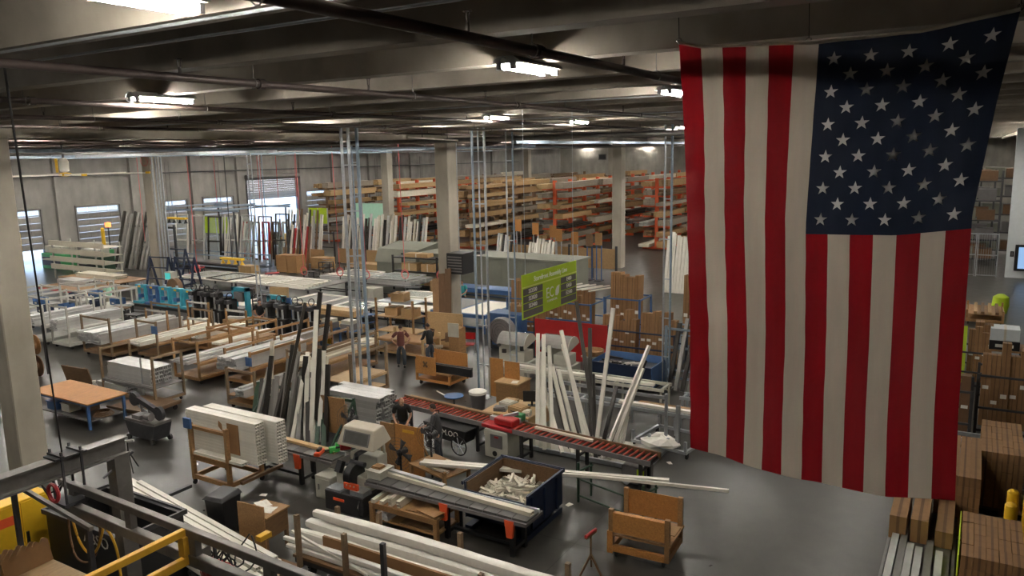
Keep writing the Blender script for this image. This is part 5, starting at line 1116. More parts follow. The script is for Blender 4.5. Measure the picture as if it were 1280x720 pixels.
# wooden box cart with cross-shaped hand hole in the centre
bc = thing('wooden_box_cart', 'plywood cart with a cross-shaped cut-out, in the centre of the floor', 'cart', (23.4, 17.35, 0), math.radians(-3))
for sx in (-0.55, 0.55):
    for sy in (-0.8, 0.8): inst('caster', caster_mesh(0.08), bc, (sx*0.85, sy*0.85, 0)); MB().box(sx-0.04, sx+0.04, sy-0.04, sy+0.04, 0.17, 1.0 if sy > 0 else 0.5).build('post', 'orange_ply', bc)
MB().box(-0.55, 0.55, -0.8, 0.8, 0.17, 0.27).build('base', 'orange_ply', bc); MB().box(-0.55, 0.55, -0.8, 0.8, 0.52, 0.56).build('deck', 'ply', bc)
MB().box(-0.59, -0.55, -0.15, 0.8, 0.45, 1.15).build('end_panel', 'orange_ply', bc); MB().box(0.55, 0.59, -0.8, 0.8, 0.45, 1.15).build('end_panel', 'orange_ply', bc)
for a in (0.785, -0.785): MB().bar((-0.60, 0.33-0.14*math.cos(a), 0.85-0.14*math.sin(a)), (-0.60, 0.33+0.14*math.cos(a), 0.85+0.14*math.sin(a)), 0.07, 0.02, up=(1,0,0)).build('cut_out', 'wood_dark', bc)
tag(MB().box(-0.45, -0.35, -1.5, 0.7, 0, 0.3).box(-0.3, -0.2, -1.4, 0.7, 0, 0.3).build('black_rail', 'black', None, (23.4, 17.2, 0.56)), 'pair of black rails lying on the plywood box cart', 'rail')
fx = thing('fire_extinguisher', 'red fire extinguisher on the central column', 'extinguisher', (28.85, 21.05, 1.0)); MB().lathe([(0.03, 0), (0.08, 0.02), (0.08, 0.42), (0.04, 0.5), (0.02, 0.52)], 12).build('cylinder', 'red', fx, smooth=True); MB().box(-0.04, 0.02, -0.02, 0.02, 0.52, 0.60).build('valve', 'black', fx)
hb = thing('unit_heater', 'black box speaker mounted on the central column', 'speaker', (29.0, 20.25, 3.35)); MB().box(-0.45, 0.45, -0.45, 0.45, 0, 0.95).build('body', 'black', hb, bevel=0.02)
for j in range(6): MB().box(-0.46, -0.45, -0.38, 0.38, 0.1+0.13*j, 0.16+0.13*j).build('louvre', 'machine_dark', hb)
MB().box(-0.05, 0.05, 0.45, 0.52, 0.2, 0.8).build('bracket', 'dark_steel', hb)
rch = thing('red_folding_chair', 'red folding chair beside the central column', 'chair', (27.6, 18.9, 0), 0.4)
MB().box(-0.22, 0.22, -0.22, 0.22, 0.44, 0.47).build('seat', 'red', rch); MB().box(0.2, 0.23, -0.22, 0.22, 0.62, 0.92).build('backrest', 'red', rch)
for sy in (-0.2, 0.2): MB().bar((-0.22, sy, 0), (0.2, sy, 0.6), 0.025).build('leg', 'galv', rch); MB().bar((0.25, sy, 0), (-0.15, sy, 0.45), 0.025).build('leg', 'galv', rch)
wch = thing('folding_chair', 'grey folding chair left of the central column foot', 'chair', (26.6, 19.9, 0), 2.2)
MB().box(-0.22, 0.22, -0.22, 0.22, 0.44, 0.47).build('seat', 'offwhite', wch); MB().box(0.2, 0.23, -0.22, 0.22, 0.62, 0.92).build('backrest', 'machine_dark', wch)
for sy in (-0.2, 0.2): MB().bar((-0.22, sy, 0), (0.2, sy, 0.6), 0.025).build('leg', 'galv', wch); MB().bar((0.25, sy, 0), (-0.15, sy, 0.45), 0.025).build('leg', 'galv', wch)
df = thing('barrel_fan', 'big black barrel fan beside the blue cabinet right of the central column', 'fan', (28.9, 18.0, 0)); MB().lathe([(0.06, -0.22), (0.62, -0.2), (0.66, 0), (0.62, 0.2), (0.06, 0.22)], 24, (0, 0, 0.85), 'x').build('drum', 'machine_dark', df, smooth=True); MB().bar((0, 0.6, 0), (0, 0.6, 0.9), 0.06).bar((0, -0.6, 0), (0, -0.6, 0.9), 0.06).bar((0,-.6,.05),(0,.6,.05),.06).build('stand', 'black', df)
for j in range(4): MB().ring((-0.215, 0, 0.85), 0.14+0.13*j, 0.008, 'x', 20, 4).build('guard_ring', 'black', df)
bcab = thing('blue_cabinet', 'blue steel cabinet behind the barrel fan', 'cabinet', (30.0, 18.3, 0)); MB().box(-0.5, 0.5, -0.9, 0.9, 0.0, 1.5).build('body', 'blue', bcab, bevel=0.02); MB().box(-0.515, -0.5, 0.02, 0.85, 0.1, 1.45).build('door', 'blue', bcab); MB().box(-0.515, -0.5, -0.85, -0.02, 0.1, 1.45).build('door', 'blue', bcab)
# plywood screen with fans, between mitre saw and conveyor
pn = thing('plywood_screen', 'plywood screen panels between the mitre saw and the seated worker', 'panel', (15.95, 13.3, 0))
MB().box(-0.02, 0.02, 0.25, 0.75, 0, 1.35).build('panel', 'ply', pn); MB().box(-0.02, 0.02, -0.75, 0.22, 0, 1.38).build('panel', 'orange_ply', pn); MB().box(-0.03, -0.02, -0.45, -0.05, 1.18, 1.26).build('stencil_label', 'crane_yellow', pn)
for y in (-0.7, 0.7): MB().bar((0.02, y, 0.9), (0.5, y, 0), 0.05).build('brace', 'ply', pn)
def cage_fan(lab, x, y, z, r, m='dark_steel'):
    t = thing('pedestal_fan', lab, 'fan', (x, y, 0), 0, 'pedestal fans')
    MB().tube((0, 0, 0), (0, 0, z-r*0.1), 0.03).build('pole', 'black', t); MB().lathe([(0.02, 0), (0.28, 0), (0.26, 0.04), (0.02, 0.06)], 16).build('base', 'black', t)
    for j in range(1, 6): MB().ring((-0.1, 0, z), r*j/5, 0.006, 'x', 24, 4).build('guard_ring', m, t)
    bl = MB()
    for a in range(4):
        c_, s_ = math.cos(a*1.57+.3), math.sin(a*1.57+.3); bl.add([(-0.03, r*0.1*c_, z+r*0.1*s_), (0.0, r*0.85*c_-r*.25*s_, z+r*0.85*s_+r*.25*c_), (0.03, r*0.85*c_+r*.25*s_, z+r*0.85*s_-r*.25*c_), (-0.03, r*.86*c_, z+r*.86*s_)], [(0, 1, 3), (0, 3, 2)])
    bl.build('blades', m, t); MB().lathe([(0.03, -0.12), (0.10, -0.08), (0.10, 0.2), (0.03, 0.25)], 12, (0.02, 0, z), 'x').build('motor', 'black', t)
cage_fan('round cage fan in front of the plywood screen', 15.5, 13.0, 0.78, 0.45); cage_fan('tall round cage fan between the plywood screen and the standing worker', 15.9, 12.25, 1.25, 0.40); cage_fan('black cage fan behind the left feed table', 16.6, 15.8, 0.9, 0.45)
# silver bundle and hutch left of the seated worker
stack('aluminium_profile', 17.6, 15.6, 0.38, 2.2, 4, 7, 0.24, 0.13, 'silver', 'silver profile in the bundle beside the conduit tower', 'profile', 'silver bundle by the conduit tower', 'y', 0.12)
pl_ = thing('pallet', 'wooden pallet under the silver profile bundle', 'pallet', (18.1, 16.7, 0))
for x in (-0.5, 0, 0.5): MB().box(x-0.05, x+0.05, -1.1, 1.1, 0, 0.28).build('bearer', 'post_wood', pl_)
for j in range(6): MB().box(-0.6, 0.6, -1.1+0.4*j, -0.98+0.4*j, 0.28, 0.36).build('slat', 'post_wood', pl_)
stack('white_profile', 17.0, 17.9, 0.02, 2.0, 4, 5, 0.16, 0.20, 'vinyl', 'white boxed profile standing behind the plywood board by the conduit tower', 'profile', 'white profiles by the conduit tower', 'y', 0.05)
t = thing('plywood_board', 'plywood board with post in front of the conduit tower', 'panel', (16.75, 16.75, 0), 0.0); MB().box(-0.02, 0.02, -0.6, 0.55, 0.3, 1.45).build('sheet', 'ply', t); MB().box(-0.04, 0.04, 0.55, 0.63, 0, 1.6).build('post', 'post_wood', t); MB().box(-0.04,0.04,-0.68,-0.6,0,1.3).build('post', 'post_wood', t)
t = cart('tall wooden-posted cart with a pale plywood deck behind the conduit tower', 20.6, 19.2, 2.0, 1.4, 0.82, 1.9, 'post_wood', 'ply_light', 'x', rails='sides')
# ---------------------------------------------------------------- hanging sign
sg = thing('hanging_sign', 'lime green hanging sign reading Storefront Assembly Line', 'sign', (16.1, 8.64, 5.0))
SW, SH = 1.36, 1.02
MB().box(-SW, SW, -0.012, 0.012, 0, SH).build('board', 'lime', sg)
def plate(x0, x1, z0, z1, m, nm, off=0.016): return MB().box(x0, x1, -off, -0.0125, z0, z1).build(nm, m, sg)
plate(-SW, SW, 0.715, 0.745, 'lime_pale', 'pale_stripe')
for j in range(4):
    plate(-SW+0.03, -0.42, 0.035+j*0.17, 0.185+j*0.17, 'sign_grey', 'grey_field'); plate(0.50, SW-0.03, 0.035+j*0.17, 0.185+j*0.17, 'sign_grey', 'grey_field')
RF = (math.pi/2, 0, 0)
text('Storefront Assembly Line', 0.17, 'print_white', sg, (0, -0.018, 0.865), RF, 'headline', sx=0.95)
for j, s_ in enumerate(('SS3500', 'SS3020', 'SS3400')): text(s_, 0.135, 'print_white', sg, (-0.90, -0.020, 0.62-0.17*j), RF, 'lettering')
for j, s_ in enumerate(('E400', 'E450', 'E2500')): text(s_, 0.135, 'print_white', sg, (0.93, -0.020, 0.62-0.17*j), RF, 'lettering')
text('EC', 0.36, 'print_white', sg, (-0.07, -0.018, 0.42), RF, 'logo_letters', sx=0.9)
leaf = MB(); leaf.prism([(0.20, 0.32), (0.30, 0.30), (0.38, 0.36), (0.42, 0.55), (0.30, 0.53), (0.21, 0.44)], -0.020, -0.0165, 'y'); leaf.build('logo_leaf', 'print_white', sg)
text('COMMERCIAL', 0.075, 'print_white', sg, (0.04, -0.018, 0.235), RF, 'logo_caption', sx=1.1)
for x in (-1.2, 1.2): MB().tube((x, 0, SH), (x, 0, 5.34), 0.006, 5).build('hanging_wire', 'galv', sg); MB().ring((x, 0, SH+0.02), 0.02, 0.005, 'x', 8, 4).build('eyelet', 'galv', sg)
# ---------------------------------------------------------------- conduit towers
def tower(lab, x, y, spec, top=9.6):
    t = thing('conduit_tower', lab, 'conduit', (x, y, 0), 0, 'conduit towers')
    for dx, dy, r, m in spec: MB().tube((dx, dy, 0), (dx, dy, top), r, 8).build('conduit', m, t, smooth=True)
    zz = 1.2
    a = spec[0]; b = spec[-1]
    while zz < top:
        MB().bar((a[0], a[1], zz), (b[0], b[1], zz), 0.04, 0.04).build('strut', 'galv', t); zz += 1.45
    MB().box(-0.25, 0.25, -0.25, 0.25, 0, 0.02).build('foot_plate', 'galv', t)
tower('thick conduit tower with a blue pipe left of the seated worker', 18.7, 17.15, ((-0.1, 0.25, 0.05, 'galv'), (0.0, 0.05, 0.05, 'galv'), (0.1, -0.22, 0.055, 'galv_blue')))
tower('tall twin conduit tower with blue pipe right of the central column', 22.7, 14.95, ((0, 0.25, 0.045, 'galv_blue'), (0, 0.0, 0.03, 'galv'), (0.05, -0.22, 0.045, 'galv')))
tower('thin conduit pair left of the hanging sign', 24.4, 14.75, ((0, 0.12, 0.03, 'galv'), (0, -0.16, 0.035, 'galv_blue')))
tower('conduit tower beside the blue ladder rack', 26.7, 9.55, ((0, 0.12, 0.035, 'galv'), (0, -0.14, 0.045, 'galv_blue')))
tower('thin conduit pair at the assembly tables', 28.7, 33.5, ((0, 0.15, 0.035, 'galv'), (0.0, -0.15, 0.03, 'galv')))
tower('pale blue conduit pair behind the thick tower', 27.6, 25.0, ((0, 0.2, 0.04, 'galv_blue'), (0, -0.1, 0.04, 'galv')))
tower('thin conduit pair before the drive-in door', 40, 45.5, ((0, 0.15, 0.035, 'galv'), (0, -0.15, 0.035, 'galv_blue')))
# overhead strut grid (busbar rails)
k_ = 0
for (p, q, w_, m, lab) in (((30, 17.8, 9.2), (62, 17.8, 9.2), 0.10, 'galv_blue', 'blue overhead rail crossing right of the central column'), ((8, 25.8, 9.1), (60, 25.8, 9.1), 0.08, 'galv_blue', 'blue overhead rail left of the central column'),
        ((10, 32, 9.1), (60, 32, 9.1), 0.08, 'steel', 'grey overhead rail above the assembly tables'), ((14, 38, 9.0), (60, 38, 9.0), 0.08, 'galv_blue', 'blue overhead rail above the profile carts'),
        ((22, 24, 9.0), (22, 60, 9.0), 0.08, 'galv', 'silver overhead cross rail above the profile carts'), ((34, 19, 9.05), (34, 60, 9.05), 0.08, 'galv_blue', 'blue overhead cross rail before the racks'), ((46, 14, 9.0), (46, 60, 9.0), 0.08, 'steel', 'grey overhead cross rail beyond the assembly tables'),
        ((17, 13.5, 9.2), (23, 16, 9.2), 0.035, 'vinyl', 'thin white overhead pipe joining the conduit towers')):
    t = thing('overhead_rail', lab, 'rail', p, 0, 'overhead rails'); d = Vector(q)-Vector(p)
    MB().bar((0, 0, 0), d, w_, w_*1.4).build('rail_body', m, t)
    n = max(2, int(d.length/7))
    for i in range(n): 
        v = d*((i+0.5)/n); MB().tube(v, (v.x, v.y, 10.3-p[2]), 0.012, 5).build('hanger_rod', 'dark_steel', t)
# red air hoses on the assembly tables
for q, (x, y, z, lab) in enumerate(((36.0, 37.6, 1.4, 'leftmost'), (36.6, 35.0, 1.4, 'second'), (36.4, 32.6, 1.4, 'third'), (37, 30.0, 1.5, 'fourth'), (37.4, 27.6, 1.5, 'rightmost'), (33.2, 44.6, 1.5, 'farthest left'))):
    t = thing('air_hose', '%s red air hose dropping from the ceiling with a coiled ring over the tables' % lab, 'hose', (x, y, z), 0, 'red air hoses')
    MB().tube((0, 0, 0.3), (0.0, 0.1, 10.33-z), 0.022, 6).build('drop_hose', 'hose_pink', t); MB().ring((0, 0, 0.05), 0.28, 0.03, 'x', 18, 5).ring((0.05, 0.03, 0.0), 0.24, 0.025, 'x', 18, 5).build('hose_coil', 'hose_pink', t); MB().tube((0, 0, -0.45), (0, 0, -0.2), 0.03).build('nozzle', 'dark_steel', t)
for q, (x, y) in enumerate(((45, 57), (48, 55), (50.5, 53), (46.5, 51), (52, 47.5), (42, 60), (38.5, 58), (43, 49))):
    t = thing('drop_cord', '%s thin dark red drop cord hanging before the dock doors' % ['first', 'second', 'third', 'fourth', 'fifth', 'sixth', 'seventh', 'eighth'][q], 'cord', (x, y, 2.2), 0, 'drop cords')
    MB().tube((0, 0, 0.1), (0, 0, 8.12), 0.02, 5).build('cord', 'hose_red' if q % 2 else 'hose_pink', t); MB().box(-0.05, 0.05, -0.05, 0.05, -0.1, 0.1).build('socket', 'dark_steel', t)
# ceiling fan
hf = thing('ceiling_fan', 'large ceiling fan with long white blades and a yellow motor', 'fan', (19.2, 34.1, 8.2))
MB().tube((0, 0, 0.5), (0, 0, 1.5), 0.05).build('down_rod', 'dark_steel', hf)
for a in (0.8, 2.4): MB().box(-0.05, 0.05, -0.02, 0.02, 0.0, 0.6).build('motor_bracket', 'yellow', hf, (0.24*math.cos(a)*1.2, 0.24*math.sin(a)*1.2, 0.1), a)
MB().lathe([(0.05, 0.0), (0.18, 0.05), (0.20, 0.45), (0.12, 0.6), (0.04, 0.62)], 14, (0, 0, 0.1)).build('motor', 'paper', hf, smooth=True); MB().lathe([(0.05, -0.08), (0.25, -0.05), (0.25, 0.06), (0.05, 0.1)], 16).build('hub', 'yellow', hf)
for k_ in range(6):
    a = math.radians(60*k_ + 12); b = MB().prism([(0.2, -0.08), (3.3, -0.07), (3.3, 0.07), (0.2, 0.09)], -0.03, 0.03, 'z').build('blade', 'vinyl', hf, (0, 0, 0), a)
    if k_ in (4, 5): MB().box(3.28, 3.45, -0.09, 0.09, -0.03, 0.06).build('blade_tip', 'yellow', b)
tag(MB().ring((0, 0, 0), 0.32, 0.015, 'x', 20, 4).ring((0.05, 0.2, 0.03), 0.3, 0.015, 'x', 20, 4).ring((0.1, -0.2, -0.03), 0.3, 0.015, 'x', 20, 4).build('cable_coil', 'hose_red', None, (31.73, 47.0, 8.7)), 'coil of red cable near the top of the left column', 'cable')
# ---------------------------------------------------------------- beyond the conveyor: upcut saws, red screen, dumpster, cartons
def upcut(lab, x, y, rz=0.0):
    t = thing('upcut_saw', lab, 'saw', (x, y, 0), rz, 'upcut saws')
    MB().box(-0.55, 0.55, -0.65, 0.65, 0.12, 0.62).build('base', 'machine', t, bevel=0.03); MB().box(-0.65, 0.2, -0.75, 0.1, 0.0, 0.14).build('chip_tray', 'machine_dark', t)
    MB().box(-0.3, 0.5, 0.15, 0.65, 0.62, 1.35).build('cabinet', 'machine', t, bevel=0.03); MB().box(-0.35, 0.35, -0.55, 0.1, 0.62, 1.05).build('head_block', 'machine', t, bevel=0.03)
    MB().box(-0.4, -0.3, 0.3, 0.45, 0.95, 1.1).build('switch_box', 'black', t)
    MB().tube((-0.1, -0.3, 1.0), (-0.1, -0.3, 1.4), 0.09).build('cylinder', 'dark_steel', t)
    ar = [( 0.5*math.cos(math.radians(d)), 1.25 + 0.5*math.sin(math.radians(d))) for d in range(20, 171, 15)]; inn = [(x_*0.92, 1.25+(z_-1.25)*0.92) for x_, z_ in ar]
    MB().prism(ar + inn[::-1], -0.6, 0.62, 'y').build('clear_hood', 'acrylic', t)
    MB().prism(ar + [(-0.49, 1.2), (0.47, 1.2)][0:1], -0.63, -0.6, 'y').build('hood_side', 'machine', t); MB().prism([(-0.46, 1.2)] + [(-0.5, 1.33), (0.47, 1.4), (0.47, 1.2)], 0.55, 0.6, 'y').build('hood_lip', 'machine_dark', t)
    MB().box(-0.9, -0.3, -0.6, -0.5, 0.55, 0.62).build('feed_bar', 'galv', t)
upcut('cream upcut saw with arched clear hood, left of the leaning profiles', 25.7, 15.35); upcut('cream upcut saw with arched clear hood, behind the leaning profiles', 26.0, 13.6)
sx_ = thing('weld_screen', 'red welding screen behind the upcut saws', 'screen', (28.3, 14.3, 0)); MB().box(-0.02, 0.02, -1.75, 1.7, 0.1, 1.75).build('curtain', 'red', sx_)
for y in (-1.75, 1.7): MB().box(-0.03, 0.03, y-0.03, y+0.03, 0, 1.8).build('post', 'dark_steel', sx_); MB().box(-0.3, 0.3, y-0.03, y+0.03, 0, 0.05).build('foot', 'dark_steel', sx_)
tag(MB().lathe([(0.02, 0), (0.42, 0.02), (0.45, 0.2), (0.40, 0.2), (0.36, 0.06), (0.02, 0.05)], 20).build('round_tub', 'ply', None, (26.8, 12.55, 0.9)), 'round tub on the grey stand before the red welding screen', 'tub')
tst = thing('tub_stand', 'grey stand under the round tub', 'stand', (26.8, 12.55, 0)); MB().box(-0.35, 0.35, -0.35, 0.35, 0.84, 0.9).build('top', 'machine', tst); MB().box(-0.3, 0.3, -0.3, 0.3, 0, 0.84).build('body', 'machine_dark', tst)
du = thing('blue_dumpster', 'open blue dumpster with dark scrap behind the leaning profiles', 'dumpster', (26.5, 10.9, 0))
for s_ in (-1, 1): MB().prism([(-0.75, 0.2), (0.75, 0.2), (0.9, 1.0), (-0.9, 1.0)], s_*1.2-0.02, s_*1.2+0.02, 'y').build('end_wall', 'blue', du)
MB().add([(-.75,-1.2,.2),(-.75,1.2,.2),(-.9,1.2,1.0),(-.9,-1.2,1.0),(-.71,-1.2,.2),(-.71,1.2,.2),(-.86,1.2,1.0),(-.86,-1.2,1.0)],[(0,1,2,3),(7,6,5,4),(0,4,5,1),(1,5,6,2),(2,6,7,3),(3,7,4,0)]).build('front_wall', 'navy', du)
MB().add([(.75,-1.2,.2),(.75,1.2,.2),(.9,1.2,1.0),(.9,-1.2,1.0),(.71,-1.2,.2),(.71,1.2,.2),(.86,1.2,1.0),(.86,-1.2,1.0)],[(0,1,2,3),(7,6,5,4),(0,4,5,1),(1,5,6,2),(2,6,7,3),(3,7,4,0)]).build('back_wall', 'blue', du)
MB().box(-0.75, 0.75, -1.2, 1.2, 0.15, 0.2).build('bottom', 'navy', du)
for y in (-0.9, 0.9): inst('caster', caster_mesh(0.08), du, (-0.5, y, 0)); inst('caster', caster_mesh(0.08), du, (0.5, y, 0))
MB().box(-0.72, 0.72, -1.15, 1.15, 0.2, 0.75).build('scrap_fill', 'dark_steel', du)['kind'] = 'stuff'
for q in range(10): tag(inst('dark_offcut', profile_mesh(0.08, 0.06, rnd.choice([.7, 1.1]), 'bronze' if q % 3 else 'vinyl'), None, (26.2+rnd.uniform(-.3,.3), 10.9+rnd.uniform(-.6,.6), 0.82+0.02*q), (0, rnd.uniform(-.2,.2), rnd.uniform(0.8, 2.2))), 'profile offcut lying on the scrap in the blue dumpster', 'offcut', 'offcuts in the blue dumpster')
lr = thing('blue_ladder_rack', 'blue ladder-like rack with dark profiles, at the left edge of the flag', 'rack', (27.0, 8.75, 0))
for y in (-0.9, 0.9): MB().box(-0.05, 0.05, y-0.05, y+0.05, 0, 2.3).build('upright', 'galv_blue', lr); MB().box(-0.6, 0.6, y-0.05, y+0.05, 0, 0.08).build('foot', 'galv_blue', lr)
for z in (0.35, 0.65, 1.5, 2.2): MB().box(-0.03, 0.03, -0.85, 0.85, z-0.04, z+0.04).build('rung', 'galv_blue', lr)
for q in range(5): stick('leaning_profile', (26.4, 8.3+0.25*q, 0.05), (27.2, 8.0+0.3*q, 2.4+0.2*(q % 2)), 0.14, 0.08, 'bronze' if q % 2 == 0 else 'grey_alu', '%s profile leaning in the blue ladder rack' % ('dark' if q % 2 == 0 else 'grey'), 'profile', '%s profiles in the blue ladder rack' % ('dark' if q % 2 == 0 else 'grey'))
# upright cartons on blue frame carts
def frame_cart(lab, x, y, hx, hy, h_, m='blue'):
    t = thing('frame_cart', lab, 'cart', (x, y, 0), 0, 'blue frame carts')
    for sx in (-hx, hx):
        for sy in (-hy, hy): MB().box(sx-0.04, sx+0.04, sy-0.04, sy+0.04, 0.12, h_).build('post', m, t); inst('caster', caster_mesh(0.06), t, (sx*0.9, sy*0.9, 0))
        for z in (h_*0.55, h_-0.05): MB().box(sx-0.025, sx+0.025, -hy, hy, z-0.03, z+0.03).build('side_rail', m, t)
    for sy in (-hy, hy): MB().box(-hx, hx, sy-0.025, sy+0.025, h_-0.08, h_-0.02).build('end_rail', m, t)
    MB().box(-hx, hx, -hy, hy, 0.12, 0.18).build('deck', m, t); return t
CM = {}
def carton_up(x, y, w_, d_, h_, tilt, lab, group, m='cardboard'):
    key = (w_, d_, h_, m)
    if key not in CM:
        CM[key] = (MB().box(-d_/2, d_/2, -w_/2, w_/2, 0, h_).mesh('carton', m), MB().box(-d_/2-0.003, -d_/2, -w_*0.35, w_*0.35, h_*0.42, h_*0.47).mesh('carton_label', 'paper'), MB().box(-d_/2-0.002, d_/2+0.002, -0.012, 0.012, 0.002, h_+0.002).mesh('tape', 'cardboard_dark'))
    o = inst('long_carton', CM[key][0], None, (x, y, 0.185), (0, tilt, 0)); tag(o, lab, 'box', group)
    inst('carton_label', CM[key][1], o, (0, 0, rnd.uniform(-.25, .25))); inst('tape', CM[key][2], o)
def carton_row(x, y0, n, w_, d_, h_, tilt, lab, m='cardboard', hj=0.12):
    for i in range(n): carton_up(x + rnd.uniform(-.04, .04), y0 - (i+0.5)*(w_+0.01), w_, d_, round(h_ + rnd.uniform(-hj, hj), 1), tilt, NUM[i] + ' ' + lab, lab, m)
frame_cart('blue frame cart with the tallest upright cartons', 32.6, 13.5, 0.7, 0.85, 2.2)
carton_row(32.4, 14.2, 6, 0.22, 0.5, 3.0, 0.06, 'tall upright brown carton in the tallest blue frame cart')
frame_cart('blue frame cart with cartons behind the red welding screen', 32.2, 16.1, 0.8, 1.3, 1.9)
carton_row(31.8, 17.3, 10, 0.23, 0.5, 2.2, 0.05, 'upright brown carton in the blue cart behind the red welding screen', hj=0.25)
for q in range(7): stick('white_bar', (31.4, 17.0-0.35*q, 2.50+0.03*(q % 2)), (32.7, 16.2-0.35*q, 2.56+0.03*(q % 2)), 0.07, 0.05, 'vinyl', 'white bar laid on the cartons behind the red welding screen', 'profile', 'white bars on the cartons')
frame_cart('low blue frame cart with leaning cartons behind the blue dumpster', 29.4, 11.6, 0.75, 1.7, 1.55, 'navy')
carton_row(29.2, 13.2, 6, 0.24, 0.4, 1.9, 0.10, 'leaning brown carton at the left of the low blue frame cart', hj=0.3)
carton_row(29.3, 11.55, 6, 0.24, 0.4, 1.9, 0.10, 'leaning brown carton at the right of the low blue frame cart', hj=0.2)
frame_cart('frame cart with very tall cartons at the left edge of the flag', 33.0, 10.1, 0.6, 0.85, 1.2, 'galv_blue')
carton_row(32.8, 10.9, 6, 0.24, 0.45, 3.1, 0.05, 'very tall upright carton beside the left edge of the flag')
frame_cart('blue frame cart with cartons left of the hanging sign', 33.4, 19.2, 0.6, 0.9, 1.6)
carton_row(33.2, 20.0, 5, 0.26, 0.45, 2.3, 0.05, 'upright brown carton in the cart left of the hanging sign', hj=0.3)
carton_row(30.3, 18.3, 6, 0.26, 0.4, 1.7, 0.03, 'short upright carton in the row behind the left upcut saw', hj=0.2)
frame_cart('blue frame cart behind the left upcut saw', 30.5, 17.4, 0.5, 1.0, 1.2)
# galvanised lines beyond the leaning profiles
def rail_table(lab, x, y0, y1, z, m, w_=0.5):
    t = thing('rail_table', lab, 'table', (x, (y0+y1)/2, 0), 0, 'rail tables'); hy = (y1-y0)/2
    for s_ in (-w_/2, w_/2): MB().box(s_-0.04, s_+0.04, -hy, hy, z-0.1, z).build('long_rail', m, t)
    n = int(2*hy/1.5)
    for i in range(n+1):
        y = -hy+0.1 + (2*hy-0.2)*i/n; MB().box(-w_/2, w_/2, y-0.04, y+0.04, z-0.09, z-0.02).build('cross_bar', m, t); MB().box(-w_/2-0.03, -w_/2+0.04, y-0.03, y+0.03, 0, z-0.1).build('leg', m, t); MB().box(w_/2-0.04, w_/2+0.03, y-0.03, y+0.03, 0, z-0.1).build('leg', m, t)
rail_table('grey rail table along the far side of the leaning profiles', 22.4, 4.2, 12.6, 0.72, 'galv'); rail_table('cream rail table beside the upcut saws', 24.3, 8.6, 15.6, 0.85, 'machine', 0.8); rail_table('long grey rail table passing behind the flag', 24.0, -1.0, 8.0, 0.75, 'galv')
for q, (x, y0, y1, m, lab) in enumerate(((22.3, 4.4, 9.5, 'vinyl', 'long white profile on the grey rail table'), (22.5, 5.5, 8.9, 'tan', 'tan timber board on the grey rail table'), (24.1, 9.0, 15.0, 'vinyl', 'long white profile on the cream rail table'))):
    stick('long_board', (x, y1, 0.775 if q != 2 else 0.905), (x, y0, 0.775 if q != 2 else 0.905), 0.18, 0.09, m, lab, 'profile', None)
gc_ = thing('steel_frame_cart', 'low galvanised frame cart with corner posts left of the flag', 'cart', (21.3, 7.4, 0), math.radians(-8))
for sx in (-0.8, 0.8):
    MB().box(sx-0.04, sx+0.04, -0.9, 0.9, 0.18, 0.26).build('side_rail', 'galv', gc_)
    for sy in (-0.85, -0.3, 0.3, 0.85): MB().box(sx-0.035, sx+0.035, sy-0.035, sy+0.035, 0.26, 0.55).build('peg', 'galv', gc_)
for sy in (-0.85, 0.85):
    MB().box(-0.76, 0.76, sy-0.04, sy+0.04, 0.18, 0.26).build('cross_rail', 'galv', gc_)
    for sx in (-0.7, 0.7): inst('caster', caster_mesh(0.08), gc_, (sx, sy, 0))
MB().box(-0.05, 0.05, -0.05, 0.05, 0.2, 1.5).build('tall_post', 'galv', gc_, (-0.6, -0.5, 0))
sbag = thing('film_bundle', 'crumpled clear plastic film on the galvanised frame cart', 'plastic film', (20.6, 7.5, 0.27)); b = MB().lathe([(0.05, 0.0), (0.42, 0.03), (0.45, 0.12), (0.30, 0.22), (0.04, 0.26)], 11); 
for i, v in enumerate(b.v): b.v[i] = (v[0]*(1+0.2*math.sin(i*2.1)), v[1]*1.3*(1+0.15*math.cos(i*1.7)), v[2]*(1+0.2*math.sin(i)))
b.build('film', 'wrap', sbag)
robot = thing('floor_scrubber', 'grey round-cornered floor cleaner below the end of the red conveyor', 'machine', (18.35, 7.3, 0)); MB().box(-0.3, 0.3, -0.35, 0.35, 0.05, 0.55).build('body', 'machine_dark', robot, bevel=0.06); MB().tube((-0.31, 0.2, 0.12), (-0.25, 0.2, 0.12), 0.1, 14).build('wheel', 'galv', robot); MB().box(-0.31, -0.3, -0.3, -0.1, 0.3, 0.5).build('lime_patch', 'lime', robot)
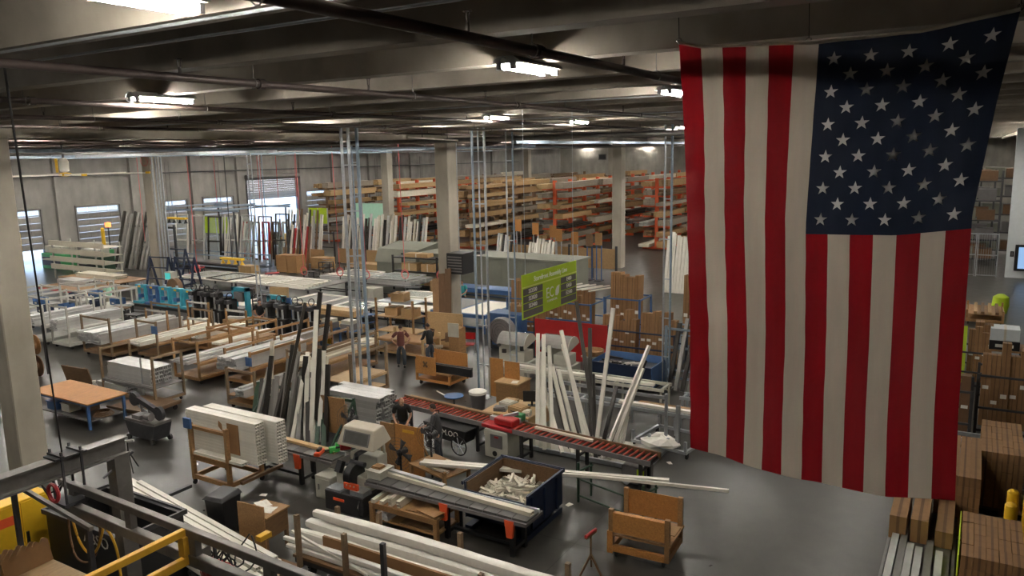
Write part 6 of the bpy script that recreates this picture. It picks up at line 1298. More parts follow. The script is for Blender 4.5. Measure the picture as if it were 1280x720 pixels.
# ---------------------------------------------------------------- people
def skin_mesh(name, V_, E_, R_, m, parent, sub=1):
    me = bpy.data.meshes.new(name); me.from_pydata(V_, E_, []); me.materials.append(MATS[m])
    o = bpy.data.objects.new(name, me); COL.objects.link(o); o.parent = parent
    md = o.modifiers.new('skin', 'SKIN'); md.use_smooth_shade = True; md.branch_smoothing = 0.5
    sv = me.skin_vertices[0].data
    for i, r in enumerate(R_): sv[i].radius = r if isinstance(r, tuple) else (r, r)
    sv[0].use_root = True
    s_ = o.modifiers.new('sub', 'SUBSURF'); s_.levels = sub; s_.render_levels = sub
    return o
def person(label, x, y, face, shirt, trousers, hair, lean=0.0, arms='down', z=0.0, h_=1.78, sit=False, cap=None, sleeves=False, stride=0.0):
    """faces local +x; joints in metres for a 1.78 m body"""
    t = thing('person', label, 'person', (x, y, z), face); k = h_/1.78
    P = lambda a, b, c: (a*k, b*k, c*k)
    hz = 0.95 if not sit else 0.60
    L = lean
    def up(d): return (d*math.sin(L), d*math.cos(L))      # along spine
    def S(d, yy=0, fx=0):
        a, c = up(d); return P(a + fx*math.cos(L), yy, hz + c - fx*math.sin(L))
    hip = {}; legs = {}
    for s_, sg_ in ((1, 1), (-1, -1)):
        st_ = stride*sg_
        if sit: legs[s_] = [P(0.0, 0.10*s_, hz-0.02), P(0.42, 0.13*s_, hz-0.02), P(0.40, 0.13*s_, 0.08), P(0.56, 0.14*s_, 0.04)]
        else: legs[s_] = [P(0.0, 0.10*s_, hz-0.06), P(0.03+st_*0.5, 0.12*s_, 0.50), P(-0.03+st_, 0.13*s_, 0.09), P(0.15+st_, 0.15*s_, 0.035)]
    def arm(s_):
        sh = S(0.50, 0.20*s_)
        A_ = {'down': [(0.02, 0.25, 0.22), (0.08, 0.24, -0.03), (0.10, 0.235, -0.12)],
              'hips': [(-0.06, 0.40, 0.26), (0.06, 0.24, 0.06), (0.12, 0.20, 0.02)],
              'front': [(0.10, 0.26, 0.24), (0.36, 0.16, 0.18), (0.45, 0.12, 0.17)],
              'reach': [(0.22, 0.24, 0.30), (0.48, 0.18, 0.26), (0.58, 0.16, 0.25)],
              'typing': [(0.06, 0.27, 0.22), (0.30, 0.14, 0.12), (0.40, 0.06, 0.10)]}[arms]
        return [sh] + [S(c, b*s_, a) for a, b, c in A_]
    # body
    V_ = [P(0, 0, hz), S(0.20), S(0.40), S(0.52), S(0.60, 0, 0.01)]; E_ = [(0, 1), (1, 2), (2, 3), (3, 4)]; R_ = [(.13*k, .10*k), (.12*k, .10*k), (.14*k, .11*k), (.09*k, .07*k), (.055*k, .055*k)]
    for s_ in (1, -1):
        o_ = len(V_); V_ += legs[s_]; R_ += [.085*k, .06*k, .045*k, .035*k]; E_ += [(0, o_), (o_, o_+1), (o_+1, o_+2), (o_+2, o_+3)]
        o_ = len(V_); a_ = arm(s_); V_ += a_; R_ += [.055*k, .042*k, .032*k, .036*k]; E_ += [(3, o_), (o_, o_+1), (o_+1, o_+2), (o_+2, o_+3)]
        w_ = Vector(a_[3]); d = (w_ - Vector(a_[2])).normalized(); side = Vector((0, 1, 0)) - d*d.y
        if side.length < .2: side = Vector((0, 0, 1))
        side.normalize(); nrm = d.cross(side)
        for q, (off, ln) in enumerate(((-0.034, 0.07), (-0.011, 0.082), (0.011, 0.078), (0.032, 0.062))):
            i0 = len(V_); V_ += [tuple(w_ + side*off*k + d*0.02*k), tuple(w_ + side*off*k + d*(0.03+ln*0.55)*k), tuple(w_ + side*off*1.1*k + d*(0.03+ln)*k + nrm*0.02*k)]; R_ += [.009*k]*3; E_ += [(o_+3, i0), (i0, i0+1), (i0+1, i0+2)]
        i0 = len(V_); V_ += [tuple(w_ - side*0.045*s_*k - d*0.01*k), tuple(w_ - side*0.075*s_*k + d*0.03*k)]; R_ += [.010*k]*2; E_ += [(o_+3, i0), (i0, i0+1)]
    skin_mesh('body', V_, E_, R_, 'skin', t, 1)
    # head with face, hair
    hc = Vector(S(0.72, 0, 0.03)); hd = MB()
    n, m_ = 14, 10
    for i in range(m_+1):
        ph = math.pi*i/m_
        for j in range(n):
            th = 2*math.pi*j/n; vx = math.sin(ph)*math.cos(th); vy = math.sin(ph)*math.sin(th); vz = math.cos(ph)
            w2 = 1.0 - (0.28*(-vz) if vz < 0 else 0)
            hd.v.append((hc.x + 0.098*k*vx*w2, hc.y + 0.076*k*vy*w2, hc.z + 0.122*k*vz))
    hd.f = [(i*n+j, i*n+(j+1) % n, (i+1)*n+(j+1) % n, (i+1)*n+j) for i in range(m_) for j in range(n)]
    head = hd.build('head', 'skin', t, smooth=True)
    MB().add([(hc.x+.085*k, hc.y-.014*k, hc.z-.035*k), (hc.x+.085*k, hc.y+.014*k, hc.z-.035*k), (hc.x+.118*k, hc.y, hc.z-.03*k), (hc.x+.092*k, hc.y, hc.z+.02*k)], [(0, 2, 1), (0, 3, 2), (1, 2, 3), (0, 1, 3)]).build('nose', 'skin', head)
    for s_ in (1, -1):
        MB().lathe([(.001, -.004), (.011*k, -.002), (.011*k, .002), (.001, .004)], 8, (hc.x+.090*k, hc.y+.032*k*s_, hc.z+.012*k), 'x').build('eye', 'hair_dark', head)
        MB().lathe([(.001, -.01), (.026*k, -.006), (.026*k, .006), (.001, .01)], 8, (hc.x-.005*k, hc.y+.078*k*s_, hc.z-.005*k), 'y').build('ear', 'skin', head)
    MB().bar((hc.x+.088*k, hc.y-.025*k, hc.z-.062*k), (hc.x+.088*k, hc.y+.025*k, hc.z-.062*k), .01, .008).build('mouth', 'hair_dark', head)
    hh = MB(); cap_m = cap or hair
    for i in range(6):
        ph = math.pi*0.53*i/5
        for j in range(n):
            th = 2*math.pi*j/n; back = 1.0 if math.cos(th) < 0.35 else 0.62
            p2 = ph*back if i else 0
            hh.v.append((hc.x - .004*k + .107*k*math.sin(p2)*math.cos(th), hc.y + .085*k*math.sin(p2)*math.sin(th), hc.z + .006*k + .128*k*math.cos(p2)))
    hh.f = [(i*n+j, i*n+(j+1) % n, (i+1)*n+(j+1) % n, (i+1)*n+j) for i in range(5) for j in range(n)]
    hh.build('cap' if cap else 'hair', cap_m, t, smooth=True)
    if cap: MB().prism([(hc.x+.07*k, hc.y-.07*k), (hc.x+.17*k, hc.y-.05*k), (hc.x+.17*k, hc.y+.05*k), (hc.x+.07*k, hc.y+.07*k)], hc.z+.055*k, hc.z+.066*k, 'z').build('cap_peak', cap_m, t)
    # shirt and trousers
    V_ = [P(0, 0, hz-0.10), S(0.08), S(0.22), S(0.40), S(0.55)]; E_ = [(0, 1), (1, 2), (2, 3), (3, 4)]; R_ = [(.175*k, .15*k), (.175*k, .15*k), (.175*k, .15*k), (.195*k, .155*k), (.115*k, .10*k)]
    for s_ in (1, -1):
        a_ = arm(s_); e = Vector(a_[0]).lerp(Vector(a_[1]), 0.75 if not sleeves else 1.0); o_ = len(V_); V_ += [a_[0], tuple(e)]; R_ += [.085*k, .070*k]; E_ += [(4, o_), (o_, o_+1)]
        if sleeves: V_.append(tuple(Vector(a_[2]))); R_.append(.046*k); E_.append((o_+1, o_+2))
    skin_mesh('shirt', V_, E_, R_, shirt, t, 1)
    V_ = [P(0, 0, hz+0.08), P(0, 0, hz-0.08)]; E_ = [(0, 1)]; R_ = [(.155*k, .13*k), (.16*k, .135*k)]
    for s_ in (1, -1):
        l_ = legs[s_]; o_ = len(V_); V_ += l_[:3]; R_ += [.115*k, .092*k, .080*k]; E_ += [(1, o_), (o_, o_+1), (o_+1, o_+2)]
    skin_mesh('trousers', V_, E_, R_, trousers, t, 1)
    for s_ in (1, -1):
        a_, b_ = Vector(legs[s_][2]), Vector(legs[s_][3])
        MB().add([(a_.x-.08*k, a_.y-.045*k, 0.0), (b_.x+.07*k, b_.y-.05*k, 0.0), (b_.x+.07*k, b_.y+.05*k, 0.0), (a_.x-.08*k, a_.y+.045*k, 0.0), (a_.x-.07*k, a_.y-.04*k, .12*k), (b_.x+.05*k, b_.y-.04*k, .055*k), (b_.x+.05*k, b_.y+.04*k, .055*k), (a_.x-.07*k, a_.y+.04*k, .12*k)], [(0,3,2,1),(4,5,6,7),(0,1,5,4),(1,2,6,5),(2,3,7,6),(3,0,4,7)]).build('shoe', 'black', t, bevel=0.015)
    return t
person('person in a dark brown shirt and jeans standing with hands on hips', 24.5, 20.25, math.radians(35), 'shirt_brown', 'jeans', 'hair_dark', 0.10, 'hips', stride=0.08)
person('person in black facing the work trolley beside the brown-shirted one', 25.3, 19.35, math.radians(75), 'shirt_black', 'jeans', 'hair_dark', 0.12, 'front', sleeves=True)
person('person in a black short-sleeved shirt leaning over behind the plywood screen', 17.3, 14.35, math.radians(215), 'shirt_black', 'jeans', 'skin', 0.45, 'front')
person('person in dark grey standing beside the spoked-wheel cart', 16.9, 12.75, math.radians(115), 'shirt_grey', 'jeans', 'hair_dark', 0.16, 'front', sleeves=True)
person('person in a mint green shirt and pale trousers at far left', 26.3, 43.6, math.radians(60), 'shirt_mint', 'trousers_khaki', 'hair_light', 0.1, 'front')
person('person in a black shirt working at the pale wooden bench', 26.3, 30.7, math.radians(-140), 'shirt_black', 'jeans', 'hair_dark', 0.2, 'typing')
person('person in a teal shirt partly hidden behind the central column', 35.4, 24.6, math.radians(200), 'shirt_teal', 'jeans', 'hair_dark', 0.15, 'front')
# ---------------------------------------------------------------- far racks
up_me = MB().box(-0.12, 0.12, -0.15, 0.15, 0, 6.3).mesh('upright', 'rack_orange'); base_me = MB().box(-0.12, 0.12, -1.3, 1.3, 0, 0.25).mesh('base_foot', 'rack_orange'); arm_me = MB().box(-0.07, 0.07, -1.25, 1.25, -0.16, 0.0).mesh('arm', 'rack_orange'); brace_me = MB().bar((0, 0, 0.6), (3.0, 0, 2.2), 0.05).mesh('brace', 'dark_steel')
arm_b = MB().box(-0.07, 0.07, -1.25, 1.25, -0.16, 0.0).mesh('arm', 'wood_dark'); up_b = MB().box(-0.12, 0.12, -0.15, 0.15, 0, 6.0).mesh('upright', 'wood_dark')
PK = {}
def pack_mesh(kind, L_, W_, H_):
    key = (kind, L_, W_, H_)
    if key in PK: return PK[key]
    b = MB(); r = random.Random(hash(key) % 9999)
    if kind in ('tan', 'tan_grey', 'offwhite', 'ply_light'):
        ny, nz = max(2, int(W_/0.24)), max(2, int(H_/0.17))
        for i in range(ny):
            for j in range(nz):
                e0, e1 = r.uniform(0, .12), r.uniform(0, .25)
                b.box(e0, L_-e1, -W_/2+i*W_/ny+0.006, -W_/2+(i+1)*W_/ny-0.006, j*H_/nz+0.005, (j+1)*H_/nz-0.003)
    else:
        ny, nz = max(2, int(W_/0.3)), max(2, int(H_/0.2))
        for i in range(ny):
            for j in range(nz): e0 = r.uniform(0, .5); b.box(e0, L_-r.uniform(0, .5), -W_/2+i*W_/ny+0.03, -W_/2+(i+1)*W_/ny-0.03, j*H_/nz+0.03, (j+1)*H_/nz-0.02)
    PK[key] = b.mesh('pack', kind); return PK[key]
rows = [(58.5, 60, 'the row nearest the dock doors', 60), (49.0, 60, 'the row left of the central column', 60), (40.5, 60, 'the row right of the central column', 60), (32.2, 61, 'the middle row, before the far column', 61), (24.6, 66, 'the row beside the far column', 66), (16.5, 70, 'the row at the left edge of the flag', 70), (9, 75, 'the row behind the flag', 75)]
for ri, (ry, rx, nm, _) in enumerate(rows):
    L_row = 42 if ri < 5 else 30
    t = thing('cantilever_rack', 'tall orange cantilever rack, %s' % nm, 'rack', (rx, ry, 0), 0, 'cantilever racks')
    n = int(L_row/3)+1
    for i in range(n):
        inst('upright', up_me if (ri in (3, 4, 5) or (ri == 1 and i < 5)) else up_b, t, (3*i, 0, 0)); inst('base_foot', base_me, t, (3*i, 0, 0))
        for z in (1.2, 2.1, 3.0, 3.9, 4.8, 5.6): inst('arm', arm_me if (ri in (3, 4, 5) or (ri == 1 and i < 5)) else arm_b, t, (3*i, 0, z))
        if i < n-1: inst('brace', brace_me, t, (3*i, 0, 0))
    for side in (-1, 1):
        for li, z in enumerate((0.25, 1.2, 2.1, 3.0, 3.9, 4.8, 5.6)):
            x = rx - rnd.uniform(0.2, 1.6)
            while x < rx + L_row - 6:
                if side == 1 and x > rx + 7: break          # the far side shows only at the row end
                L_ = rnd.choice([6.0, 7.2]); kind = rnd.choice(['tan', 'tan', 'tan', 'tan_grey', 'ply_light', 'tan_grey', 'offwhite', 'wood_dark'] if li > 2 else ['tan', 'tan', 'tan_grey', 'bronze', 'grey_alu', 'offwhite', 'silver', 'wood_dark'])
                H_ = rnd.choice([0.28, 0.42, 0.55]); W_ = rnd.choice([0.85, 1.0])
                o = inst('stock_pack', pack_mesh(kind, L_, W_, H_), None, (x, ry + side*(0.76 + rnd.uniform(-.08, .12)), z + 0.002), (0, 0, rnd.uniform(-.012, .012)))
                lab = {'tan': 'tan carton pack', 'tan_grey': 'grey-brown timber pack', 'ply_light': 'pale timber pack', 'offwhite': 'cream profile pack', 'bronze': 'dark profile pack', 'grey_alu': 'grey profile pack', 'silver': 'silver profile pack', 'wood_dark': 'dark brown pack'}[kind]
                tag(o, '%s on far racks, %s' % (lab, nm.replace('the row', 'row').replace('the ', '')), 'pack', '%ss in %s' % (lab, nm)); x += L_ + rnd.uniform(0.2, 1.2)
# ---------------------------------------------------------------- objects in front of the racks
en = thing('long_enclosure', 'long grey-green machine enclosure before the far racks', 'machine', (42.2, 26.4, 0))
MB().box(-1.2, 1.2, -5.8, 5.6, 0.15, 2.2).build('body', 'enclosure', en, bevel=0.05); MB().box(-1.3, 1.3, -5.9, 5.7, 2.2, 2.32).build('roof', 'enclosure', en)
for j in range(7): MB().box(-1.22, -1.2, -5.7+1.6*j, -4.25+1.6*j, 0.3, 2.1).build('side_panel', 'enclosure', en)
MB().box(-1.1, 1.1, -5.6, 5.5, 0, 0.15).build('plinth', 'dark_steel', en); MB().box(-0.6, -0.1, 1.0, 1.7, 2.32, 2.5).build('roof_vent', 'dark_steel', en)
hv = thing('enclosure_hood', 'sloped grey hood at the left end of the long enclosure', 'machine', (43.2, 34.5, 0)); MB().prism([(-1.6, 1.4), (-1.2, 2.3), (1.2, 2.6), (1.4, 1.4)], -1.7, 1.9, 'y').build('hood', 'enclosure', hv); MB().box(-1.5, 1.3, -1.6, 1.8, 0, 1.4).build('cabinet', 'enclosure', hv)
cr8 = thing('long_crate', 'long tan plywood crate fence before the racks', 'crate', (49.0, 25.6, 0))
for j in range(5): MB().box(-0.03, 0.03, -4.4+1.8*j, -2.65+1.8*j, 0.7, 2.1).build('panel', 'tan', cr8); MB().box(-0.08, 0.08, -4.5+1.8*j, -4.38+1.8*j, 0, 2.3).build('post', 'dark_steel', cr8)
MB().box(-0.08, 0.08, 4.48, 4.6, 0, 2.3).build('post', 'dark_steel', cr8)
for q, (y, m, hh) in enumerate(((28.3, 'orange_ply', 3.95), (26.9, 'orange_ply', 3.75), (25.5, 'orange_ply', 3.6), (25.05, 'orange_ply', 3.35), (23.8, 'orange_ply', 3.2), (22.7, 'wood_dark', 3.1), (22.0, 'ply', 3.2))):
    t = thing('sign_post', ['leftmost', 'second', 'third', 'fourth', 'fifth', 'sixth', 'rightmost'][q] + ' plywood plate on a twin post before the racks', 'sign post', (48.0, y, 0), 0, 'plywood plates on posts')
    for s_ in (-0.18, 0.18): MB().box(-0.03, 0.03, s_-0.03, s_+0.03, 0, hh).build('post', 'blue' if q > 4 else 'galv', t)
    MB().box(-0.06, -0.03, -0.26, 0.26, hh-0.75, hh+0.1).build('plate', m, t); MB().box(-0.3, 0.3, -0.25, 0.25, 0, 0.05).build('foot', 'dark_steel', t)
def lean_panels(lab, x, y0, n, dy, h_, ms, group, w_=0.22, t_=0.1, name='upright_profile', tilt=0.5, cat='profile'):
    for i in range(n):
        m = ms[i % len(ms)] if not callable(ms) else ms(i); hh = h_*rnd.uniform(0.9, 1.05); y = y0-dy*i
        stick(name, (x, y, 0.02), (x+tilt, y-dy*rnd.uniform(0.2, 0.9), hh), w_, t_, m, lab.replace('#', {'vinyl': 'white', 'bronze': 'black', 'silver': 'silver', 'offwhite': 'cream', 'grey_alu': 'grey', 'tan': 'tan', 'red': 'dark red', 'wood_dark': 'dark brown'}.get(m, m)), cat, group + ' ' + m)
lean_panels('# profile standing upright on top row before the long crate', 47.0, 27.2, 10, 0.21, 2.75, ['vinyl'], 'upright profiles before the crate', 0.18)
lean_panels('# profile standing upright in the cluster left of the long crate', 47.0, 29.8, 6, 0.22, 3.0, ['silver', 'vinyl', 'bronze'], 'upright profiles left of the crate', 0.16)
wr_ = ['vinyl', 'offwhite', 'vinyl', 'bronze', 'silver', 'vinyl', 'offwhite', 'vinyl', 'bronze', 'bronze', 'silver', 'vinyl']
def urack(lab, x, y, hy, h_):
    t = thing('upright_rack', lab, 'rack', (x, y, 0), 0, 'upright racks')
    for yy in (-hy, 0, hy): MB().box(0.55, 0.65, yy-0.05, yy+0.05, 0, h_).build('post', 'dark_steel', t); MB().box(-0.6, 0.65, yy-0.05, yy+0.05, 0, 0.08).build('foot', 'dark_steel', t)
    for z in (h_*0.5, h_-0.1): MB().box(0.52, 0.58, -hy, hy, z, z+0.08).build('rail', 'dark_steel', t)
    for j in range(3): MB().box(-0.62, -0.58, -hy+j*hy*0.67, -hy+(j+0.95)*hy*0.67, 0.1, 1.3).build('toe_panel', 'tan', t)
urack('long upright rack of pale profiles left of the central column', 47.9, 40.8, 4.6, 2.6)
lean_panels('# profile leaning in the long upright rack left of the central column', 47.6, 45.2, 30, 0.29, 4.0, wr_, 'upright rack profiles', 0.24)
urack('second upright rack of pale profiles nearer the dock wall', 46.6, 48.0, 2.4, 2.6)
lean_panels('# profile leaning in the second upright rack nearer the dock wall', 46.2, 50.2, 14, 0.30, 4.4, ['vinyl', 'vinyl', 'bronze', 'vinyl', 'silver', 'wood_dark'], 'second upright rack profiles', 0.22)
lean_panels('# profile standing upright at the left edge of the flag, behind the cartons', 45.5, 16.4, 8, 0.2, 3.6, ['vinyl'], 'upright profiles beside the flag', 0.2)
t = thing('glass_sheet', 'pale green glass sheet on a stand before the racks', 'glass', (58.0, 51.2, 0), 0.1); MB().bar((0, 0, 2.0), (0.3, 0, 4.2), 3.6, 0.04, up=(1,0,0)).build('pane', 'shirt_mint', t); MB().box(-0.3, 0.5, -1.7, 1.7, 0, 0.1).build('base', 'dark_steel', t)
for s_ in (-1.5, 1.5): MB().box(0.1, 0.2, s_-0.05, s_+0.05, 0.1, 2.1).build('post', 'dark_steel', t)
# tall storefront frames by the drive-in door
for q in range(7):
    wframe(['first', 'second', 'third', 'fourth', 'fifth', 'sixth', 'seventh'][q] + ' tall storefront frame standing before the dock doors, counted from the left', 41.2+0.5*q, 57.3-1.45*q, 0.0, 1.35, 4.3-0.1*(q % 3), ['vinyl', 'silver', 'bronze', 'vinyl', 'silver', 'wood_dark', 'bronze'][q], 0.1, 0.1, True, 'glass' if q % 2 == 0 else None, 0.10, 'tall storefront frames')
for q in range(6):
    wframe(['first', 'second', 'third', 'fourth', 'fifth', 'sixth'][q] + ' dark red window frame standing in front of the open door', 46.0+0.35*q, 54.9-0.85*q, 0.0, 0.75, 3.3, ['red', 'wood_dark', 'red', 'bronze', 'vinyl', 'bronze'][q], 0.0, 0.14, True, None, 0.06, 'window frames before the open door')
cr_ = cart('long frame cart under the tall storefront frames', 41.8, 53.0, 9.5, 2.0, 0.5, 1.2, 'galv_blue', 'machine_dark', 'y', 'frame carts', rails='sides')
fr_ = thing('overhead_gantry', 'dark overhead gantry frame above the storefront frames', 'gantry', (38.5, 50.0, 0))
for x, y in ((0, 5), (0, -3), (5, 5), (5, -3)): MB().box(x-0.05, x+0.05, y-0.05, y+0.05, 0, 4.9).build('post', 'dark_steel', fr_)
for x in (0, 5): MB().box(x-0.05, x+0.05, -3.5, 5.5, 4.9, 5.03).build('long_beam', 'galv_blue', fr_)
for y in (-3, 1, 5): MB().box(-0.5, 5.5, y-0.05, y+0.05, 5.03, 5.15).build('cross_beam', 'galv_blue', fr_)
for q, (y, z) in enumerate(((3.6, 4.3), (2.5, 1.9))):
    t = thing('vacuum_lifter', ['yellow hoist trolley hanging from the dark gantry', 'yellow suction lifter over the white-topped table'][q], 'hoist', (38.5-2.5*q, 50.0+y-8*q, z-0.4), 0, 'yellow lifters')
    MB().box(-0.15, 0.15, -1.1, 1.1, 0.3, 0.45).build('spreader', 'yellow', t); MB().tube((0, 0, 0.45), (0, 0, (4.9 if q == 0 else 10.33)-z+0.4), 0.03).build('mast', 'dark_steel', t)
    for yy in (-1.0, -0.3, 0.4, 1.0): MB().lathe([(0.05, 0), (0.16, 0.0), (0.1, 0.12), (0.03, 0.3)], 12, (0, yy, 0)).build('suction_cup', 'yellow' if q else 'black', t)
# navy A-frame glass racks
for q in range(3):
    t = thing('a_frame_rack', ['leftmost', 'nearest', 'farthest'][q] + ' navy A-frame glass rack beside the grey column', 'rack', ((31.0, 45.4, 0), (31.5, 43.5, 0), (34.4, 48.3, 0))[q], 0.15, 'navy glass racks')
    for s_ in (-0.8, 0.8):
        MB().bar((-0.6, s_, 0.1), (0.0, s_, 2.6), 0.10).build('front_leg', 'navy', t); MB().bar((0.6, s_, 0.1), (0.0, s_, 2.6), 0.10).build('rear_leg', 'navy', t); MB().bar((-0.7, s_, 0.08), (0.7, s_, 0.08), 0.12).build('foot', 'navy', t)
    for z in (0.5, 1.2, 1.9, 2.55): MB().bar((-0.6+0.6*z/2.6, -0.8, z), (-0.6+0.6*z/2.6, 0.8, z), 0.07).build('rail', 'navy', t)
# leaning dark pipes behind
t = thing('pipe_leaner_frame', 'dark frame holding leaning grey tubes by the dock wall', 'rack', (39.0, 58.6, 0)); 
for y in (-3, 0, 3): MB().box(0.5, 0.65, y-0.08, y+0.08, 0, 3.6).build('post', 'dark_steel', t)
MB().box(0.45, 0.6, -3.2, 3.2, 3.3, 3.45).box(.45,.6,-3.2,3.2,1.6,1.7).build('rail', 'dark_steel', t)
for q in range(12): stick('grey_tube', (37.8, 61.3-0.5*q, 0.05), (39.4, 61.7-0.5*q, 4.6-0.1*(q % 3)), 0.16, 0.16, 'grey_alu' if q % 3 else 'bronze', 'long %s tube leaning in the dark frame by the dock wall' % ('grey' if q % 3 else 'dark'), 'tube', 'leaning %s tubes' % ('grey' if q % 3 else 'dark'))
# machines along the dock wall at far left
def green_machine(lab, x, y, m, L_=3.0):
    t = thing('green_machine', lab, 'machine', (x, y, 0), 0, 'green machines'); MB().box(-0.8, 0.8, -L_/2, L_/2, 0.0, 1.3).build('body', m, t, bevel=0.05); MB().box(-0.6, 0.6, -L_/2+0.3, L_/2-0.3, 1.3, 1.9).build('hood', 'machine', t, bevel=0.05); MB().box(-0.85, -0.8, -L_/2+0.2, L_/2-0.2, 0.3, 1.0).build('panel', 'dark_steel', t); MB().box(-1.2, -0.8, -0.6, 0.6, 0.8, 0.9).build('shelf', 'machine', t)
green_machine('green machine at the far left by the dock wall', 36.0, 66.0, 'green'); green_machine('green machine beside the yellow bollard', 38.6, 65.0, 'green', 2.4); green_machine('green machine behind the stacked pale boards', 35.8, 60.6, 'green_dark', 2.6)
t = thing('lamp_tower', 'small lit orange lamp on a dark stand by the dock wall', 'lamp', (40.6, 66.3, 0)); MB().tube((0, 0, 0), (0, 0, 3.0), 0.06).build('post', 'dark_steel', t); MB().lathe([(0.02, 3.0), (0.25, 3.02), (0.25, 3.4), (0.02, 3.45)], 12).build('lamp', 'lit_lamp', t)
for q, (x, y, h_, lab) in enumerate(((38.0, 62.9, 3.2, 'tall yellow bollard before the dock doors'), (34.0, 68.3, 3.0, 'tall yellow bollard at far left by the near column'))):
    t = thing('bollard', lab, 'bollard', (x, y, 0), 0, 'yellow bollards'); MB().tube((0, 0, 0), (0, 0, h_), 0.15, 14).build('pipe', 'yellow', t, smooth=True); MB().lathe([(0.15, h_), (0.1, h_+0.08), (0.02, h_+0.11)], 14).build('dome', 'yellow', t)
for q, (x, y, a, b, m, lab) in enumerate(((47.5, 60.5, 3.0, 1.5, 'lime', 'lime green panel beside the grey column'), (58.5, 58.5, 2.4, 1.6, 'lime', 'lime green panel near the upright racks'))):
    t = thing('lime_screen', lab, 'screen', (x, y, 0), 0.1, 'lime screens'); MB().box(-0.03, 0.03, -a/2, a/2, 2.0, 2.0+b).build('sheet', m, t)
    for s_ in (-a/2, 0, a/2): MB().box(-0.06, 0.06, s_-0.04, s_+0.04, 0, 2.0+b).build('post', 'galv', t)
fk = thing('forklift', 'dark forklift parked in the aisle before the open door', 'forklift', (55, 60.5, 0), 0.3); MB().box(-1.0, 0.9, -0.55, 0.55, 0.35, 1.2).build('body', 'yellow', fk, bevel=0.08); MB().box(-1.2, -0.6, -0.55, 0.55, 0.3, 1.5).build('counterweight', 'black', fk, bevel=0.1)
for sx, sy in ((0.5, .5), (.5, -.5), (-.7, .5), (-.7, -.5)): MB().tube((sx, sy-0.12, 0.32), (sx, sy+0.12, 0.32), 0.32, 14).build('wheel', 'rubber', fk)
for sy in (-0.45, 0.45): MB().box(0.9, 1.02, sy-0.06, sy+0.06, 0.1, 2.6).build('mast', 'black', fk); MB().box(1.02, 2.1, sy*0.6-0.06, sy*0.6+0.06, 0.1, 0.16).build('fork', 'black', fk); MB().box(-0.5, -0.42, sy-0.04, sy+0.04, 1.2, 2.2).box(.5,.58,sy-.04,sy+.04,1.2,2.2).build('cage_post', 'black', fk)
MB().box(-0.55, 0.6, -0.5, 0.5, 2.2, 2.26).build('cage_roof', 'black', fk); MB().box(-0.4, 0.1, -0.3, 0.3, 1.2, 1.3).build('seat', 'black', fk)
# shelf of boxes left of enclosure
t = thing('steel_shelf', 'black steel shelf with cartons behind the blue bench', 'shelf', (40.0, 31.2, 0))
for sx in (-0.5, 0.5):
    for sy in (-1.8, 1.8): MB().box(sx-0.05, sx+0.05, sy-0.05, sy+0.05, 0, 2.3).build('post', 'black', t)
for z in (0.3, 1.2, 2.1): MB().box(-0.5, 0.5, -1.8, 1.8, z, z+0.08).build('board', 'black', t)
for q, (y, z, a, m) in enumerate(((-1.1, 0.38, .5, 'tan'), (0.2, 0.38, .5, 'lime'), (1.1, 0.38, .4, 'tan'), (-0.9, 1.28, .5, 'tan'), (0.6, 1.28, .6, 'ply_light'), (0, 2.18, 0.9, 'tan'))):
    o = thing('carton', ['carton low on the right of the black steel shelf', 'lime box low on the black steel shelf', 'carton low on the left of the black steel shelf', 'carton on the middle board of the black steel shelf, right', 'pale crate on the middle board of the black steel shelf', 'long carton on top of the black steel shelf'][q], 'box', (40.0, 31.2+y, z), 0.05); MB().box(-0.35, 0.35, -a, a, 0, 0.5 if q < 5 else .25).build('box', m, o); MB().box(-0.355, 0.355, -0.04, 0.04, 0, 0.505 if q < 5 else .255).build('tape', 'offwhite', o)
# ---------------------------------------------------------------- right-hand side
def carton_block(lab, x, y, z, nx, ny, nz, lx, ly, lz, m='cardboard', jit=0.01):
    for i in range(nx):
        for j in range(ny):
            for k2 in range(nz):
                if 0 < i < nx-1 and 0 < j < ny-1 and k2 < nz-1: continue
                key = ('blk', lx, ly, lz, m)
                if key not in CM: CM[key] = (MB().box(-lx/2+.004, lx/2-.004, -ly/2+.004, ly/2-.004, 0, lz-0.004).mesh('carton', m), MB().box(-lx/2+.003, lx/2-.003, -0.02, 0.02, 0.001, lz-0.002).mesh('tape', 'cardboard_dark'))
                o = inst('carton', CM[key][0], None, (x+(i+0.5)*lx+rnd.uniform(-jit, jit), y-(j+0.5)*ly+rnd.uniform(-jit, jit)*0.4, z+k2*lz)); tag(o, lab, 'box', lab); inst('tape', CM[key][1], o)
def pallet(lab, x0, x1, y0, y1, h_=0.14):
    t = thing('pallet', lab, 'pallet', ((x0+x1)/2, (y0+y1)/2, 0), 0, 'pallets'); hx, hy = (x1-x0)/2, abs(y1-y0)/2
    for s_ in (-hy+0.05, 0, hy-0.05): MB().box(-hx, hx, s_-0.05, s_+0.05, 0, h_-0.03).build('bearer', 'post_wood', t)
    n = int(2*hx/0.2)
    for i in range(n): MB().box(-hx+i*2*hx/n, -hx+(i+0.6)*2*hx/n, -hy, hy, h_-0.03, h_-0.002).build('slat', 'post_wood', t)
pallet('pallet under the nearest carton block at lower right', 15.2, 17.3, -0.15, -1.2)
carton_block('carton in the nearest block at lower right, beside the lime sheet', 15.25, -0.15, 0.14, 4, 5, 5, 0.5, 0.2, 0.25)
tag(MB().box(0, 2.0, 0, 0.02, 0, 1.35).build('lime_sheet', 'lime', None, (15.3, -0.13, 0.0)), 'lime green sheet along the nearest carton block', 'sheet')
pallet('pallet under the low cartons at the bottom right edge', 13.3, 15.0, 0.05, -0.85)
carton_block('carton in the low block at the bottom right edge', 13.4, 0.05, 0.14, 3, 4, 4, 0.5, 0.2, 0.24)
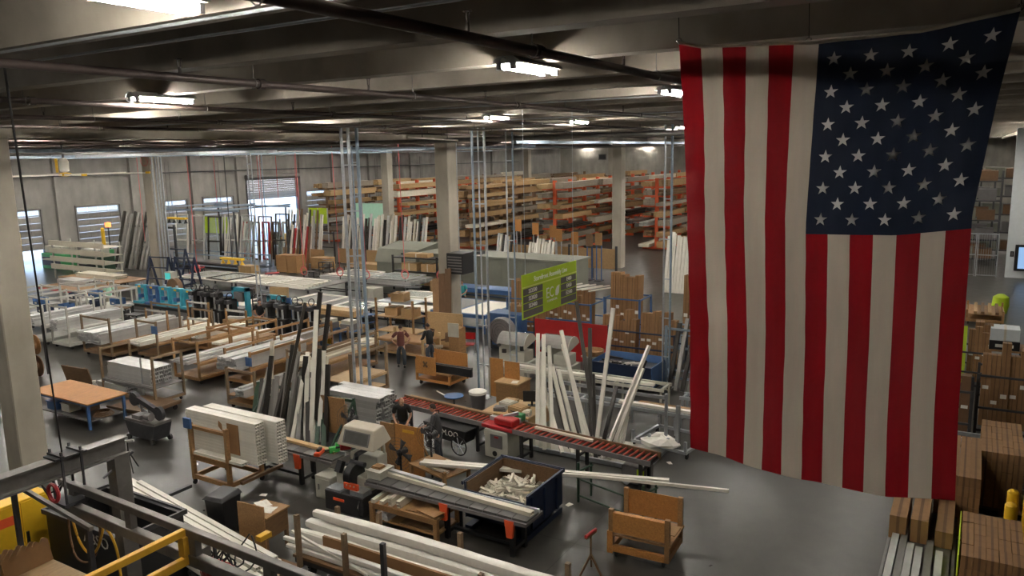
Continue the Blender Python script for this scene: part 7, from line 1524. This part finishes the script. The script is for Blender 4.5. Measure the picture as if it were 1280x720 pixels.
pallet('pallet under the far carton block beside the yellow bollards', 20.6, 23.4, -0.4, -1.5)
carton_block('carton in the far block beside the yellow bollards', 20.7, -0.45, 0.14, 5, 4, 6, 0.5, 0.22, 0.23)
pallet('pallet under the long cartons behind the flag corner', 18.6, 21.8, 0.45, -0.5)
carton_block('long carton stacked behind the lower right flag corner', 18.8, 0.42, 0.14, 1, 4, 6, 2.8, 0.22, 0.23)
for q, (x, y, h_, lab) in enumerate(((18.2, -1.0, 1.3, 'shortest of the yellow bollards at right'), (18.7, -1.05, 1.4, 'middle yellow bollard at right'), (18.3, -1.32, 1.7, 'tallest yellow bollard at the right edge'))):
    t = thing('bollard', lab, 'bollard', (x, y, 0), 0, 'yellow bollards'); MB().tube((0, 0, 0), (0, 0, h_), 0.11, 16).build('pipe', 'yellow', t, smooth=True); MB().lathe([(0.11, h_), (0.08, h_+0.04), (0.02, h_+0.06)], 16).build('dome', 'yellow', t)
# long silver channels on carts, bottom right
tcr = cart('dark steel cart with long silver channels at the bottom right', 16.5, 0.55, 5.0, 1.25, 0.55, 1.0, 'dark_steel', 'machine_dark', 'x', 'channel carts', rails='none')
for q, (y, z, m, x0) in enumerate(((1.02, 0.62, 'silver', 14.2), (0.72, 0.62, 'silver', 13.7), (0.56, 0.62, 'silver', 13.6), (0.20, 0.62, 'silver', 13.6), (0.86, 0.62, 'grey_alu', 14.8), (0.38, 0.62, 'grey_alu', 14.0))):
    stick('aluminium_channel', (x0, y, z), (x0+3.1, y, z), 0.13, 0.12, m, ['silver channel farthest from the cartons on the dark cart', 'second silver channel on the dark cart', 'third silver channel on the dark cart', 'silver channel nearest the cartons on the dark cart', 'grey channel between silver ones on the dark cart', 'grey channel nearest the cartons on the dark cart'][q], 'profile', 'channels on the dark cart')
for q, (y, h_) in enumerate(((1.0, 0.5), (0.6, 0.5), (0.15, 0.35))):
    o = thing('long_carton', ['long brown carton at the end of the channel cart, leftmost', 'long brown carton at the end of the channel cart, middle', 'long brown carton at the end of the channel cart, rightmost'][q], 'box', (18.0, y, 0.56), 0, 'cartons on the channel cart'); MB().box(-0.9, 0.9, -0.16, 0.16, 0, h_).build('box', 'cardboard', o); MB().box(-0.905, 0.905, -0.03, 0.03, 0, h_+0.003).build('tape', 'cardboard_dark', o)
# racks of upright cartons along the right aisle
def dark_rack(lab, x, y, hx, hy, h_):
    t = thing('dark_frame_rack', lab, 'rack', (x, y, 0), 0, 'dark frame racks')
    for sx in (-hx, hx):
        for sy in (-hy, hy): MB().box(sx-0.04, sx+0.04, sy-0.04, sy+0.04, 0, h_).build('post', 'dark_steel', t)
        for z in (h_*0.45, h_-0.05): MB().box(sx-0.03, sx+0.03, -hy, hy, z-0.03, z+0.03).build('rail', 'dark_steel', t)
    MB().box(-hx, hx, -hy, hy, 0.1, 0.18).build('deck', 'dark_steel', t)
dark_rack('dark frame rack with upright cartons at the right edge', 27.2, -1.15, 0.7, 0.8, 1.9); carton_row(27.0, -0.42, 6, 0.23, 0.4, 2.3, 0.08, 'upright brown carton in the dark frame rack at the right edge', hj=0.3)
dark_rack('dark frame rack with dark cartons beside the flag edge', 25.6, 0.25, 0.8, 0.45, 1.8); carton_row(25.4, 0.62, 3, 0.25, 0.4, 2.0, 0.06, 'upright dark carton in the rack beside the flag edge', 'cardboard_dark')
dark_rack('dark frame rack with leaning cartons and lime sheet in the right aisle', 32.2, 0.0, 0.7, 0.55, 1.4); carton_row(32.0, 0.0, 3, 0.2, 0.35, 1.9, 0.12, 'leaning carton beside the lime sheet in the right aisle')
tag(MB().bar((0, 0, 0), (0.5, 0, 2.0), 0.5, 0.03, up=(1,0,0)).build('lime_sheet', 'lime', None, (31.6, 0.30, 0.19)), 'lime green sheet leaning in the right aisle', 'sheet')
bx = thing('carton_table', 'table with white and black boxes in the right aisle', 'table', (35.2, -1.15, 0)); MB().box(-0.7, 0.7, -0.75, 0.75, 0.8, 0.86).build('top', 'ply', bx)
for sx in (-0.6, 0.6):
    for sy in (-0.65, 0.65): MB().box(sx-0.04, sx+0.04, sy-0.04, sy+0.04, 0, 0.8).build('leg', 'dark_steel', bx)
o = thing('black_box', 'black box with a white label on the right aisle table', 'box', (35.0, -1.2, 0.86)); MB().box(-0.45, 0.45, -0.5, 0.5, 0, 0.35).build('box', 'black', o); MB().box(-0.455, -0.45, -0.3, 0.3, 0.1, 0.22).build('box_label', 'paper', o)
o = thing('white_box', 'white box on top of the black box in the right aisle', 'box', (35.1, -1.2, 1.21)); MB().box(-0.45, 0.45, -0.48, 0.48, 0, 0.45).build('box', 'white_wall', o); MB().box(-0.455, 0.455, -0.04, 0.04, 0, 0.455).build('tape', 'offwhite', o)
carton_row(35.3, -0.2, 2, 0.3, 0.5, 1.5, 0.0, 'tall carton beside the boxes on the right aisle table')
wc = cart('wooden platform cart with timber in the far right aisle', 44.6, -0.6, 2.6, 1.6, 0.55, 0.75, 'ply', 'ply', 'x', 'platform carts', rails='none')
for q in range(4): tag(MB().box(-1.3, 1.3, -0.07, 0.07, 0, 0.12).build('timber', 'ply_light' if q % 2 else 'wood_dark', None, (44.6, -1.1+0.3*q, 0.56)), ['timber at the right side of the platform cart', 'second timber from the right on the platform cart', 'third timber from the right on the platform cart', 'timber at the left side of the platform cart'][q], 'timber', 'timbers on the platform cart')
o = thing('green_bag', 'bright green bag behind the platform cart', 'bag', (47.0, -1.3, 0)); MB().lathe([(0.3, 0), (0.4, 0.4), (0.36, 0.85), (0.15, 1.0), (0.04, 1.02)], 12).build('sack', 'lime', o, smooth=True); MB().ring((0, 0, 0.98), 0.12, 0.03, 'z', 10, 4).build('tie', 'green', o)
# white wall, gate and shelving far right
struct(MB().box(60.0, 60.4, -24, -1.75, 0, ZC).build('wall_office', 'white_wall'))
for j in range(2):
    t = thing('wire_gate', ['left wire mesh gate beside the flag edge', 'right wire mesh gate beside the white wall'][j], 'gate', (59.8, 0.6-1.25*j, 0), 0, 'wire gates')
    for s_ in (-0.6, 0.55): MB().box(-0.03, 0.03, s_-0.03, s_+0.03, 0, 2.9).build('post', 'galv', t)
    for z in (0.1, 1.45, 2.85): MB().box(-0.02, 0.02, -0.6, 0.55, z-0.03, z+0.03).build('rail', 'galv', t)
    for i in range(8): MB().bar((0, -0.5+0.14*i, 0.1), (0, -0.5+0.14*i, 2.85), 0.012).build('mesh_wire', 'galv', t)
for q, (x, y) in enumerate(((66, 0.2), (69, 0.6), (72, -1.5))):
    t = thing('storage_shelf', ['nearest', 'middle', 'farthest'][q] + ' tall dark storage shelf behind the wire gates', 'shelf', (x, y, 0), 0, 'dark storage shelves')
    for sx in (-0.6, 0.6):
        for sy in (-1.5, 1.5): MB().box(sx-0.06, sx+0.06, sy-0.06, sy+0.06, 0, 6.8).build('post', 'dark_steel', t)
    for i, z in enumerate((0.4, 1.8, 3.2, 4.6, 6.0)): MB().box(-0.6, 0.6, -1.5, 1.5, z, z+0.1).build('board', 'dark_steel', t)
    for i, z in enumerate((0.5, 1.9, 3.3, 4.7, 6.1)):
        o = thing('storage_box', ['lowest', 'second', 'third', 'fourth', 'top'][i] + ' dark box stack on the %s storage shelf behind the gates' % ['nearest', 'middle', 'farthest'][q], 'box', (x, y, z), 0, 'boxes on the storage shelves'); MB().box(-0.5, 0.5, -1.2, -0.1, 0, 0.7+0.1*(i % 2)).build('box', 'machine_dark' if i % 2 else 'cardboard_dark', o); MB().box(-0.5, 0.5, 0.0, 1.3, 0, 0.8-0.2*(i % 2)).build('box', 'enclosure', o)
vm = thing('wall_screen', 'black framed screen on the white wall at the right edge', 'screen', (59.9, -2.75, 0.5)); MB().box(-0.1, 0.1, -0.6, 0.55, 0, 1.7).build('case', 'black', vm, bevel=0.03); MB().box(-0.11, -0.1, -0.52, 0.35, 0.15, 1.55).build('display', 'screen_blue', vm)
o = thing('wall_phone', 'small dark phone box on the white wall beside the gate', 'phone', (59.95, -2.05, 1.4)); MB().box(-0.06, 0.04, -0.1, 0.1, 0, 0.35).build('case', 'black', o); MB().box(-0.09, -0.06, -0.04, 0.04, 0.05, 0.3).build('handset', 'machine_dark', o)
# lights-catching vent plates on the far wall
for q, y in enumerate((62, 45, 30, 14)):
    t = thing('wall_vent', ['leftmost', 'second', 'third', 'rightmost'][q] + ' small grey vent high on the far wall', 'vent', (136.95, y, 7.2), 0, 'far wall vents'); MB().box(-0.1, 0, -0.8, 0.8, 0, 1.1).build('frame', 'steel', t); MB().box(-0.14, -0.1, -0.65, 0.65, 0.15, 0.95).build('grille', 'dark_steel', t)
# paper scraps on the floor
for q, (x, y) in enumerate(((14.0, 19.6), (13.5, 19.0), (15.2, 20.6), (17.0, 23.0), (16.6, 22.6), (13.0, 15.6), (16.3, 8.3), (20.0, 7.0))):
    tag(MB().add([(-.1,-.06,0.002),(.1,-.07,0.002),(.08,.07,0.012),(-.09,.05,0.006),(0,0,0.02)],[(0,1,4),(1,2,4),(2,3,4),(3,0,4)]).build('paper_scrap', 'paper', None, (x, y, 0), q), 'white scrap lying on the concrete floor', 'scrap', 'scraps on the floor')

# ---------------------------------------------------------------- shop-floor clutter between tables
def tool_cart(lab, x, y, rz, m, h_=0.95):
    t = thing('tool_cart', lab, 'cart', (x, y, 0), rz, 'tool carts')
    for sx in (-0.3, 0.3):
        for sy in (-0.45, 0.45): MB().box(sx-0.025, sx+0.025, sy-0.025, sy+0.025, 0.12, h_).build('post', 'dark_steel', t); inst('caster', caster_mesh(0.055), t, (sx, sy, 0))
    for z in (0.2, 0.55, h_-0.04): MB().box(-0.32, 0.32, -0.48, 0.48, z, z+0.04).build('tray', m, t)
    for z in (0.24, 0.59): MB().box(-0.25, 0.2, -0.4, 0.1, z, z+0.22).build('stored_box', 'black' if m != 'black' else 'machine_dark', t)
    MB().bar((0.3, -0.45, h_+0.12), (0.3, 0.45, h_+0.12), 0.03).build('push_handle', 'galv', t)
tcs = [(30.6, 35.5, 0.2, 'black', 'black tool cart before the white bars'), (31.5, 38.0, 1.2, 'dark_steel', 'dark tool cart between the assembly tables and the black presses'), (29.5, 37.2, 0.5, 'blue', 'blue tool cart behind the black presses'), (30.5, 41.0, 0.3, 'machine_dark', 'grey tool cart near the terminal screen'), (36.8, 41.5, 0.8, 'red', 'red tool cart at the far end of the tables'), (38.5, 39.5, 0.1, 'black', 'black tool cart behind the black assembly table'), (28.6, 25.9, 1.4, 'blue', 'blue tool cart beside the blue stand machines'), (36.2, 28.8, 0.4, 'dark_steel', 'dark tool cart before the low assembly table'), (29.2, 24.2, 0.3, 'dark_steel', 'dark tool cart before the open metal shelf'), (41.5, 38.5, 0.0, 'ply', 'wooden tool cart near the upright racks'), (42.5, 42, 0.3, 'black', 'black tool cart near the dark red frames'), (36.4, 49.0, 0.5, 'red', 'red tool cart under the dark gantry'), (31.6, 51, 0.2, 'machine_dark', 'grey tool cart behind the brown tables'), (23.6, 37.0, 0.1, 'black', 'black tool cart among the white steel carts'), (24.3, 39.4, 0.5, 'wood_dark', 'brown tool cart before the teal presses')]
for a in tcs: tool_cart(a[4], *a[:4])
wf = [(34.4, 45.3, 0.955, 2.2, 1.9, 'silver', 'silver window frame at the far end of the white-topped table'), (34.3, 42.6, 0.955, 2.3, 2.2, 'bronze', 'dark window frame lying on the far white-topped table'), (33.9, 38.9, 1.025, 1.9, 2.3, 'vinyl', 'white window frame on the white bars, left'), (34.3, 36.0, 1.025, 2.0, 2.3, 'vinyl', 'white window frame on the white bars, right'), (30.7, 31.2, 0.955, 2.3, 2.4, 'vinyl', 'white window frame at the left of the slatted black table'), (37.95, 34.8, 1.145, 2.3, 2.8, 'vinyl', 'white window frame on the stacked grey bars, left'), (37.95, 31.3, 1.145, 2.3, 2.6, 'silver', 'silver window frame on the stacked grey bars, right')]
for x, y, z, a, b, m, lab in wf: wframe(lab, x, y, z, a, b, m, rnd.uniform(-.06, .06), 0.14, glass='glass' if m != 'vinyl' else None, group='frames lying on tables')
for q, (x, y, m, lab) in enumerate(((24.6, 34.2, 'yellow', 'yellow tote on the floor before the black presses, left'), (24.5, 32.0, 'yellow', 'yellow tote on the floor before the black presses, right'), (24.2, 25.6, 'yellow', 'yellow tote under the left blue stand machine'), (24.2, 23.9, 'yellow', 'yellow tote under the right blue stand machine'), (37.4, 38.2, 'red', 'red tote beside the low assembly table'), (36.7, 30.9, 'red', 'red tote on the floor by the low assembly table'))):
    t = thing('tote', lab, 'tote', (x, y, 0), rnd.uniform(0, 1), 'floor totes'); MB().add([(-.22,-.16,0),(.22,-.16,0),(.22,.16,0),(-.22,.16,0),(-.28,-.2,.26),(.28,-.2,.26),(.28,.2,.26),(-.28,.2,.26)],[(0,3,2,1),(4,5,6,7),(0,1,5,4),(1,2,6,5),(2,3,7,6),(3,0,4,7)]).build('tub', m, t); MB().box(-.29,.29,-.21,.21,.24,.27).build('rim', m, t)
stack('white_profile', 29.6, 36.0, 0.02, 3.0, 6, 3, 0.2, 0.12, 'vinyl', 'white profile stacked on the floor behind the black presses', 'profile', 'white floor stack behind the presses', 'x')
stack('aluminium_profile', 27.6, 48.2, 0.96, 3.2, 5, 2, 0.2, 0.14, 'silver', 'silver profile lying on the brown-topped table', 'profile', 'silver profiles on the brown table', 'y')
stack('white_profile', 30.0, 49.0, 0.96, 4.4, 4, 2, 0.24, 0.12, 'offwhite', 'cream profile lying on the farthest brown-topped table', 'profile', 'cream profiles on the brown table', 'y')
lean_panels('# profile standing upright in the cluster before the second upright rack', 43.4, 47.6, 9, 0.33, 3.4, ['wood_dark', 'bronze', 'vinyl', 'red'], 'cluster before the second rack', 0.2)
lean_panels('# profile standing upright beside the open door', 44.0, 56.0, 12, 0.36, 3.8, ['silver', 'bronze', 'vinyl', 'vinyl', 'grey_alu'], 'upright profiles beside the open door', 0.16)
for q, (x, y, a, b, h_, m, lab) in enumerate(((42.0, 45.2, .5, 1.0, 1.4, 'ply', 'plywood crate beside the dark red frames'), (44.2, 44.0, .5, .8, 1.0, 'tan', 'tan crate before the second upright rack'), (37.0, 44.0, .4, .6, 1.3, 'ply_light', 'pale upright crate at the end of the assembly tables'), (43.5, 38.8, .5, 1.4, .9, 'tan', 'tan crate before the long upright rack'), (38.2, 27.9, .4, .8, 1.1, 'tan', 'tan crate behind the white-topped table'), (35.8, 31.6, .4, .5, .8, 'machine', 'cream box between the tables'))):
    t = thing('crate', lab, 'crate', (x, y, 0), rnd.uniform(-.1, .1), 'floor crates'); MB().box(-a, a, -b, b, 0.08, h_).build('body', m, t)
    for s_ in (-b, 0, b): MB().box(-a-0.03, -a, s_-0.05 if s_ > -b else -b, s_+0.05 if s_ < b else b, 0.08, h_).build('batten', m, t); MB().box(-a, a, max(-b, s_-.06), min(b, s_+.06), 0, 0.08).build('skid', 'post_wood', t)
